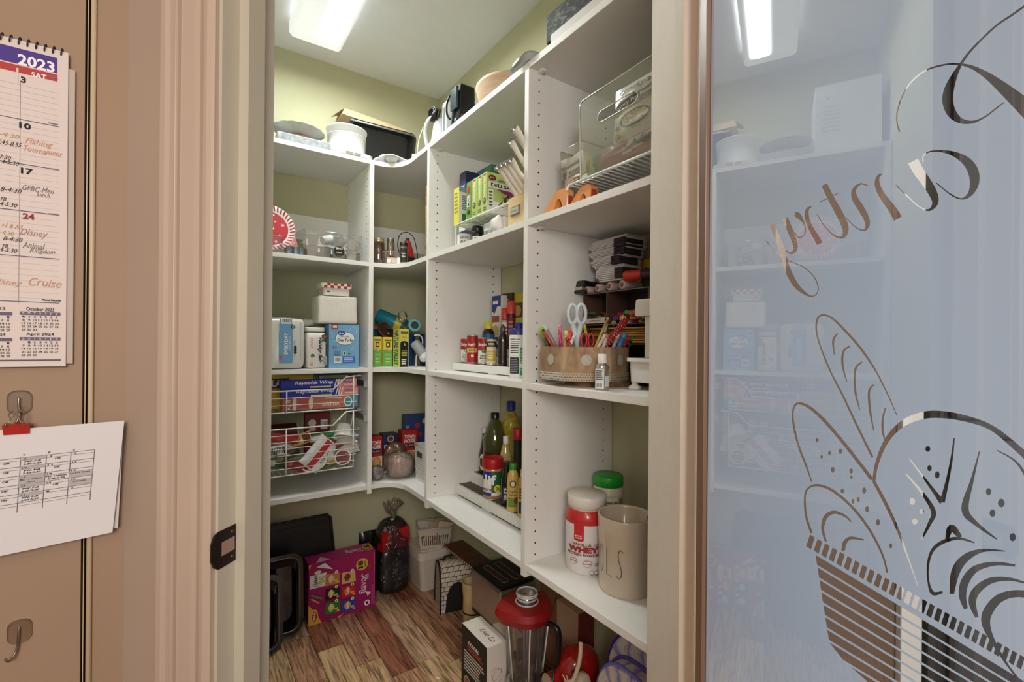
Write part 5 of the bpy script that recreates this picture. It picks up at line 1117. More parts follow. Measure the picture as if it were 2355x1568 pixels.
def deli(f):
    f.rect(0, 0, 1, .30, (226, 226, 214)); f.ell(.14, .87, .10, .07, (110, 30, 50), n=16); f.text('Betty', .14, .87, .12, .04, WHT); f.rect(.04, .62, .95, .77, (238, 238, 232)); f.text('DELI SALAD', .5, .70, .8, .09, (34, 60, 44), bold=.04); f.text('Suddenly', .55, .83, .5, .08, (34, 60, 44), bold=.03, shear=.3); f.poly([(.26, .61), (.92, .61), (.62, .47)], (140, 50, 120))
    rn = random.Random(5); f.poly([(.30, .22), (.55, .50), (.98, .50), (.98, .12), (.6, .1)], (60, 70, 40))
    for i in range(26): f.ell(rn.uniform(.36, .96), rn.uniform(.16, .48), .05, .022, rn.choice(((206, 196, 120), (226, 216, 150), (120, 60, 50), (80, 110, 40), (176, 160, 90))), n=7, rot=rn.uniform(0, 3)); f.L -= .9
    f.L = int(f.L)+1; f.rect(.03, .12, .16, .58, (222, 224, 214)); f.lines(.05, .15, .14, .55, 5, (70, 90, 60)); f.text('Creamy', .25, .08, .3, .07, (50, 90, 50), shear=.3)
for (pl, pr, py, lb) in ((1086, 1097, 410, 'left of three matching green salad mix boxes on the wire rack'), (1098.5, 1109, 403, 'middle of three matching green salad mix boxes on the wire rack'), (1110.5, 1120, 396, 'right green salad mix box showing its large printed side')):
    boxR('salad_mix_box', lb, pl, pr, py, .79, zt, .145, (176, 198, 110), spine, deli)
boxR('pasta_box', 'blue-green topped box standing behind the salad mix boxes', 1098, 1130, 386, .945, zt, .05, (60, 120, 96), lambda f: f.rect(0, .85, .5, 1, (50, 100, 150)))
lc, r, h = cylR(1052, 1083, 537, .83, z2)
o = lathe_thing('spice_tub', 'white spice tub with dark lettering under the wire rack', 'tub', lc, [(r*.96, 0), (r, .003), (r, h-.002), (r*.96, h)], mat((232, 230, 226), .4), rz=facing(lc[0], lc[1]))
f = curved(r, 0, h, -1.1, 1.1); f.text('GARLIC', .5, .78, .62, .2, (60, 50, 50), bold=.03); f.text('SALT', .4, .5, .4, .2, (60, 50, 50), bold=.03); f.lines(.2, .1, .8, .35, 3, (110, 60, 50)); f.build('wrap_label', o)
lc, r, h = cylR(1085, 1111, 518, .83, z2)
o = lathe_thing('spice_tub', 'black-capped spice jar with black and white label under the rack', 'jar', lc, [(r*.9, 0), (r*.95, .003), (r*.95, h*.55)], mat((30, 28, 28), .4), cap=[(r, h*.55), (r, h*.7), (r*.9, h*.72), (r, h*.75), (r, h-.002), (r*.9, h)], capm=mat((24, 24, 26), .3), rz=facing(lc[0], lc[1]))
f = curved(r*.96, .004, h*.5, -1, 1); f.rect(0, 0, 1, .9, (226, 226, 222)); f.lines(.2, .1, .8, .8, 3, (40, 40, 40)); f.build('wrap_label', o)
boxR('wipes_pack', 'white pack with yellow tag under the wire rack by the knife block', 1113, 1160, 506, .80, z2, .11, (216, 218, 220), lambda f: (f.bars(.03, .1, .3, .6), f.poly([(.55, .15), (.72, .1), (.76, .55), (.62, .7), (.52, .5)], (226, 206, 80)), f.lines(.36, .3, .46, .5, 2, (100, 120, 150))), None, cat='pack')
o = thing('tissue_pack', 'crumpled white tissue pack squeezed beside the knife block', 'pack', (.775, 1.185, z2)); soft(.03, .05, .05, .8, .006, 71, 20, 12, 40).build('wrapped_stack', mat((232, 232, 230), .4, coat=.3), o)
kb = thing('knife_block', 'pale wooden knife block with metal name plate and white-handled knives', 'knife block', (.775, 1.108, z2), BR)
M_kb = streak((214, 184, 136), (232, 206, 162), .5, (6, 6, 50), c3=(224, 196, 150))
b = MB(); wv = .086; b._new([(s*wv/2, y, z) for s in (-1, 1) for y, z in ((0, 0), (.15, 0), (.15, .15), (.07, .135), (0, .083))], [(0, 4, 3, 2, 1), (5, 6, 7, 8, 9), (0, 1, 6, 5), (1, 2, 7, 6), (2, 3, 8, 7), (3, 4, 9, 8), (4, 0, 5, 9)]); b.build('wood_block', M_kb, kb)
b = MB(); b.box(-.026, .018, -.004, -.0003, .030, .056, bev=.0015); b.build('name_plate', mat((150, 150, 142), .3, metal=.7), kb)
f = Print(lambda u, v, l: (-.024+u*.04, -.004-l, .033+v*.020), .04, .02); f.rect(.02, .05, .98, .95, (196, 194, 180)); f.text('Cuisinart', .5, .5, .8, .4, (90, 88, 80), shear=.2); f.build('plate_lettering', kb)
hm_ = mat((232, 226, 214), .35)
def knife(label, x, y, z, L, th, wd, cap=True):
    o = thing('kitchen_knife', label, 'knife', (.775+y, 1.108-x, z), 0, 'white-handled knives in the wooden block', (0, math.radians(-44), 0))
    b = MB(); P_ = spline([(0, 0, 0), (.001, 0, L*.3), (-.002, 0, L*.6), (.0, 0, L*.9), (-.004, 0, L)], 4); n = len(P_)
    b.tube(P_, wd, 10, rad=[wd*(.9+.18*math.sin(i/n*9)) for i in range(n)], flat=th); b.build('handle', hm_, o)
    b = MB(); b.lathe([(wd*1.05, 0), (wd*1.05, .004), (wd*.7, .008)], 12, m=T(-.004, 0, L-.002), sy=th*1.1); b.build('end_cap', M_steel, o)
    for k_ in (.2, .5, .8): b = MB(); b.lathe([(.0018, 0), (.0018, .0012)], 8, m=T(0, -wd*th*1.02+.0004, L*k_) @ RX(PI/2)); b.build('rivet', mat((60, 58, 56), .4, metal=.6), o)
    b = MB(); b.box(-wd*.6, wd*.6, -.0008, .0008, -.03, .0); b.build('blade', M_steel, o); return o
for i in range(4): knife(('leftmost', 'second', 'third', 'rightmost')[i]+' of the four low white steak knife handles', -.036+.022*i, .030, z2+.098, .100, .60, .0125)
knife('long white knife handle rising above the steak knives', -.012, .075, z2+.152, .125, .6, .013); knife('tall white knife handle right of the long one', .012, .09, z2+.156, .135, .6, .013); knife('tallest white knife handle against the partition', .032, .075, z2+.152, .150, .6, .014)
# ---- bay two, third shelf: tiered riser and cans
def riser(label, Y1, Y0, X0, zb, hs, dep, slope=.0):
    o = thing('tiered_riser', label, 'riser', (X0, (Y0+Y1)/2, zb), BR, 'white stepped cabinet risers'); w = Y1-Y0-.002
    for i, hh_ in enumerate(hs):
        b = MB(); b.box(-w/2, w/2, dep*i, dep*(i+1)-.0005, 0 if i == 0 else .001, hh_, bev=.003); b.build('step', mat((232, 231, 226), .35), o)
        b = MB(); b.box(-w/2+.008, w/2-.008, dep*i+.010, dep*(i+1)-.006, hh_, hh_+.0008); b.build('grip_mat', mat((92, 84, 74), .7), o)
    b = MB(); b.box(-w/2+.02, w/2-.03, -.0012, -.0004, .002, .0042); b.build('dark_slot', mat((20, 18, 16), .7), o)
    return o
riser('left white stepped riser under the soup cans', 1.655, 1.352, .855, z3, (.030, .058, .086), .070)
riser('right white stepped riser behind the tall white bottle', 1.350, 1.06, .855, z3, (.030, .058, .086), .070)
zs = z3+.0312
def can(label, pl, pr, pyt, X, zb, deco, rim=(196, 190, 180), name='food_can', bodyc=(226, 222, 214), cat='can', a=1.25):
    lc, r, h = cylR(pl, pr, pyt, X, zb); o = thing(name, label, cat, lc, facing(lc[0], lc[1]))
    b = MB(); b.lathe([(r*.96, 0), (r*1.01, .001), (r*1.01, .003), (r*.985, .004), (r*.985, h-.004), (r*1.01, h-.003), (r*1.01, h-.001), (r*.95, h), (r*.93, h-.002)], 32); b.build('can_body', mat(rim, .3, metal=.6), o)
    f = curved(r*.99, .005, h-.005, -a, a); f.rect(-.25, 0, 1.25, 1, bodyc); deco(f); f.build('wrap_label', o); return o
RED = (168, 30, 34)
def soup(f): f.rect(-.2, .52, 1.2, 1, RED); f.text("Campbell's", .5, .76, .95, .2, WHT, bold=.035, shear=.3); f.ell(.55, .5, .2, .09, (60, 120, 50)); f.text('Cream of', .5, .3, .5, .07, (40, 60, 40), bold=.02); f.text('Mushroom', .5, .2, .55, .07, (40, 60, 40), bold=.02); f.text('SOUP', .5, .08, .3, .05, (40, 60, 40))
can('red and white soup can at the left end of the riser', 1060, 1085, 777, .905, zs, soup)
can('tall all-red sauce can with yellow band on the riser', 1074.5, 1099, 770, .883, zs, lambda f: (f.rect(-.25, 0, 1.25, 1, RED), f.text("Hunt's", .45, .68, .55, .14, WHT, bold=.04), f.rect(-.25, .38, 1.25, .54, (220, 180, 90)), f.text('SAUCE', .45, .46, .5, .08, (90, 40, 20), bold=.02), f.rect(.4, .2, .6, .3, (230, 220, 210))))
can('red and white soup can in the middle of the riser', 1100, 1124, 776, .893, zs, soup)
can('cream broth can with black top label beside the middle soup can', 1119, 1142, 779, .877, zs, lambda f: (f.rect(-.25, .72, 1.25, .96, (30, 26, 24)), f.lines(.2, .78, .8, .9, 2, (206, 190, 150)), f.rect(.1, .12, .85, .56, (196, 170, 70)), f.lines(.18, .2, .7, .5, 3, (230, 220, 180))), bodyc=(220, 206, 176))
def bottle(name, label, pl, pr, pyt, X, zb, prof, bm_, cp, cm, deco=None, lr=(.1, .6), a=1.0, k_=1., cat='bottle', sx=1., rzo=0.):
    """prof/cp: (radius fraction, height fraction)"""
    lc, r, h = cylR(pl, pr, pyt, X, zb); o = thing(name, label, cat, lc, facing(lc[0], lc[1])+rzo)
    b = MB(); b.lathe([(q*r, t*h) for q, t in prof], 28, sy=sx); b.build('bottle_body', bm_, o)
    b = MB(); b.lathe([(q*r, t*h) for q, t in cp], 24, sy=sx); b.build('cap', cm, o)
    if deco: f = curved(r*k_*1.01, lr[0]*h, lr[1]*h, -a, a, sy=sx); deco(f); f.build('wrap_label', o)
    return o
zs2 = z3+.0592; zs3 = z3+.0872
bottle('juice_bottle', 'squat bottle with yellow cap and blue label behind the cans', 1109, 1138, 738, .955, zs2, [(.9, 0), (1, .03), (1, .6), (.9, .7), (.5, .8)], mat((40, 34, 30), .3), [(.62, .78), (.62, .99), (.5, 1)], mat((214, 206, 60), .35), lambda f: (f.rect(0, 0, 1, 1, (28, 92, 150)), f.poly([(0, 0), (.4, 0), (.5, 1), (0, 1)], (216, 210, 120)), f.text('GWS', .3, .5, .4, .4, (30, 30, 36), bold=.05)), (.15, .62), 1.2)
o = boxR('pasta_box', 'blue and white pasta box standing at the back of the riser', 1132, 1152, 680, 1.0, zs3, .05, (224, 220, 210), lambda f: (f.poly([(0, .72), (.3, .66), (.6, .80), (1, .80), (1, 1), (0, 1)], (34, 50, 130)), f.rect(.1, .84, .7, .9, WHT), f.rect(.05, .50, .85, .62, (150, 60, 50)), f.ell(.4, .34, .42, .1, (190, 160, 90)), f.rect(0, .0, 1, .22, (30, 40, 100)), f.rect(.2, .08, .85, .14, WHT)))
boxR('cereal_box', 'dark brown and red box at the back beside the pasta box', 1153, 1178, 674, 1.03, zs3, .04, (60, 34, 28), lambda f: (f.rect(0, .5, 1, .75, (130, 50, 44)), f.rect(.1, .3, .9, .48, (176, 120, 70)), f.lines(.2, .8, .8, .9, 2, (180, 160, 140))))
boxR('cracker_box', 'yellow and brown box at the back against the partition', 1178, 1203, 673, 1.04, zs3, .035, (206, 186, 60), lambda f: (f.rect(.0, .55, 1, .82, (90, 60, 40)), f.ell(.5, .68, .35, .1, (200, 150, 70)), f.rect(0, .1, 1, .3, (120, 60, 50))))
bottle('spice_shaker', 'clear spice shaker with coral red lid and dark seasoning', 1166, 1186, 692, .97, zs3, [(.95, 0), (1, .02), (1, .72)], mat((70, 24, 22), .35, vary=.5, scale=80), [(1.02, .73), (1.02, .99), (.9, 1)], mat((200, 66, 58), .35), lambda f: (f.rect(0, 0, 1, 1, (110, 28, 26)), f.lines(.2, .1, .8, .9, 4, (170, 120, 110))), (.2, .65))
bottle('spice_shaker', 'small seasoning jar with red lid lower and left of the shaker', 1153, 1170, 708, .955, zs3, [(.95, 0), (1, .02), (1, .7)], mat((176, 150, 140), .35), [(1.02, .72), (1.02, .99), (.9, 1)], mat((190, 54, 52), .35), lambda f: (f.rect(0, 0, 1, 1, (216, 200, 196)), f.lines(.1, .2, .9, .8, 3, (150, 60, 60))), (.2, .65))
bottle('syrup_bottle', 'black ribbed chocolate syrup bottle leaning cap in front of the spices', 1145, 1168, 745, .872, zs, [(.85, 0), (.95, .02), (1, .1), (.92, .16), (1, .22), (.92, .28), (1, .34), (.92, .40), (1, .46), (.92, .52), (1, .58), (.9, .68), (.5, .8)], mat((34, 22, 20), .2, coat=.5), [(.5, .8), (.62, .82), (.5, .93), (.16, 1)], mat((70, 74, 66), .3), None)
bottle('supplement_jar', 'small jar with royal blue lid tucked behind the white bottle', 1184, 1203, 742, .90, zs, [(.95, 0), (1, .02), (1, .86)], mat((40, 40, 60), .35), [(1.02, .86), (1.02, .99), (.9, 1)], mat((36, 44, 160), .35))
bottle('supplement_bottle', 'large white bottle with navy lid and printed nutrition panel', 1171, 1213, 755, .855, z3, [(.9, 0), (1, .02), (1, .82), (.92, .87)], mat((232, 232, 230), .4), [(.96, .885), (.96, .99), (.9, 1)], mat((38, 46, 116), .35),
       lambda f: (f.rect(0, 0, 1, 1, (228, 228, 226)), f.rect(.06, .52, .62, .98, (236, 236, 234)), f.text('Nutrition Facts', .34, .93, .5, .045, (30, 30, 34), bold=.03), f.lines(.1, .56, .58, .88, 7, (60, 60, 66)), f.rect(.08, .04, .54, .46, (34, 34, 40)), f.lines(.11, .07, .5, .43, 8, (150, 150, 156)), f.rect(.58, .0, .95, .72, (70, 150, 84)), f.lines(.62, .1, .9, .66, 8, (170, 206, 170)), f.rect(.58, .2, .95, .3, (228, 228, 220))), (.06, .84), 1.15)
# ---- bay two, bottom shelf: oils and sauces
riser('left grey and white stepped riser under the oil bottles', 1.668, 1.432, .884, z5, (.040, .078, .116), .068)
riser('right grey and white stepped riser under the mustard bottles', 1.430, 1.06, .884, z5, (.040, .078, .116), .068)
za, zb_, zc_ = z5+.0412, z5+.0792, z5+.1172
lc, r, h = cylR(1110, 1157, 1056, .922, za)
o = thing('peanut_butter_jar', 'peanut butter jar with red lid and blue green label on the riser', 'jar', lc, facing(lc[0], lc[1]))
b = MB(); b.lathe([(r*.86, 0), (r*.95, .004), (r*.96, .012), (r*.96, h*.70), (r*.9, h*.74)], 36); b.build('jar_body', mat((176, 134, 88), .25, coat=.5), o)
b = MB(); b.lathe([(r, h*.745), (r*1.02, h*.76), (r*1.02, h*.97), (r*.98, h*.995), (r*.93, h*.985), (r*.90, h*.93), (.001, h*.93)], 40, capb=False); b.build('lid', mat((176, 24, 28), .35), o)
f = curved(r*.965, .012, h*.68, -1.25, 1.25); f.rect(0, 0, 1, 1, (226, 224, 220)); f.rect(.45, .14, 1, 1, (30, 96, 48)); f.rect(0, .66, .45, 1, (30, 44, 140)); f.rect(0, .0, .45, .14, (40, 50, 130)); f.rect(.05, .2, .5, .3, (150, 70, 50))
f.text('Jif', .36, .60, .56, .56, (240, 240, 240), bold=.035); f.ell(.70, .30, .15, .16, (226, 214, 60)); f.lines(.62, .22, .78, .38, 3, (60, 60, 40)); f.text('CREAMY', .28, .25, .3, .06, WHT); f.build('wrap_label', o)
glassG = mat((64, 66, 26), .12, coat=.6)
bottle('olive_oil_bottle', 'large dark green olive oil bottle with black cap', 1111, 1166, 952, .992, zb_, [(.9, 0), (1, .02), (1, .55), (.97, .62), (.5, .85), (.3, .9), (.3, .93)], glassG, [(.36, .9), (.36, .99), (.3, 1)], mat((20, 24, 20), .3), lambda f: (f.rect(.0, 0, 1, .8, (28, 30, 18)), f.rect(.62, .0, .95, .5, (200, 200, 190)), f.lines(.65, .05, .92, .45, 6, (40, 80, 50))), (.08, .5), 1.0)
bottle('cooking_oil_bottle', 'yellow cooking oil bottle with blue cap and faceted body at the back', 1153, 1198, 925, 1.055, zc_, [(.9, 0), (1, .02), (1, .2), (.8, .3), (.8, .42), (1, .55), (.96, .68), (.5, .82), (.42, .85)], mat((176, 160, 50), .15, coat=.6, vary=.35, scale=60), [(.46, .86), (.46, .99), (.4, 1)], mat((30, 50, 150), .35))
bottle('maple_syrup_bottle', 'dark syrup bottle with oval white label at the riser left end', 1102, 1126, 985, .99, zb_, [(.9, 0), (1, .02), (1, .4), (.6, .62), (.36, .8), (.36, .88)], mat((42, 24, 20), .15, coat=.5), [(.42, .88), (.42, .99), (.3, 1)], mat((214, 210, 204), .35), lambda f: (f.ell(.42, .5, .5, .48, (226, 222, 214)), f.ell(.42, .45, .3, .25, (140, 50, 40))), (.06, .45), .9)
bottle('vinegar_bottle', 'clear bottle with white screw cap and pale yellow contents', 1149, 1178, 1005, .985, zb_, [(.95, 0), (1, .02), (1, .55), (.6, .78), (.42, .84)], mat((190, 170, 110), .1, coat=.6, vary=.2, scale=30), [(.46, .84), (.46, .99), (.4, 1)], mat((236, 234, 228), .35))
bottle('ketchup_bottle', 'dark striped bottle with wide red lid by the partition', 1175, 1206, 987, .955, zb_, [(.85, 0), (1, .06), (1, .35), (.62, .5), (.6, .82)], mat((60, 30, 26), .15, coat=.5), [(.78, .84), (.8, .86), (.8, .99), (.7, 1)], mat((178, 36, 38), .35), lambda f: (f.rect(0, 0, 1, 1, (30, 30, 26)), [f.line([(0, .1+.12*i), (1, .2+.12*i)], .0012, (190, 180, 90)) for i in range(7)]), (.5, .82), 1.1, .62)
bottle('hot_sauce_bottle', 'slim black bottle with white lettering between jar and mustard', 1153, 1176, 1064, .915, za, [(.9, 0), (1, .02), (1, .6), (.75, .72), (.6, .86)], mat((26, 22, 20), .15, coat=.4), [(.78, .86), (.8, .9), (.78, 1)], mat((50, 36, 30), .3), lambda f: (f.rect(0, 0, 1, 1, (34, 34, 40)), f.text('SAUCE', .45, .5, .8, .4, (206, 206, 214), rot=PI/2, bold=.03)), (.1, .45))
bottle('mustard_bottle', 'yellow mustard squeeze bottle with green cap', 1166, 1194, 1068, .90, za, [(.86, 0), (1, .03), (1, .55), (.85, .78), (.5, .86)], mat((206, 178, 92), .3, coat=.3), [(.56, .86), (.58, .87), (.58, .99), (.5, 1)], mat((44, 150, 50), .35), lambda f: (f.rect(.05, .0, .95, .32, (110, 140, 50)), f.ell(.5, .78, .3, .12, (60, 60, 70)), f.ell(.5, .78, .2, .08, (226, 214, 190)), f.text('Organic', .5, .52, .7, .1, (50, 40, 30)), f.text('DIJON', .5, .40, .6, .08, (50, 40, 30), bold=.02), f.ell(.8, .22, .2, .12, (120, 60, 60))), (.1, .72), .9, sx=.8)
bottle('mustard_bottle', 'second mustard bottle half hidden by the partition', 1191, 1214, 1082, .893, za, [(.9, 0), (1, .03), (1, .6), (.8, .8), (.5, .86)], mat((200, 168, 84), .3, coat=.3), [(.5, .86), (.5, .99), (.4, 1)], mat((226, 206, 90), .35), lambda f: (f.rect(0, .0, 1, .4, (40, 40, 70)), f.lines(.1, .5, .9, .9, 4, (90, 50, 40))), (.1, .7), .9)
# ---- bay three, second shelf: rack with clear bins
wire_rack('white wire rack under the clear packet bins in the right bay', .892, .432, .778, 1.05, z2, 1.597, .0155)
lb_ = thing('storage_bin', 'low clear bin of seasoning packets on the left of the wire rack', 'bin', (.80, .903, 1.6005), BR); open_bin(.086, .20, .105, clear(gloss=.2, fk=.7), lb_, taper=.94, mr=clear((236, 236, 236), 1.3, .05, .45), rim=.0022)
bb_ = thing('storage_bin', 'tall clear bin with oval hand hole leaning over the packet bin', 'bin', (.79, .655, 1.603), BR, rot=(0, math.radians(-2), BR))
b = MB(); o_ = [(-.20, 0), (.2, 0), (.2, .2), (-.185, .2)]; ow = rrect(.40, .20, .012, 4, 0, .1); ih = rrect(.12, .026, .013, 5, -.08, .135)
vv = [Vector(p) for p in ow]+[Vector(p) for p in ih]; r_ = delaunay_2d_cdt(vv, [], [list(range(len(ow))), list(range(len(ow), len(vv)))], 1, 1e-6)
b._new([(v.x, 0, v.y) for v in r_[0]], [tuple(f) for f, q in zip(r_[2], r_[5]) if q == [0]]); b.build('front_panel', clear(gloss=.2, haze=.06, hcol=(200, 204, 200), fk=.8), bb_)
b = MB(); b.tube([(x, 0, z) for x, z in ow], .0022, 6, closed=True); b.build('rim', clear((236, 236, 236), 1.3, .05, .5), bb_)
b = MB(); b.tube([(x, 0, z) for x, z in ih], .0014, 6, closed=True); b.build('handle_opening', clear((236, 236, 236), 1.3, .05, .5), bb_)
b = MB(); b._new([(-.2, 0, .002), (.2, 0, .002), (.2, .2, .002), (-.2, .2, .002), (-.2, 0, .19), (-.2, .2, .19), (.2, 0, .19), (.2, .2, .19)], [(0, 1, 2, 3), (0, 3, 5, 4), (1, 6, 7, 2), (3, 2, 7, 5)]); b.build('bin_body', clear(gloss=.15, fk=.6), bb_)
def pr_roast(f):
    f.text('crockpot', .55, .88, .8, .12, (40, 40, 44), bold=.03, shear=.3); [(f.rect(.02+.06*i, .52+.006*i, .083+.06*i, .68+.008*i, (120, 118, 110)), setattr(f, 'L', f.L-1)) for i in range(16)]; f.L += 1; f.text('Savory Pot Roast', .5, .67, .88, .09, (236, 234, 226), bold=.03, rot=.12); f.text('SEASONING MIX', .55, .585, .6, .04, (220, 214, 200), rot=.1)
    f.ell(.55, .36, .34, .13, (70, 68, 62)); f.ell(.55, .36, .30, .105, (190, 170, 120)); rn = random.Random(9)
    for i in range(18): f.ell(.55+rn.uniform(-.22, .22), .36+rn.uniform(-.07, .07), .04, .02, rn.choice(((160, 140, 80), (214, 196, 150), (140, 90, 50))), n=7); f.L -= .9
    f.L = int(f.L)+1; f.ell(.12, .16, .07, .05, (196, 176, 110)); f.ell(.13, .3, .05, .04, (60, 60, 60)); f.text('Net Wt 1.5oz', .6, .18, .2, .03, (90, 90, 90))
_sl, _sw, _sh = slotR(1412, 1512, 180, .812, 1.655)
packet('cream seasoning pouch standing inside the tall clear bin', _sl, _sw, _sh, .014, (220, 214, 196), (math.radians(-3), 0, BR), pr_roast, 61, name='seasoning_pouch', cat='pouch')
packet('red and white seasoning packet lying low in the tall clear bin', (.800, .70, 1.606), .20, .055, .010, (150, 60, 54), (math.radians(-3), 0, BR), lambda f: (f.poly([(.35, .3), (.95, .5), (.95, .95), (.45, .9)], (220, 216, 212)), f.text('Adobo', .66, .66, .4, .3, (30, 30, 36), bold=.03, shear=.3)), 62, name='seasoning_packet')
o = lathe_thing('deli_lid', 'round clear grey lid standing inside the tall clear bin', 'lid', (.875, .74, 1.705), [(.0, 0), (.05, 0), (.056, .004), (.060, .002)], clear((206, 212, 212), .8, .1, .4, (150, 158, 158)), rot=(0, math.radians(-84), 0))
packet('clear crinkled bag behind the seasoning pouch in the tall bin', (.86, .755, 1.624), .12, .12, .02, (176, 180, 176), (math.radians(-3), 0, BR), None, 63, name='plastic_bag', cat='bag')
rn = random.Random(21)
for i, (lb, c_, x, y, w_, h_, tl) in enumerate((('white paper sachet sticking out over the low clear bin', (226, 224, 216), .83, .875, .12, .10, -16), ('yellow and black seasoning sachet in the low clear bin', (206, 180, 40), .85, .86, .12, .085, -10), ('white folded sachet across the front of the low clear bin', (214, 208, 196), .812, .84, .13, .06, -6), ('pink and green sachet at the bottom of the low clear bin', (190, 140, 120), .806, .83, .15, .03, -8), ('bright green sachet edge at the bottom of the low clear bin', (130, 170, 60), .8035, .82, .15, .016, -7), ('dark green sachet at the back of the low clear bin', (50, 80, 60), .90, .87, .12, .11, -12), ('black-tipped sachet rising at the back of the low bin', (60, 54, 60), .93, .84, .10, .13, -20))):
    packet(lb, (x, .903+(y-.85)*.5, 1.603), w_*.55, h_, .008, c_, (math.radians(-4), math.radians(tl*.6), BR), (lambda f: (f.rect(.1, .4, .7, .8, (40, 40, 36)), f.ell(.4, .6, .14, .14, (226, 214, 90)))) if i in (1, 5) else (lambda f: f.lines(.15, .3, .8, .8, 3, (150, 130, 120))), 70+i, name='seasoning_sachet', cat='sachet')
def clampy(label, X, Y, s, m_):
    o = thing('orange_handle', label, 'grater', (X, Y, z2), BR, 'orange plastic holders on the shelf'); out = [(-.055, 0), (.028, 0), (.030, .036), (.022, .043), (.0, .043), (-.012, .038)]
    inn = [(.002+.0125*math.cos(a*PI/6), .0+.022*abs(math.sin(a*PI/6))+.0) for a in range(0, 7)]
    poly = [(-.055, 0), (-.011, 0)]+[( .002-.0125*math.cos(a*PI/8), .001+.024*math.sin(a*PI/8)) for a in range(1, 8)]+[(.015, 0), (.028, 0), (.030, .036), (.022, .043), (.0, .043), (-.012, .038)]
    b = MB(); b.prism([(x*s, y*s) for x, y in poly], -.022, 0, m=RX(PI/2)); b.build('holder_body', m_, o)
    b = MB(); b.box(.0275*s, .0285*s+.0012, .002, .02, .002, .034*s, bev=.0005); b.build('red_edge', mat((150, 60, 36), .4), o); return o
clampy('left orange plastic holder with arched cut-out on the shelf edge', .775, .925, 1.2, mat((222, 148, 84), .35)); clampy('right orange plastic holder behind the arched one', .785, .845, 1.0, mat((216, 140, 80), .35))
o = thing('blue_lid', 'small royal blue lid lying under the wire rack', 'lid', (.83, .62, z2)); b = MB(); b.lathe([(.02, 0), (.021, .01), (.019, .012)], 20); b.build('lid_body', mat((28, 34, 130), .35), o)
# ---- bay three, third shelf: pen box, drawers, papers
wd = thing('wood_slab', 'rough round wooden slab under the pen box', 'stand', (.90, .90, z3))
b = MB(); N = 26; rn = random.Random(4); po = [((.085+rn.uniform(-.004, .004))*math.cos(2*PI*i/N), (.085+rn.uniform(-.004, .004))*math.sin(2*PI*i/N)*1.1) for i in range(N)]; b.prism(po, 0, .0145); b.build('slab', streak((96, 66, 44), (150, 112, 80), .8, (30, 30, 30), bump=.5), wd)
T0 = [pt(1243, 830, 1.235), pt(1294, 830, 1.155), pt(1404, 830, 1.135), pt(1446, 830, 1.20)]
zbx, ztx = z3+.0152, 1.1955
A_ = [(p.x, p.y) for p in T0]; back = [(A_[3][0]+.055, A_[3][1]+.05), (A_[0][0]+.075, A_[0][1]+.02)]; out = A_+back; cxy = (sum(p[0] for p in out)/6, sum(p[1] for p in out)/6)
px_ = thing('pen_box', 'weathered wooden pen box with lace trim and round medallions', 'box', (*cxy, zbx)); out = [(x-cxy[0], y-cxy[1]) for x, y in out]; inn = [(x*.93, y*.93) for x, y in out]
M_pb = streak((140, 112, 84), (184, 158, 124), .75, (40, 40, 14), bump=.3, c3=(164, 136, 104))
hb_ = ztx-zbx; b = MB(); b.frus(out, out, 0, hb_, cap=(1, 0)); b.frus(inn[::-1], inn[::-1], .004, hb_, cap=(0, 1) if 0 else (1, 0))
b._new([(x, y, hb_) for x, y in out]+[(x, y, hb_) for x, y in inn], [(i, (i+1) % 6, 6+(i+1) % 6, 6+i) for i in range(6)]); b.build('box_body', M_pb, px_, fixn=True)
for k_ in range(3):
    a, c_ = Vector((*out[k_], 0)), Vector((*out[k_+1], 0)); L = (c_-a).length; n_ = Vector(((c_-a).y, -(c_-a).x, 0)).normalized()
    if n_.dot(Vector((-cxy[0], -cxy[1], 0))) < 0: n_ = -n_
    f = Print(lambda u, v, l, a=a, c_=c_, n_=n_: tuple(a+(c_-a)*u+n_*l+Vector((0, 0, v*hb_))), L, hb_, lift=.0012)
    rr_ = .22 if k_ == 1 else .2
    f.rect(0, 0, 1, .24, (186, 170, 146) if k_ else (214, 206, 192)); f.ell(.5, .62, .0145/L, .0145/hb_, (150, 144, 134), n=26); f.ell(.5, .62, .0130/L, .0130/hb_, (186, 180, 168), n=26)
    for q in range(5): aa = q*2*PI/5; f.ell(.5+.0105/L*math.cos(aa), .62+.0105/hb_*math.sin(aa), .0008/L, .0008/hb_, (70, 60, 50), n=6); f.L -= 1
    f.L += 1; nn = int(L/.0062)
    for i in range(nn):
        for j in range(3): f.ell((i+.5+.5*(j % 2))/nn*.97, .04+.075*j, .0019/L, .0016/hb_, (92, 82, 68) if not (k_ and j == 2) else (140, 126, 106), n=6); f.L -= 1
    f.build('lace_trim', px_, .8)
def pen(label, p0, p1, t0, t1, r, col, tip=None, name='pen', cat='pen', tl=.3, group=None):
    a, c_ = pt(*p0, t0+.055), pt(*p1, t1+.055); o = thing(name, label, cat, a, 0, group); d = c_-a
    b = MB(); b.tube([(0, 0, 0), tuple(d*(1-tl))], r, 10); b.build('barrel', mat(col, .3, coat=.3), o)
    b = MB(); b.tube([tuple(d*(1-tl)), tuple(d*.97), tuple(d)], r, 10, rad=[r*1.05, r*1.02, r*.55]); b.build('end_cap', mat(tip or col, .3, coat=.3), o); return o
tb0 = 1.15
pen('bright green marker at the far left of the pen box', (1262, 800), (1244, 752), 1.17, 1.18, .0066, (70, 76, 60), (140, 190, 50), 'marker', 'marker', .55)
pen('clear silver ballpoint pen leaning left in the pen box', (1282, 805), (1252, 748), 1.16, 1.17, .0052, (150, 130, 126), (206, 206, 204), tl=.2)
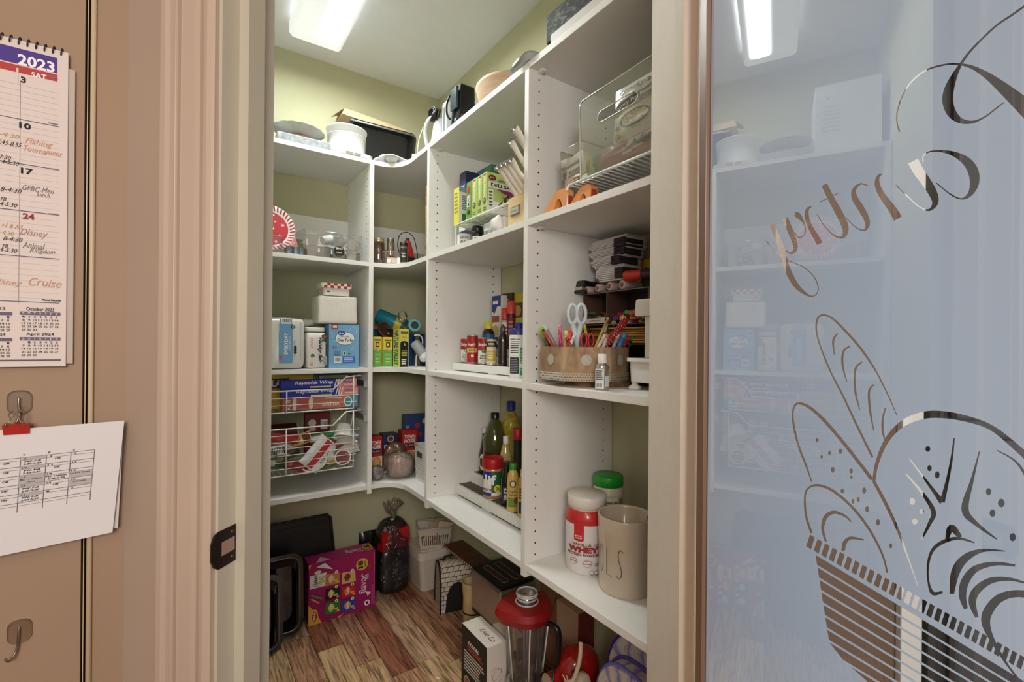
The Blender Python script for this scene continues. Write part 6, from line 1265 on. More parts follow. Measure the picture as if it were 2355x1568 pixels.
pen('red pencil leaning left beside the silver pen', (1276, 805), (1247, 757), 1.14, 1.15, .0032, (190, 56, 40), (60, 50, 46), 'pencil', 'pencil', .1)
pen('hot pink pen standing upright in the pen box', (1290, 805), (1288, 748), 1.15, 1.15, .0048, (196, 40, 100), (214, 120, 150), tl=.35)
pen('cream yellow marker upright left of the scissors', (1299, 805), (1302, 759), 1.15, 1.15, .0048, (220, 190, 110), (236, 214, 130), 'marker', 'marker')
pen('coral red highlighter leaning by the scissors', (1305, 790), (1316, 754), 1.16, 1.16, .0058, (216, 74, 80), (224, 90, 96), 'highlighter', 'marker')
pen('white pen beneath the coral highlighter', (1306, 805), (1322, 770), 1.14, 1.14, .0042, (222, 214, 206))
pen('dark red pen lying low in front of the scissors', (1316, 805), (1302, 775), 1.12, 1.12, .0044, (170, 46, 36))
pen('yellow marker behind the red scissors', (1354, 800), (1343, 742), 1.17, 1.18, .0040, (216, 184, 50), (226, 196, 60), 'marker', 'marker')
pen('yellow pencil with pink eraser leaning right', (1366, 805), (1399, 730), 1.13, 1.17, .0036, (214, 176, 80), (226, 150, 160), 'pencil', 'pencil', .08)
pen('turquoise gel pen leaning beside the yellow pencil', (1374, 805), (1395, 744), 1.14, 1.17, .0050, (60, 150, 180), (190, 206, 210), tl=.35)
pen('white pen leaning at the middle right of the pen box', (1372, 805), (1392, 769), 1.12, 1.13, .0046, (226, 216, 200))
pen('peach-tipped white pen beside the polka dot strip', (1385, 805), (1398, 768), 1.12, 1.13, .0046, (222, 212, 204), (214, 120, 90))
pen('grey marker leaning right near the blue marker', (1408, 805), (1423, 768), 1.14, 1.15, .0050, (180, 178, 180), (206, 204, 206), 'marker', 'marker')
pen('chunky blue marker at the right of the pen box', (1420, 805), (1438, 767), 1.13, 1.14, .0062, (60, 130, 200), (80, 150, 214), 'marker', 'marker')
pen('red marker right of the chunky blue marker', (1432, 800), (1449, 775), 1.16, 1.17, .0048, (190, 50, 44), None, 'marker', 'marker')
pen('green capped marker at the far right of the pen box', (1446, 800), (1456, 771), 1.18, 1.19, .0048, (40, 44, 40), (50, 170, 80), 'marker', 'marker', .5)
pd = thing('fabric_strip', 'red fabric wrapped stick with white polka dots in the pen box', 'stick', pt(1386, 803, 1.19)); a, c_ = pt(1386, 803, 1.19), pt(1444, 730, 1.22); d = c_-a
b = MB(); b.tube([tuple(d*k_) for k_ in (0, .3, .6, .85, 1)], .006, 12, rad=[.005, .0075, .0088, .0098, .006]); b.build('wrapped_stick', mat((168, 24, 34), .5), pd)
b = MB(); q0 = d.normalized(); sa = q0.cross(Vector((0, 0, 1))).normalized(); sb = sa.cross(q0)
for i in range(13):
    for j in range(7): aa = j*2*PI/7+i*.45; b.ball(tuple(d*(.05+.072*i)+(sa*math.cos(aa)+sb*math.sin(aa))*(.0055+.0003*i)), .0016, 3)
b.build('polka_dots', mat((240, 236, 234), .5), pd)['kind'] = 'stuff'
def scissors(label, pc_, py_, t, s, col, dx_=10, h0=803, sh=.012):
    o = thing('scissors', label, 'scissors', pt(pc_, h0, t)); base = pt(pc_, h0, t)
    for sgn in (-1, 1):
        c0 = pt(pc_+sgn*dx_, py_, t)-base; rr = Vector((_R.x, _R.y, 0)); pts = []
        for i in range(14): aa = 2*PI*i/14; pts.append(tuple(c0+rr*(math.cos(aa)*.0095*s)+Vector((0, 0, math.sin(aa)*.021*s))))
        b = MB(); b.tube(pts, .0042*s, 8, closed=True); b.build('finger_loop', mat(col, .4), o)
        b = MB(); b.tube([tuple(c0+Vector((0, 0, -.018*s))), tuple((pt(pc_+sgn*3, (py_+h0)/2+8, t)-base)), (0, 0, 0)], .005*s, 8, rad=[.0055*s, .0062*s, .005*s]); b.build('shank', mat(col, .4), o)
    return o
scissors('large pale blue scissors standing handles up in the pen box', 1327, 722, 1.21, 1.2, (196, 208, 214)); scissors('red scissors low in the pen box right of the blue pair', 1351, 782, 1.185, .75, (172, 28, 30), 8, 808)
# drawer organiser behind the pens
dxf = .955; Yl, _ = atX(1341, 700, dxf); Yr, _ = atX(1492, 700, dxf); dw = Yl-Yr
dr_ = thing('desk_organizer', 'dark clear drawer organizer full of small stationery behind the pen box', 'organizer', (dxf, (Yl+Yr)/2, z3), BR)
M_dk = mat((96, 72, 60), .2, coat=.5)
ztop = atX(1400, 672, dxf)[1]-z3; lv = [0, .055, .106, .160, ztop]
for z_ in lv: b = MB(); b.box(-dw/2, dw/2, 0, .085, z_, z_+.003, bev=.0006); b.build('divider', M_dk, dr_)
for x_ in (-dw/2, -dw/2+dw*.39, dw/2-.003): b = MB(); b.box(x_, x_+.003, 0, .085, .003, ztop, bev=.0006); b.build('divider', M_dk, dr_)
b = MB(); b.box(-dw/2, dw/2, .080, .085, 0, ztop); b.build('back_panel', mat((34, 24, 22), .5), dr_)
f = Print(lambda u, v, l: (-dw/2+.004+u*dw*.36, -.002-l, lv[3]+.006+v*.014), dw*.36, .014); f.rect(.02, 0, 1, 1, (206, 198, 186)); f.text('motherpens', .56, .5, .5, .6, (50, 44, 40)); f.build('paper_label', dr_)
rn = random.Random(8)
def contents(x0, x1, z0, z1, cols, n, mk, nm):
    for i in range(n):
        per = max(1, n//3+1); r_i, c_i = divmod(i, per); s = rn.uniform(.0075, .0095); b = MB()
        x = x0+(x1-x0)*(c_i+.5*(r_i % 2))/per; z = z0-.004+r_i*(.0125 if mk == 'b' else .0075)
        if mk == 'b': b.box(-s, s, -s*.6, s*.6, -s*.6, s*.6, bev=.001, m=RY(rn.uniform(-1, 1)) @ RZ(rn.uniform(-1, 1)))
        else: b.tube([(-s*2.2, 0, 0), (s*2.2, 0, 0)], .0028, 8, m=RY(rn.uniform(-.2, .2)))
        ci_ = rn.randrange(len(cols)); o = thing(nm[0], nm[1].replace('@', nm[4][ci_]), nm[2], (dxf+rn.uniform(.012, .06), (Yl+Yr)/2-x, z3+z), BR, nm[3]); b.build('piece', mat(cols[ci_], .4), o)
xl_ = -dw/2+dw*.40
contents(xl_+.012, dw/2-.02, lv[3]+.010, lv[4]-.012, [(200, 60, 80), (60, 160, 90), (220, 190, 60), (110, 40, 130), (224, 120, 100), (200, 200, 120)], 26, 'b', ('eraser', 'small @ eraser piled in the upper right clear drawer', 'eraser', 'erasers in the upper right drawer', ('pink', 'green', 'yellow', 'purple', 'orange', 'pale green')))
contents(-dw/2+.02, xl_-.02, lv[3]+.026, lv[4]-.012, [(190, 190, 190), (40, 110, 50), (190, 60, 50), (120, 90, 120), (30, 30, 34)], 10, 't', ('crayon', 'small @ crayon lying in the upper left labelled drawer', 'crayon', 'crayons in the upper left drawer', ('grey', 'green', 'red', 'mauve', 'black')))
for i in range(7):
    o = thing('pencil', '%s yellow wooden pencil in the pile in the wide middle drawer' % ('lowest', 'second lowest', 'third lowest', 'middle', 'third highest', 'second highest', 'topmost')[i], 'pencil', (dxf+.008+.005*(i % 3), (Yl+Yr)/2+.004*(i % 2), z3+lv[2]+.0072+.0062*i), BR, 'yellow pencils in the middle drawer')
    b = MB(); b.tube([(-dw/2+.022, 0, 0), (dw/2-.012, 0, 0)], .0030, 6); b.build('barrel', mat((206, 160, 70), .4), o); b = MB(); b.tube([(dw/2-.012, 0, 0), (dw/2-.007, 0, 0)], .003, 6); b.build('eraser_tip', mat((226, 150, 150), .5), o)
contents(-dw/2+.02, dw/2-.02, lv[1]+.010, lv[2]-.012, [(150, 40, 34), (40, 30, 30), (90, 60, 50), (170, 60, 50)], 12, 't', ('crayon', '@ crayon in the lower clear drawer below the pencils', 'crayon', 'crayons in the lower drawer', ('red', 'black', 'brown', 'light red')))
o = thing('tape_roll', 'brown tape roll hanging at the left of the organizer', 'tape', (dxf-.020, Yl-.005, z3+.132), 0, rot=(0, math.radians(80), .4)); b = MB(); b.lathe([(.008, 0), (.014, 0), (.014, .012), (.008, .012)], 24, capb=False, capt=False); b.build('tape_ring', mat((150, 112, 80), .5), o)
zo = z3+ztop+.0035
for i, (pc_, r_) in enumerate(((1352, .0105), (1377, .0115), (1404, .012), (1433, .0125))):
    Y, _ = atX(pc_, 660, dxf); o = lathe_thing('glitter_roll', '%s clear capped tube lying on top of the organizer' % ('leftmost', 'second', 'third', 'rightmost')[i], 'tube', (dxf-.005, Y, zo+r_), [(r_*.85, 0), (r_, .002), (r_, .07), (r_*.8, .072)], mat((176, 160, 154), .2, coat=.6, vary=.3, scale=60), cap=[(.002, -.0035), (r_*.45, -.003), (r_*.5, .0005)], capm=mat((150, 70, 80), .4), rot=(0, PI/2, 0), capname='end_plug', group='clear tubes on the organizer')
Y, _ = atX(1446, 632, dxf); o = lathe_thing('glue_stick', 'red tube lying across the clear capped tubes', 'tube', (dxf-.0, Y+.012, zo+.034), [(.0135, 0), (.014, .002), (.014, .05)], mat((196, 44, 34), .3, coat=.3), cap=[(.0135, .050), (.0135, .085), (.011, .087)], capm=mat((50, 30, 40), .35), rot=(math.radians(90), 0, math.radians(12)), capname='body_end')
st_ = thing('stapler', 'black stapler lying beside the paper stack', 'stapler', (dxf-.02, atX(1352, 660, dxf)[0]+.014, zo), BR+.2)
b = MB(); b.box(-.028, .02, 0, .10, 0, .010, bev=.003); b.build('base', mat((16, 16, 18), .35), st_); b = MB(); b.box(-.022, .016, 0.004, .095, .018, .040, bev=.007, top=(.8, .9)); b.build('top_arm', mat((18, 18, 20), .3, coat=.3), st_); b = MB(); b.box(-.016, .008, .0015, .02, .010, .020, bev=.001); b.build('magazine', mat((190, 186, 170), .25, metal=.9), st_)
def papers(label, py0, py1, pl, pr, X, rz):
    Y1_, ztp = atX(pl, py0, X); Y0_, _ = atX(pr, py0, X); zb0 = atX((pl+pr)/2, py1, X)[1]; w = Y1_-Y0_; h = ztp-zb0
    o = thing('paper_bundle', label, 'paper', (X, (Y0_+Y1_)/2, zb0), BR+rz, 'stacked folded paper bundles')
    n = 9
    for i in range(n):
        b = MB(); k_ = math.sin(PI*(i+.5)/n); j = rn.uniform(-.003, .003)
        b.box(-w/2+.010*(1-k_)+j, w/2-.004+j, .010*(1-k_), .085, h*i/n, h*(i+1)/n-.0006, bev=.0008); b.build('folded_sheet', mat((208-3*(i % 3), 202-3*(i % 2), 200), .8), o)
        if i in (2, 5): b = MB(); b.box(w*.2, w/2-.002, -.0015, .07, h*(i-1)/n, h*(i+2)/n-.001, bev=.001); b.build('dark_lining', mat((44, 30, 36), .8), o)
    return o
papers('bottom folded paper bundle directly on the clear tubes', 614, 645, 1371, 1432, .96, .06); papers('third folded paper bundle from the top', 592, 613.5, 1358, 1428, .96, -.05); papers('second folded paper bundle from the top', 576, 591.5, 1358, 1436, .96, .04); papers('topmost folded paper bundle under the shelf', 556, 575.5, 1354, 1440, .96, -.04)
boxR('crayon_box', 'yellow and green crayon box at the back right of the pen shelf', 1473, 1500, 596, 1.06, z3+ztop+.003, .02, (206, 176, 40), lambda f: (f.rect(0, 0, 1, .45, (50, 90, 40)), f.poly([(0, .3), (.5, .62), (1, .3), (1, .45), (.5, .78), (0, .45)], (40, 40, 36))))
sb = bottle('sanitizer_bottle', 'clear hand sanitizer bottle with white flip cap at the shelf front', 1368, 1402, 814, .792, z3, [(.85, 0), (.96, .02), (.96, .66), (.5, .74)], clear(gloss=1.1, haze=.12), [(.56, .74), (.6, .76), (.6, .99), (.54, 1)], mat((238, 238, 236), .35), lambda f: (f.rect(0, 0, .62, .95, (226, 226, 222)), f.lines(.08, .4, .55, .9, 5, (90, 90, 100)), f.bars(.1, .05, .5, .28), f.rect(.66, .1, 1, .6, (190, 200, 206))), (.05, .62), 1.1, .96, sx=.6)
ws = thing('footed_stand', 'white ceramic footed tray with upright post at the right edge', 'stand', (.865, .70, z3), BR)
M_cer = mat((240, 238, 234), .25, coat=.4)
b = MB(); po = rrect(.145, .10, .02, 5, 0, .05); b.frus([(x*.94, y) for x, y in po], po, .018, .068); b.build('tray_body', M_cer, ws); b = MB(); b.prism(rrect(.158, .112, .024, 5, 0, .05), .066, .075); b.build('tray_rim', M_cer, ws)
for x_ in (-.055, .055):
    for y_ in (.012, .088): b = MB(); b.lathe([(.014, 0), (.016, .003), (.015, .007), (.007, .012), (.009, .019)], 20); b.build('foot', M_cer, ws).location = (x_, y_, 0)
b = MB(); b.box(-.052, -.022, .04, .07, .074, .176, bev=.004); b.build('post', M_cer, ws); b = MB(); b.box(-.072, -.006, .025, .085, .174, .216, bev=.006, top=(.94, .94)); b.build('top_cap', M_cer, ws)
# ---- bay three, bottom shelf
lc, r, h = cylR(1302, 1398, 1110, .89, z5)
h = 1.2-(1131-792)/F_PX*((.89*SINY+lc[1]*COSY))-z5
wp = thing('protein_tub', 'red and white vanilla protein powder tub with white screw lid', 'tub', lc, facing(lc[0], lc[1])-.28)
b = MB(); b.lathe([(r*.92, 0), (r, .006), (r*1.0, h*.70), (r*.96, h*.77), (r*.80, h*.83)], 48); b.build('tub_body', mat((226, 222, 220), .3, coat=.3), wp)
b = MB(); b.lathe([(r*.84, h*.82), (r*.86, h*.845), (r*.92, h*.85), (r*.93, h*.985), (r*.89, h), (.001, h)], 48, capt=False); b.build('screw_lid', mat((232, 228, 220), .4), wp)
b = MB(); b.lathe([(r*1.003, h*.66), (r*1.003, h*.70), (r*.965, h*.772), (r*.81, h*.832)], 48, capb=False, capt=False); b.build('red_shoulder', mat((196, 44, 44), .3, coat=.3), wp)
f = curved(r*1.001, 0, h*.70, -1.35, 1.35); f.poly([(-.1, .92), (1.1, .92), (1.1, 1), (-.1, 1)], (196, 44, 44)) if 0 else f.rect(-.2, .93, 1.2, 1, (196, 44, 44)); f.rect(.38, .66, .56, .98, (196, 44, 44)); f.ell(.47, .66, .09, .03, (196, 44, 44)); f.text('MARKET', .47, .73, .13, .03, WHT); f.text('PANTRY', .47, .69, .13, .03, WHT)
f.text('VANILLA', .52, .575, .34, .055, (110, 40, 44), bold=.02); f.text('WHEY', .54, .48, .56, .11, (160, 40, 44), bold=.07); f.text('PROTEIN POWDER', .54, .385, .60, .055, (110, 40, 44), bold=.03); f.ell(.38, .25, .07, .055, (160, 60, 64)); f.ell(.38, .25, .063, .048, (226, 222, 220)); f.text('PROTEIN', .38, .25, .14, .025, (160, 40, 44), bold=.03)
f.ell(.62, .23, .08, .06, (160, 60, 64)); f.ell(.62, .23, .073, .053, (226, 222, 220)); f.text('CALORIES', .62, .23, .16, .028, (160, 40, 44), bold=.03); f.lines(.74, .18, .95, .25, 2, (120, 110, 110)); f.lines(.72, .54, .92, .6, 2, (120, 110, 110)); 
for i in range(4): f.rect(.66+.075*i, .03, .725+.075*i, .1, (150, 140, 134)); f.rect(.668+.075*i, .05, .717+.075*i, .093, (226, 222, 220)); f.L -= 2
f.build('wrap_label', wp)
lc, r, h = cylR(1377, 1501, 1152, .895, z5); h = 1.2-(1178-792)/F_PX*((.895*SINY+lc[1]*COSY))-z5
ck = thing('utensil_crock', 'large cream ceramic utensil crock with tall thin black lettering', 'crock', lc, facing(lc[0], lc[1])-.95)
b = MB(); b.lathe([(r*.93, 0), (r*.97, .006), (r*.98, h*.76), (r*1.0, h*.78), (r*1.02, h*.985), (r*1.0, h), (r*.94, h), (r*.91, h*.97), (r*.90, h*.3), (.001, h*.28)], 64, capt=False); b.build('crock_body', mat((206, 192, 170), .22, coat=.5), ck)
f = curved(r*.985, 0, h*.76, -1.1, 1.1)
def thin(f, segs):
    for s_ in segs: f.line(s_, .0016, (70, 66, 60))
    f.L += 0
u0 = .18
for i, ch in enumerate('TOOLS'):
    u = .06+.185*i; w_ = .10
    if ch == 'T': thin(f, [[(u, .82), (u+w_, .84)], [(u+w_/2, .83), (u+w_/2, .36)]])
    if ch == 'O': thin(f, [[(u+w_/2+w_/2*math.cos(a*PI/10), .6+.24*math.sin(a*PI/10)) for a in range(21)]])
    if ch == 'L': thin(f, [[(u, .84), (u, .37), (u+w_, .36)]])
    if ch == 'S': thin(f, [[(q.x, q.y) for q in spline([(u+w_, .8), (u+w_*.6, .84), (u+w_*.25, .78), (u+w_*.3, .66), (u+w_*.65, .54), (u+w_*.75, .42), (u+w_*.4, .35), (u, .39)], 6)]])
f.build('lettering', ck)
o = thing('spatula', 'dark grey utensil handle leaning inside the cream crock', 'utensil', (lc[0]+.01, lc[1]-.01, z5+h*.32)); b = MB(); b.tube([(0, 0, 0), (.015, -.04, h*.60), (.02, -.045, h*.66)], .008, 8, flat=.5); b.build('handle', mat((120, 104, 96), .35), o)
b = MB(); b.ball((.02, -.046, h*.68), .012, 8, sz=.6); b.build('handle_end', mat((60, 50, 46), .35), o)
lc, r, h = cylR(1365, 1433, 1076, 1.0, z5)
gt = thing('greens_tub', 'cream supplement tub with bright green lid at the shelf back', 'tub', lc, facing(lc[0], lc[1])); h = 1.2-(1088-792)/F_PX*((1.0*SINY+lc[1]*COSY))-z5
b = MB(); b.lathe([(r*.95, 0), (r*.98, .004), (r*.98, h*.84), (r*.9, h*.87)], 40); b.build('tub_body', mat((214, 206, 176), .35), gt); b = MB(); b.lathe([(r*.98, h*.87), (r, h*.875), (r, h*.985), (r*.95, h), (.001, h)], 40, capt=False); b.build('screw_lid', mat((28, 150, 44), .35), gt)
f = curved(r*.985, .01, h*.78, -1.2, 1.2); f.rect(.0, .0, 1, 1, (206, 200, 180)); f.rect(.35, .1, .8, .95, (226, 222, 206)); f.text('Supplement Facts', .57, .88, .42, .05, (40, 40, 36), bold=.03); f.lines(.38, .15, .77, .8, 12, (90, 86, 76)); f.rect(.82, .1, 1, .95, (150, 140, 110)); f.build('wrap_label', gt)
packet('crumpled black and silver coffee packet behind the crock', (.99, .80, z5+.028), .13, .10, .05, (52, 48, 44), (math.radians(-30), math.radians(20), BR), lambda f: (f.line([(.1, .8), (.8, .5)], .003, (190, 186, 176)), f.rect(.05, .1, .5, .4, (170, 160, 150))), 81, name='coffee_packet')
packet('flat white sachet lying between the tub and the crock', (.985, .90, z5), .10, .075, .03, (190, 178, 160), (math.radians(-40), 0, BR), lambda f: f.rect(.1, .5, .9, .9, (60, 50, 46)), 82, name='seasoning_sachet', cat='sachet')
# ============================================================ FLOOR OF THE PANTRY
# black pans leaning on the back wall
o = thing('baking_sheet', 'large black baking sheet leaning against the back wall at the left', 'baking sheet', (.40, 2.225, .0), rot=(math.radians(-7), 0, 0))
b = MB(); po = [(-.36, 0), (.155, 0), (.175, .06), (.150, .395), (.135, .41), (-.36, .405)]
b.prism([(x, z) for x, z in po], -.012, 0, m=RX(PI/2)); b.build('pan_body', mat((20, 18, 18), .42, vary=.2, scale=8), o)
b = MB(); b.tube([(x, -.002, z) for x, z in po], .006, 8, closed=True); b.build('rolled_rim', mat((34, 32, 32), .3), o)
b = MB(); b.tube([(-.34, -.003, .375), (.135, -.003, .378)], .0015, 6); b.build('pressed_line', mat((70, 68, 66), .3), o)
def deep_pan(label, x0, x1, y, zt, tilt, d=.05, c_=(16, 15, 15), r=.05):
    o = thing('roasting_pan', label, 'pan', ((x0+x1)/2, y, 0), rot=(math.radians(tilt), 0, 0)); w = x1-x0; h = zt
    b = MB(); O = rrect(w, h, r, 6, 0, h/2); I = rrect(w-.03, h-.03, r*.8, 6, 0, h/2); I2 = rrect(w-.07, h-.07, r*.7, 6, 0, h/2)
    for A, B_, a, c in ((O, O, 0, .010), (I, I2, .010, d)): b.frus(A, B_, a, c, m=RX(PI/2) @ T(0, 0, -c*0), cap=(0, 0))
    b._new([(x, 0, z) for x, z in O]+[(x, -.010, z) for x, z in O]+[(x, -.010, z) for x, z in I], [(len(O)+i, len(O)+(i+1) % len(O), 2*len(O)+(i+1) % len(O), 2*len(O)+i) for i in range(len(O))])
    b.build('rim', mat((26, 24, 24), .15, coat=.5), o, fixn=True)
    b = MB(); b._new([(x, .0, z) for x, z in O]+[(x, .004, z) for x, z in O], [tuple(range(len(O)))]); b.build('pan_body', mat(c_, .12, coat=.6), o)
    b = MB(); b.tube([(x, -.011, z) for x, z in I], .0035, 6, closed=True); b.build('bright_edge', mat((120, 118, 114), .2, metal=.6), o); return o
deep_pan('black glossy roasting pan with rounded corners standing by the snack box', .16, .405, 2.105, .325, -5)
deep_pan('smaller black roasting pan standing in front at the far left', .10, .315, 2.025, .29, -6, r=.04)
# big magenta snack box
cb_ = thing('chip_box', 'large magenta multipack chip box standing on the wood floor', 'box', (.5695, 2.120, 0)); w, d, h = .284, .09, .258
b = MB(); b.box(-w/2, w/2, 0, d, 0, h, bev=.0015); b.build('carton_body', mat((160, 20, 96), .4), cb_)
f = face('F', w, d, h); MAG2 = (196, 40, 130)
f.rect(0, 0, 1, 1, (158, 18, 92)); f.poly([(0, 0), (.19, 0), (.10, .20), (.03, .30), (0, .34)], (224, 180, 60)); f.poly([(0, 1), (.04, 1), (0, .93)], (224, 180, 60))
f.ell(.085, .14, .05, .11, (236, 190, 70)); f.ell(.085, .13, .035, .085, (180, 30, 36)); f.text('FritoLay', .085, .13, .13, .05, WHT, rot=PI/2, bold=.03)
f.rect(.015, .60, .25, .82, (232, 230, 226)); f.lines(.04, .62, .2, .68, 2, (150, 150, 150)); f.text('LEARN', .10, .74, .14, .05, (60, 50, 30), rot=PI/2, bold=.04); f.text('PLAY', .17, .72, .12, .05, (200, 170, 40), rot=PI/2, bold=.05); f.text('IT UP', .215, .72, .10, .025, (60, 50, 30), rot=PI/2)
f.ell(.79, .80, .095, .105, (214, 176, 60)); f.text('18', .765, .80, .13, .085, (40, 24, 20), rot=PI/2, bold=.05); f.text('BAGS', .84, .80, .10, .03, (40, 24, 20), rot=PI/2, bold=.03)
f.text('flavor', .80, .46, .34, .12, (232, 226, 230), rot=PI/2, bold=.01); f.L += 1; f.text('MIX', .875, .57, .09, .04, (232, 226, 230), rot=PI/2); f.rect(.975, .05, .99, .95, (200, 80, 150)); f.lines(.94, .06, .97, .4, 20, (200, 90, 150), jag=0)
BG = [(.34, .68, (196, 130, 70), (230, 190, 120), 'Chips'), (.58, .64, (220, 180, 120), (150, 60, 40), 'Fritos'), (.34, .44, (26, 24, 26), (214, 190, 60), 'Lays'), (.58, .41, (186, 40, 34), (230, 120, 50), 'Doritos'), (.34, .21, (40, 130, 50), (214, 200, 60), 'Lays'), (.58, .17, (30, 70, 170), (220, 160, 60), 'Doritos')]
for u, v, c1, c2, t_ in BG:
    q = [(-.105, -.09), (.11, -.10), (.10, .09), (-.10, .105)]; f.poly([(u+a, v+c) for a, c in q], c1); f.ell(u-.02, v+.01, .05, .055, c2); f.text(t_, u-.02, v+.01, .13, .055, WHT if c1 != (220, 180, 120) else (60, 40, 60), rot=PI/2, bold=.03)
    for k_ in range(3): f.ell(u+.06+.02*math.sin(k_*2), v-.05+.02*math.cos(k_*3), .025, .02, (226, 180, 90), n=5)
    f.ell(u+.055, v+.105, .024, .026, (240, 240, 240)); f.ell(u+.055, v+.105, .008, .012, (60, 60, 60))
f.poly([(.10, .96), (.34, .86), (.22, 1.0)], (226, 224, 222)); f.ell(.12, .87, .05, .03, (226, 222, 214)); f.line([(.03, .52), (.18, .42)], .006, (50, 150, 150)); f.line([(.03, .46), (.14, .36)], .006, (220, 160, 80)); f.poly([(.84, .33), (.92, .30), (.87, .24)], (230, 228, 226)); f.poly([(.40, .04), (.50, .07), (.43, -.0+.01)], (220, 160, 110)); f.ell(.86, .13, .045, .05, (236, 230, 226)); f.ell(.86, .13, .022, .025, (40, 36, 36)); f.ell(.90, .76, .035, .045, (150, 60, 40)); f.build('front_print', cb_)
f = face('T', w, d, h); f.rect(0, 0, 1, 1, MAG2); f.text('flavor', .70, .5, .26, .42, (236, 226, 232), bold=.01); f.L += 1; f.text('MIX', .80, .2, .07, .16, (236, 226, 232)); f.ell(.92, .5, .075, .46, (214, 176, 60)); f.text('18', .92, .6, .08, .36, (40, 24, 20), bold=.05); f.text('BAGS', .92, .24, .09, .14, (40, 24, 20)); f.poly([(.1, .0), (.33, .1), (.2, .6)], (226, 224, 222)); f.build('top_print', cb_)
f = face('L', w, d, h); f.rect(0, 0, 1, 1, (110, 14, 70)); f.lines(.3, .3, .8, .8, 6, (170, 80, 130)); f.build('side_print', cb_)
# rubbish bag with red boxes inside
tbg = thing('trash_bag', 'knotted clear plastic bag of rubbish with red packaging inside', 'bag', (.825, 2.145, 0))
soft(.155, .13, .345, .55, .018, 91, 48, 30, 14).build('plastic_film', clear((200, 200, 206), .15, .2, .10, (90, 86, 94), wr=30, fk=.9), tbg)
soft(.145, .12, .235, .45, .012, 92, 30, 18, 16).build('dark_contents', mat((30, 28, 34), .35, coat=.5, vary=.5, scale=24, bump=.6), tbg).location = (0, .005, .003)
for i, (x, y, z, a) in enumerate(((-.036, .012, .215, .2), (.034, .010, .22, -.15))):
    b = MB(); b.box(-.030, .030, 0, .05, 0, .095, bev=.003, m=RZ(a)); q = b.build('red_package', mat((176, 26, 30), .35), tbg); q.location = (x, y, z)
b = MB(); b.sheet(lambda u, v: ((.006+.034*v**1.5*(1+.35*math.sin(u*38+v*3)))*math.cos(2*PI*u)+.008*math.sin(v*7), .065+(.006+.026*v**1.5*(1+.3*math.cos(u*31)))*math.sin(2*PI*u), .342+.085*v+.014*v*math.sin(u*44)), 44, 10, wrap=True); b.build('gathered_neck', clear((226, 220, 204), .3, .2, .35, (150, 140, 110), wr=60), tbg)
b = MB(); b.tube([(.008*math.cos(a*PI/5), .065+.008*math.sin(a*PI/5), .345) for a in range(10)], .003, 6, closed=True); b.build('tie', mat((190, 186, 170), .5), tbg)
o = thing('bag_flap', 'loose black bin liner corner sticking out behind the magenta box', 'bag', (.725, 2.245, .0)); b, fn = pouch(.10, .30, .03, 95, .012); b.build('liner', mat((18, 18, 16), .3, coat=.4), o)
# white storage tub with lid
tb_ = thing('storage_tub', 'white lidded plastic storage tub on the floor in the corner', 'tub', (1.005, 2.185, 0))
b = MB(); A = rrect(.135, .15, .02, 5); B_ = rrect(.168, .185, .022, 5); b.frus(A, B_, 0, .165); b.build('tub_body', mat((206, 196, 182), .45), tb_)
b = MB(); C_ = rrect(.180, .198, .026, 5); b.prism(C_, .158, .196); b.prism(rrect(.150, .168, .02, 5), .196, .200); b.build('lid', mat((214, 204, 190), .45), tb_)
b = MB(); b.box(.0, .05, -.0945, -.0925, .13, .145, bev=.001); b.build('dark_label', mat((36, 40, 38), .5), tb_)
# slotted basket with paint stains on top of the tub
sbk = thing('slotted_basket', 'paint-stained white slotted basket sitting on the white tub lid', 'basket', (1.000, 2.10, .2005), -.35)
w_, d_, h_ = .165, .13, .095
V = [(-w_*.42, .01, 0), (w_*.42, .01, 0), (w_*.42, d_-.01, 0), (-w_*.42, d_-.01, 0), (-w_/2, 0, h_), (w_/2, 0, h_), (w_/2, d_, h_), (-w_/2, d_, h_)]
M_bas = mat((196, 184, 172), .45)
b = MB(); b._new(V, [(0, 3, 2, 1), (2, 3, 7, 6)]); b._new(V, [(0, 1, 5, 4)]); b._new(V, [(1, 2, 6, 5), (3, 0, 4, 7)]); b.build('basket_body', M_bas, sbk)
b = MB(); b.tube([V[4], V[5], V[6], V[7]], .004, 8, closed=True); b.build('rim', M_bas, sbk)
f = Print(lambda u, v, l: (-w_*.42+u*w_*.84-(1-2*u)*-0+(u-.5)*w_*.16*v, .01-.01*v-l, v*h_), w_*.84, h_); 
for i in range(13): f.rect(.08+.068*i, .14, .105+.068*i, .66, (44, 30, 26)); f.L -= 1
f.L += 1; rn = random.Random(14)
for i in range(16): f.ell(rn.uniform(.05, .95), rn.uniform(.3, .98), rn.uniform(.012, .03), rn.uniform(.02, .06), rn.choice(((170, 30, 44), (170, 30, 44), (206, 180, 40), (40, 40, 40), (40, 90, 50))), n=8)
f.build('paint_stains', sbk)
f = Print(lambda u, v, l: (-w_*.42-.0055*v*1.0-.008*v-l, d_-.01-u*(d_-.02), v*h_), d_, h_); f.rect(.08, .05, .92, .72, (150, 24, 30)); f.build('red_panel', sbk)
for i, (lb, c_, x, r_) in enumerate((('folded cream card sticking out of the stained basket', (196, 176, 146), .0, .3), ('second cream card leaning in the stained basket', (206, 190, 160), .035, -.25))):
    o = thing('paper_card', lb, 'card', (1.005+x, 2.115-x*.5, .235), r_, None, (math.radians(-10), math.radians(14), r_)); b = MB(); b.box(-.035, .035, 0, .002, 0, .085); b.build('card_body', mat(c_, .8), o)
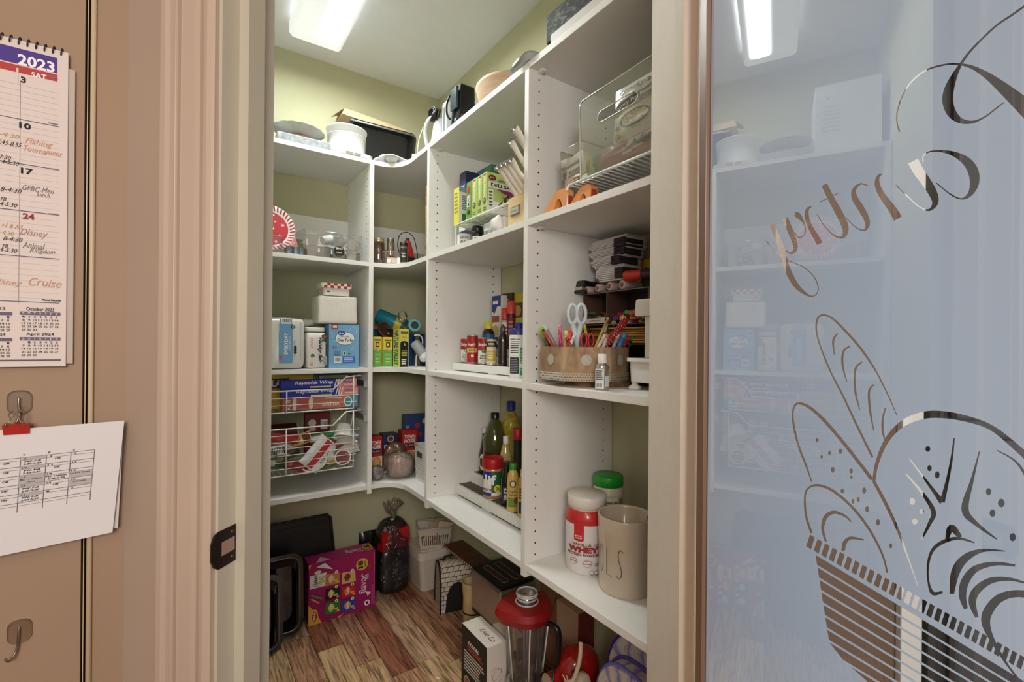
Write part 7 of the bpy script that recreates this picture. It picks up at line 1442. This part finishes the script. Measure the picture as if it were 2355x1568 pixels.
# board with beaded rim over the tub and lunch bag
bd_ = thing('beaded_tray', 'dark rectangular tray with beaded rim lying under the lowest shelf', 'tray', (1.035, 1.83, .255), BR)
b = MB(); b.box(-.155, .155, -.045, .055, 0, .008, bev=.003); b.build('tray_body', streak((70, 40, 28), (104, 64, 46), .5, (30, 3, 30)), bd_)
b = MB()
for i in range(34): b.ball((-.153+.0093*i, -.047, .005), .0045, 4, mi=i % 2)
for i in range(10): b.ball((.157, -.043+.0098*i, .005), .0045, 4, mi=i % 2)
b.build('beaded_rim', [mat((190, 160, 130), .4), mat((96, 50, 34), .5)], bd_)['kind'] = 'stuff'
# grid-patterned lunch bag
lbg = thing('lunch_bag', 'soft lunch bag with white and black brick grid pattern', 'bag', (1.020, 1.935, 0), BR-.25)
def lb_fn(u, v, rr=1.):
    a = PI*v; x = .062*sgp(math.cos(a), .6); z = .21*(abs(math.sin(a))**.6)
    return x, z
prof = []
N = 24
for i in range(N+1):
    a = PI*i/N; prof.append((.062*sgp(math.cos(a), .8), .205*abs(math.sin(a))**.62))
b = MB(); dL = .15
b._new([(x, -dL/2+dL*j/6, z+.002*math.sin(j*1.3)) for j in range(7) for x, z in prof], [(j*(N+1)+i, j*(N+1)+i+1, (j+1)*(N+1)+i+1, (j+1)*(N+1)+i) for j in range(6) for i in range(N)], smooth=True)
b._new([(x, -dL/2, z) for x, z in prof], [tuple(range(N, -1, -1))]); b._new([(x, dL/2, z) for x, z in prof], [tuple(range(N+1))])
mm = bpy.data.materials.new('brick_cloth'); mm.use_nodes = True; nt = mm.node_tree; bs = nt.nodes['Principled BSDF']; bs.inputs['Roughness'].default_value = .8
tc = nt.nodes.new('ShaderNodeTexCoord'); sep = nt.nodes.new('ShaderNodeSeparateXYZ'); nt.links.new(tc.outputs['Object'], sep.inputs[0]); cmb = nt.nodes.new('ShaderNodeCombineXYZ')
ad = nt.nodes.new('ShaderNodeMath'); ad.operation = 'ADD'; nt.links.new(sep.outputs[0], ad.inputs[0]); nt.links.new(sep.outputs[1], ad.inputs[1]); nt.links.new(ad.outputs[0], cmb.inputs[0]); nt.links.new(sep.outputs[2], cmb.inputs[1])
br = nt.nodes.new('ShaderNodeTexBrick'); br.inputs['Scale'].default_value = 1; br.inputs['Brick Width'].default_value = .026; br.inputs['Row Height'].default_value = .019; br.inputs['Mortar Size'].default_value = .0012; br.inputs['Mortar Smooth'].default_value = 0
br.inputs['Color1'].default_value = (*lin((214, 202, 188)), 1); br.inputs['Color2'].default_value = (*lin((200, 186, 170)), 1); br.inputs['Mortar'].default_value = (.01, .01, .01, 1)
nt.links.new(cmb.outputs[0], br.inputs['Vector']); nt.links.new(br.outputs[0], bs.inputs['Base Color'])
b.build('cloth_body', mm, lbg)
for yy in (-dL/2, dL/2): b = MB(); b.tube([(x*1.01, yy, z*1.01) for x, z in prof], .0042, 6); b.build('black_piping', mat((18, 16, 16), .7), lbg)
b = MB(); b.tube(spline([(.0, -.05, .203), (.0, -.045, .222), (.0, 0, .228), (0, .045, .222), (0, .05, .203)], 5), .006, 8, flat=.5); b.build('carry_handle', mat((16, 15, 15), .7), lbg)
b = MB(); b.sheet(lambda u, v: (.0635+.001, -.055+.11*u, .002+.13*v*(math.sin(PI*u)**.35)), 12, 8); b.build('mesh_pocket', mat((20, 18, 18), .8), lbg)
# tan canister, toaster on its carton
o = lathe_thing('tan_canister', 'tan canister with black band tucked behind the toaster', 'canister', (.985, 1.705, 0), [(.038, 0), (.040, .004), (.039, .15), (.044, .20), (.043, .215), (.036, .205), (.034, .16)], mat((196, 172, 128), .5, vary=.12, scale=20))
b = MB(); b.lathe([(.0405, .088), (.0405, .094)], 28); b.build('black_band', mat((24, 20, 18), .5), o)
o = carton('storage_box', 'dark brown carton under the stainless toaster', 'box', (.965, 1.505, 0), BR, .20, .12, .152, (84, 60, 46))
f = face('F', .20, .12, .152); f.lines(.2, .3, .8, .7, 3, (120, 96, 76)); f.build('front_print', o)
to = thing('toaster', 'stainless steel long-slot toaster with black top', 'toaster', (.925, 1.505, .1525), BR)
tw, td, th = .215, .155, .165
b = MB(); b.box(-tw/2, tw/2, 0, td, .012, th, bev=.012); b.build('steel_body', mat((200, 198, 192), .3, metal=.9, vary=.1, scale=10), to)
b = MB(); b.box(-tw/2+.003, tw/2-.003, .003, td-.003, th-.002, th+.009, bev=.005); b.build('black_top', mat((20, 20, 20), .25), to)
for y in (.045, .098):
    b = MB(); b.tube([(x, y+yy, th+.0095) for x, yy in rrect(tw*.70, .026, .006, 3)], .0016, 6, closed=True); b.build('slot_frame', M_steel, to)
    b = MB(); b.box(-tw*.34, tw*.34, y-.010, y+.010, th+.0088, th+.0096); b.build('bread_slot', mat((52, 36, 26), .5), to)
b = MB(); b.box(-tw/2+.002, tw/2-.002, .004, td-.004, 0, .013, bev=.003); b.build('base', mat((22, 22, 22), .4), to)
b = MB(); b.lathe([(.011, 0), (.011, .014), (.009, .017)], 20, m=T(tw/2-.001, td*.62, th*.75) @ RY(PI/2)); b.box(tw/2, tw/2+.022, td*.3, td*.5, th*.66, th*.72, bev=.003); b.build('lever', mat((24, 24, 24), .3), to)
# white and black appliance carton with script lettering
ab = thing('appliance_box', 'white appliance carton with black printed side and script lettering on top', 'box', (.752, 1.289, 0), BR); w, d, h = .158, .072, .28
b = MB(); b.box(-w/2, w/2, 0, d, 0, h, bev=.0012); b.build('carton_body', mat((226, 220, 210), .45), ab)
f = face('F', w, d, h); f.rect(0, 0, 1, 1, (30, 26, 26)); f.text('COSORI', .48, .85, .40, .045, WHT, bold=.04); f.lines(.25, .76, .85, .82, 2, (190, 70, 40)); f.lines(.12, .50, .92, .74, 7, (214, 206, 200), jag=.3)
for u, v in ((.25, .38), (.62, .32), (.85, .26)): f.ell(u, v, .13, .075, (190, 150, 130)); f.ell(u, v, .09, .05, (120, 70, 56)); f.line([(u-.03, v-.03), (u-.03, v+.03)], .001, (226, 200, 180)); f.line([(u+.02, v-.03), (u+.02, v+.03)], .001, (226, 200, 180)); f.text('10', u-.02, v-.11, .08, .03, (200, 60, 40))
f.build('front_print', ab)
f = face('T', w, d, h); f.text('Live Lo', .66, .5, .5, .26, (110, 50, 40), rot=.0, bold=.005, shear=.4); f.build('top_print', ab)
f = face('R', w, d, h)
for u, v in ((.5, .66), (.45, .32)): f.line([(u+.26*math.cos(a*PI/10+.3), v+.085*math.sin(a*PI/10)) for a in range(22)], .0009, (90, 74, 66)); f.line([(u+.22*math.cos(a*PI/10), v+.01+.06*math.sin(a*PI/10+.5)) for a in range(22)], .0009, (110, 94, 84))
f.line([(.45, .48), (.6, .47)], .0012, (190, 50, 40)); f.rect(.2, .0, .5, .03, (190, 40, 36)); f.build('side_print', ab)
o = carton('appliance_box', 'black and white carton end standing behind the script-lettered box', 'box', (.84, 1.262, 0), BR, .11, .05, .272, (206, 196, 184))
f = face('R', .11, .05, .272); f.rect(0, .55, 1, 1, (26, 24, 24)); f.text('Best', .5, .72, .6, .05, WHT); f.build('side_print', o)
# blender
bl_ = thing('blender', 'blender with red lid clear ribbed jar and black handle', 'blender', (.832, 1.118, 0), BR+.35)
M_red = mat((140, 18, 20), .4, coat=.2)
b = MB(); b.lathe([(.075, 0), (.078, .01), (.072, .08), (.058, .15), (.052, .185)], 32); b.build('motor_base', mat((150, 24, 26), .25, coat=.5), bl_)
b = MB(); b.lathe([(.056, .185), (.060, .19), (.060, .205), (.050, .21)], 32); b.build('chrome_ring', mat((180, 176, 172), .15, metal=.95), bl_)
JG = clear((236, 232, 228), 1.3, .04, .05)
b = MB(); b.sheet(lambda u, v: ((.046+.022*v+.0018*(abs(math.sin(u*PI*6))**6))*math.cos(2*PI*u), (.046+.022*v+.0018*(abs(math.sin(u*PI*6))**6))*math.sin(2*PI*u), .208+.205*v), 72, 6, wrap=True); b.build('glass_jar', clear((226, 222, 218), .2, .04, .03, fk=.8), bl_)
for i in range(6):
    a = i*PI/3+.2; b = MB(); b.tube([((.0475)*math.cos(a), .0475*math.sin(a), .212), (.0695*math.cos(a), .0695*math.sin(a), .41)], .0022, 6); b.build('jar_rib', mat((206, 202, 196), .12, coat=.6), bl_)
b = MB(); b.lathe([(.028, .208), (.030, .222), (.010, .232)], 20); b.box(-.024, .024, -.003, .003, .230, .236, m=RZ(.5)); b.box(-.003, .003, -.024, .024, .236, .242, m=RZ(.5)); b.build('blade_assembly', mat((40, 38, 38), .25, metal=.6), bl_)
b = MB(); lidp = [(.078*math.cos(2*PI*i/60)*(1+.26*max(0, math.cos(2*PI*i/60+2.2))**10), .078*math.sin(2*PI*i/60)*(1+.26*max(0, math.cos(2*PI*i/60+2.2))**10)) for i in range(60)]
b.frus([(x*.9, y*.9) for x, y in lidp], lidp, .398, .418, smooth=True); b.frus(lidp, [(x*.93, y*.93) for x, y in lidp], .418, .436, smooth=True); b.frus([(x*.93, y*.93) for x, y in lidp], [(x*.5, y*.5) for x, y in lidp], .436, .441); b.build('red_lid', M_red, bl_)
for z, r_ in ((.442, .033), (.452, .028), (.463, .031), (.468, .030)): b = MB(); b.tube([(r_*math.cos(a*PI/14), r_*math.sin(a*PI/14), z) for a in range(28)], .0024, 6, closed=True); b.build('cap_ring', mat((206, 206, 204), .1, coat=.8), bl_)
b = MB(); b.lathe([(.027, .441), (.027, .468), (.022, .468), (.022, .447), (.001, .446)], 28, capt=False); b.build('clear_cap', clear((240, 240, 240), 1.3, .03, .08), bl_)
b = MB(); b.tube(spline([(.066, 0, .40), (.100, 0, .398), (.110, 0, .37), (.104, 0, .28), (.092, 0, .25), (.055, 0, .245)], 5), .009, 10, flat=.8); b.build('handle', mat((18, 16, 16), .3), bl_)
# red stand mixer
mx_ = thing('stand_mixer', 'glossy red stand mixer head with chrome attachment hub', 'mixer', (.93, 1.0, 0), BR)
mx_.scale = (.86, .95, .93)
b = MB(); b.sheet(lambda u, v: ((.068*math.sin(PI*min(.999, max(.001, v)))**.55)*math.cos(2*PI*u)*(1-.12*v), -.075+.150*v, .300+(.064*math.sin(PI*min(.999, max(.001, v)))**.55)*math.sin(2*PI*u)), 32, 24, wrap=True); b.build('mixer_head', mat((158, 22, 22), .12, coat=.8), mx_)
b = MB(); b.lathe([(.024, 0), (.027, .004), (.027, .040), (.030, .05)], 28, m=T(-.01, -.108, .285) @ RX(-PI/2)); b.build('hub', mat((158, 22, 22), .15, coat=.8), mx_)
b = MB(); b.lathe([(.028, 0), (.028, .004), (.018, .005), (.016, .014), (.001, .014)], 28, m=T(-.01, -.112, .285) @ RX(-PI/2), capt=False); b.build('chrome_hub_ring', mat((200, 196, 190), .12, metal=.95), mx_)
b = MB(); b.box(-.035, .035, .02, .065, .0, .28, bev=.015); b.build('column', mat((150, 20, 22), .15, coat=.7), mx_)
b = MB(); b.box(-.065, .065, -.06, .08, 0, .03, bev=.012); b.build('base_foot', mat((150, 20, 22), .15, coat=.7), mx_)
b = MB(); b.lathe([(.03, .03), (.045, .04), (.055, .09), (.058, .15), (.060, .152), (.056, .150)], 36, m=T(0, -.015, 0)); b.build('steel_bowl', mat((190, 188, 184), .12, metal=.95), mx_)
# cartons behind the blender
o = carton('appliance_box', 'reddish brown printed carton behind the blender handle', 'box', (1.035, 1.262, 0), BR, .10, .055, .37, (128, 88, 66))
f = face('F', .10, .055, .37); f.line([(.2+.3*math.cos(a*PI/8), .8+.1*math.sin(a*PI/8)) for a in range(17)], .003, (50, 30, 24)); f.line([(.6, .7), (.9, .95)], .004, (50, 30, 24)); f.rect(.1, .3, .9, .55, (150, 110, 86)); f.lines(.2, .1, .8, .25, 3, (60, 40, 30)); f.build('front_print', o)
o = carton('appliance_box', 'tan and red carton standing right of the blender', 'box', (1.02, 1.152, 0), BR, .105, .07, .35, (176, 142, 116))
f = face('F', .105, .07, .35); f.rect(.15, .2, .8, .7, (160, 124, 98)); f.rect(.3, .1, .6, .6, (140, 106, 84)); f.text('Live', .5, .15, .4, .05, (60, 40, 30), shear=.3); f.build('front_print', o)
f = face('R', .105, .07, .35); f.rect(0, 0, 1, 1, (110, 40, 34)); f.build('side_print', o)
# tote straps, cord and backpack at the right end
tt = thing('canvas_tote', 'cream canvas tote bag with knotted rope beside the backpack', 'bag', (.825, .905, 0), BR)
soft(.045, .06, .34, .5, .006, 101, 24, 18, 16).build('canvas_body', mat((186, 170, 146), .8, vary=.1, scale=14), tt)
b = MB(); b.tube(spline([(0, .0, .31), (-.012, -.012, .30), (.004, .0, .345), (.012, .01, .39), (.006, .02, .43)], 6), .0055, 8, rad=None); b.build('rope', mat((196, 180, 152), .9, bump=.8, scale=200), tt)
b = MB(); b.ball((-.006, -.008, .318), .018, 6, sx=.8, sy=.7); b.build('rope_knot', mat((200, 184, 156), .9, bump=.8, scale=200), tt)
b = MB()
for i in range(9): a = i*.7; b.tube([(-.006+.012*math.cos(a), -.008, .32), (-.008+.02*math.cos(a), -.012+.006*math.sin(a), .338+.004*math.sin(i*3))], .0012, 4)
b.build('rope_fringe', mat((206, 192, 168), .9), tt)['kind'] = 'stuff'
cd = thing('hanging_cable', 'black appliance cord hanging down beside the canvas tote', 'cord', (.79, .945, 0))
b = MB(); b.tube(spline([(.03, .03, .33), (.005, .01, .28), (-.005, 0, .20), (0, -.02, .12), (.01, -.05, .04), (.03, -.08, .004)], 8), .0032, 8); b.build('cord', mat((20, 20, 20), .35), cd)
b = MB(); b.tube(spline([(.05, .01, .30), (.02, -.02, .24), (.0, -.04, .12), (.0, -.05, .02)], 8), .0026, 8); b.build('wire_strand', mat((206, 204, 200), .3), cd)
bp_ = thing('backpack', 'pastel tie-dye backpack with purple zipper edges under the right bay', 'backpack', (.90, .800, 0), BR)
mm = bpy.data.materials.new('tie_dye'); mm.use_nodes = True; nt = mm.node_tree; bs = nt.nodes['Principled BSDF']; bs.inputs['Roughness'].default_value = .6
tc = nt.nodes.new('ShaderNodeTexCoord'); wv_ = nt.nodes.new('ShaderNodeTexWave'); wv_.inputs['Scale'].default_value = 7; wv_.inputs['Distortion'].default_value = 9; wv_.inputs['Detail'].default_value = 3; wv_.inputs['Detail Scale'].default_value = 1.2; nt.links.new(tc.outputs['Object'], wv_.inputs['Vector'])
cr = nt.nodes.new('ShaderNodeValToRGB'); nt.links.new(wv_.outputs['Fac'], cr.inputs[0]); e = cr.color_ramp.elements; e[0].color = (*lin((206, 208, 198)), 1); e[1].color = (*lin((150, 130, 190)), 1)
for p_, c_ in ((.3, (214, 214, 210)), (.5, (226, 150, 160)), (.65, (196, 206, 200)), (.8, (170, 190, 214))): q = e.new(p_); q.color = (*lin(c_), 1)
nt.links.new(cr.outputs[0], bs.inputs['Base Color'])
def bp_shell(y0, y1, w, h, name, m_, lean=0.):
    out = [(w/2*sgp(math.cos(PI*i/20), .7), h*abs(math.sin(PI*i/20))**.6) for i in range(21)]
    b = MB(); n = len(out); b._new([(x*.96, y0, z) for x, z in out]+[(x, y0+.012, z) for x, z in out]+[(x, y1, z) for x, z in out], [(k_*n+i, k_*n+i+1, (k_+1)*n+i+1, (k_+1)*n+i) for k_ in (0, 1) for i in range(n-1)]+[tuple(range(n-1, -1, -1)), tuple(range(2*n, 3*n))], smooth=False); b.build(name, m_, bp_, fixn=True); return out
out = bp_shell(0, .05, .25, .385, 'front_pocket', mm); bp_shell(.052, .13, .26, .445, 'main_compartment', mm)
for y, s, c_ in ((.012, 1., (120, 120, 200)), (.05, 1.01, (90, 80, 170)), (.06, 1.05, (60, 40, 150)), (.128, 1.05, (52, 36, 140))):
    b = MB(); b.tube([(x*s, y, z*(s if s < 1.03 else 1.157)) for x, z in out], .0055, 6); b.build('zipper_piping', mat(c_, .5), bp_)
b = MB(); b.box(.04, .06, .014, .02, .33, .36, bev=.002); b.build('zipper_pull', mat((30, 28, 34), .35, metal=.5), bp_)
o = thing('patterned_pouch', 'black and cream patterned cloth pouch behind the backpack', 'pouch', (1.04, .93, .0), BR); soft(.07, .045, .40, .45, .006, 111, 24, 18, 16).build('cloth_body', mat((150, 130, 110), .8, vary=.75, scale=40), o)
o = thing('red_box', 'red box with white print at the far right under the shelf', 'box', (1.04, .76, 0), BR); b = MB(); b.box(-.08, .08, 0, .05, 0, .50, bev=.002); b.build('carton_body', mat((160, 36, 32), .4), o)
f = face('F', .16, .05, .50); f.lines(.1, .5, .9, .95, 6, (206, 190, 180)); f.build('front_print', o)
o = thing('paper_scrap', 'tiny white paper scrap lying on the wood floor', 'scrap', (*atZ(1007, 1559, .001), .0005), .6); b = MB(); b.box(-.0035, .0035, -.008, .008, 0, .001); b.build('paper_body', mat((236, 234, 230), .8), o)
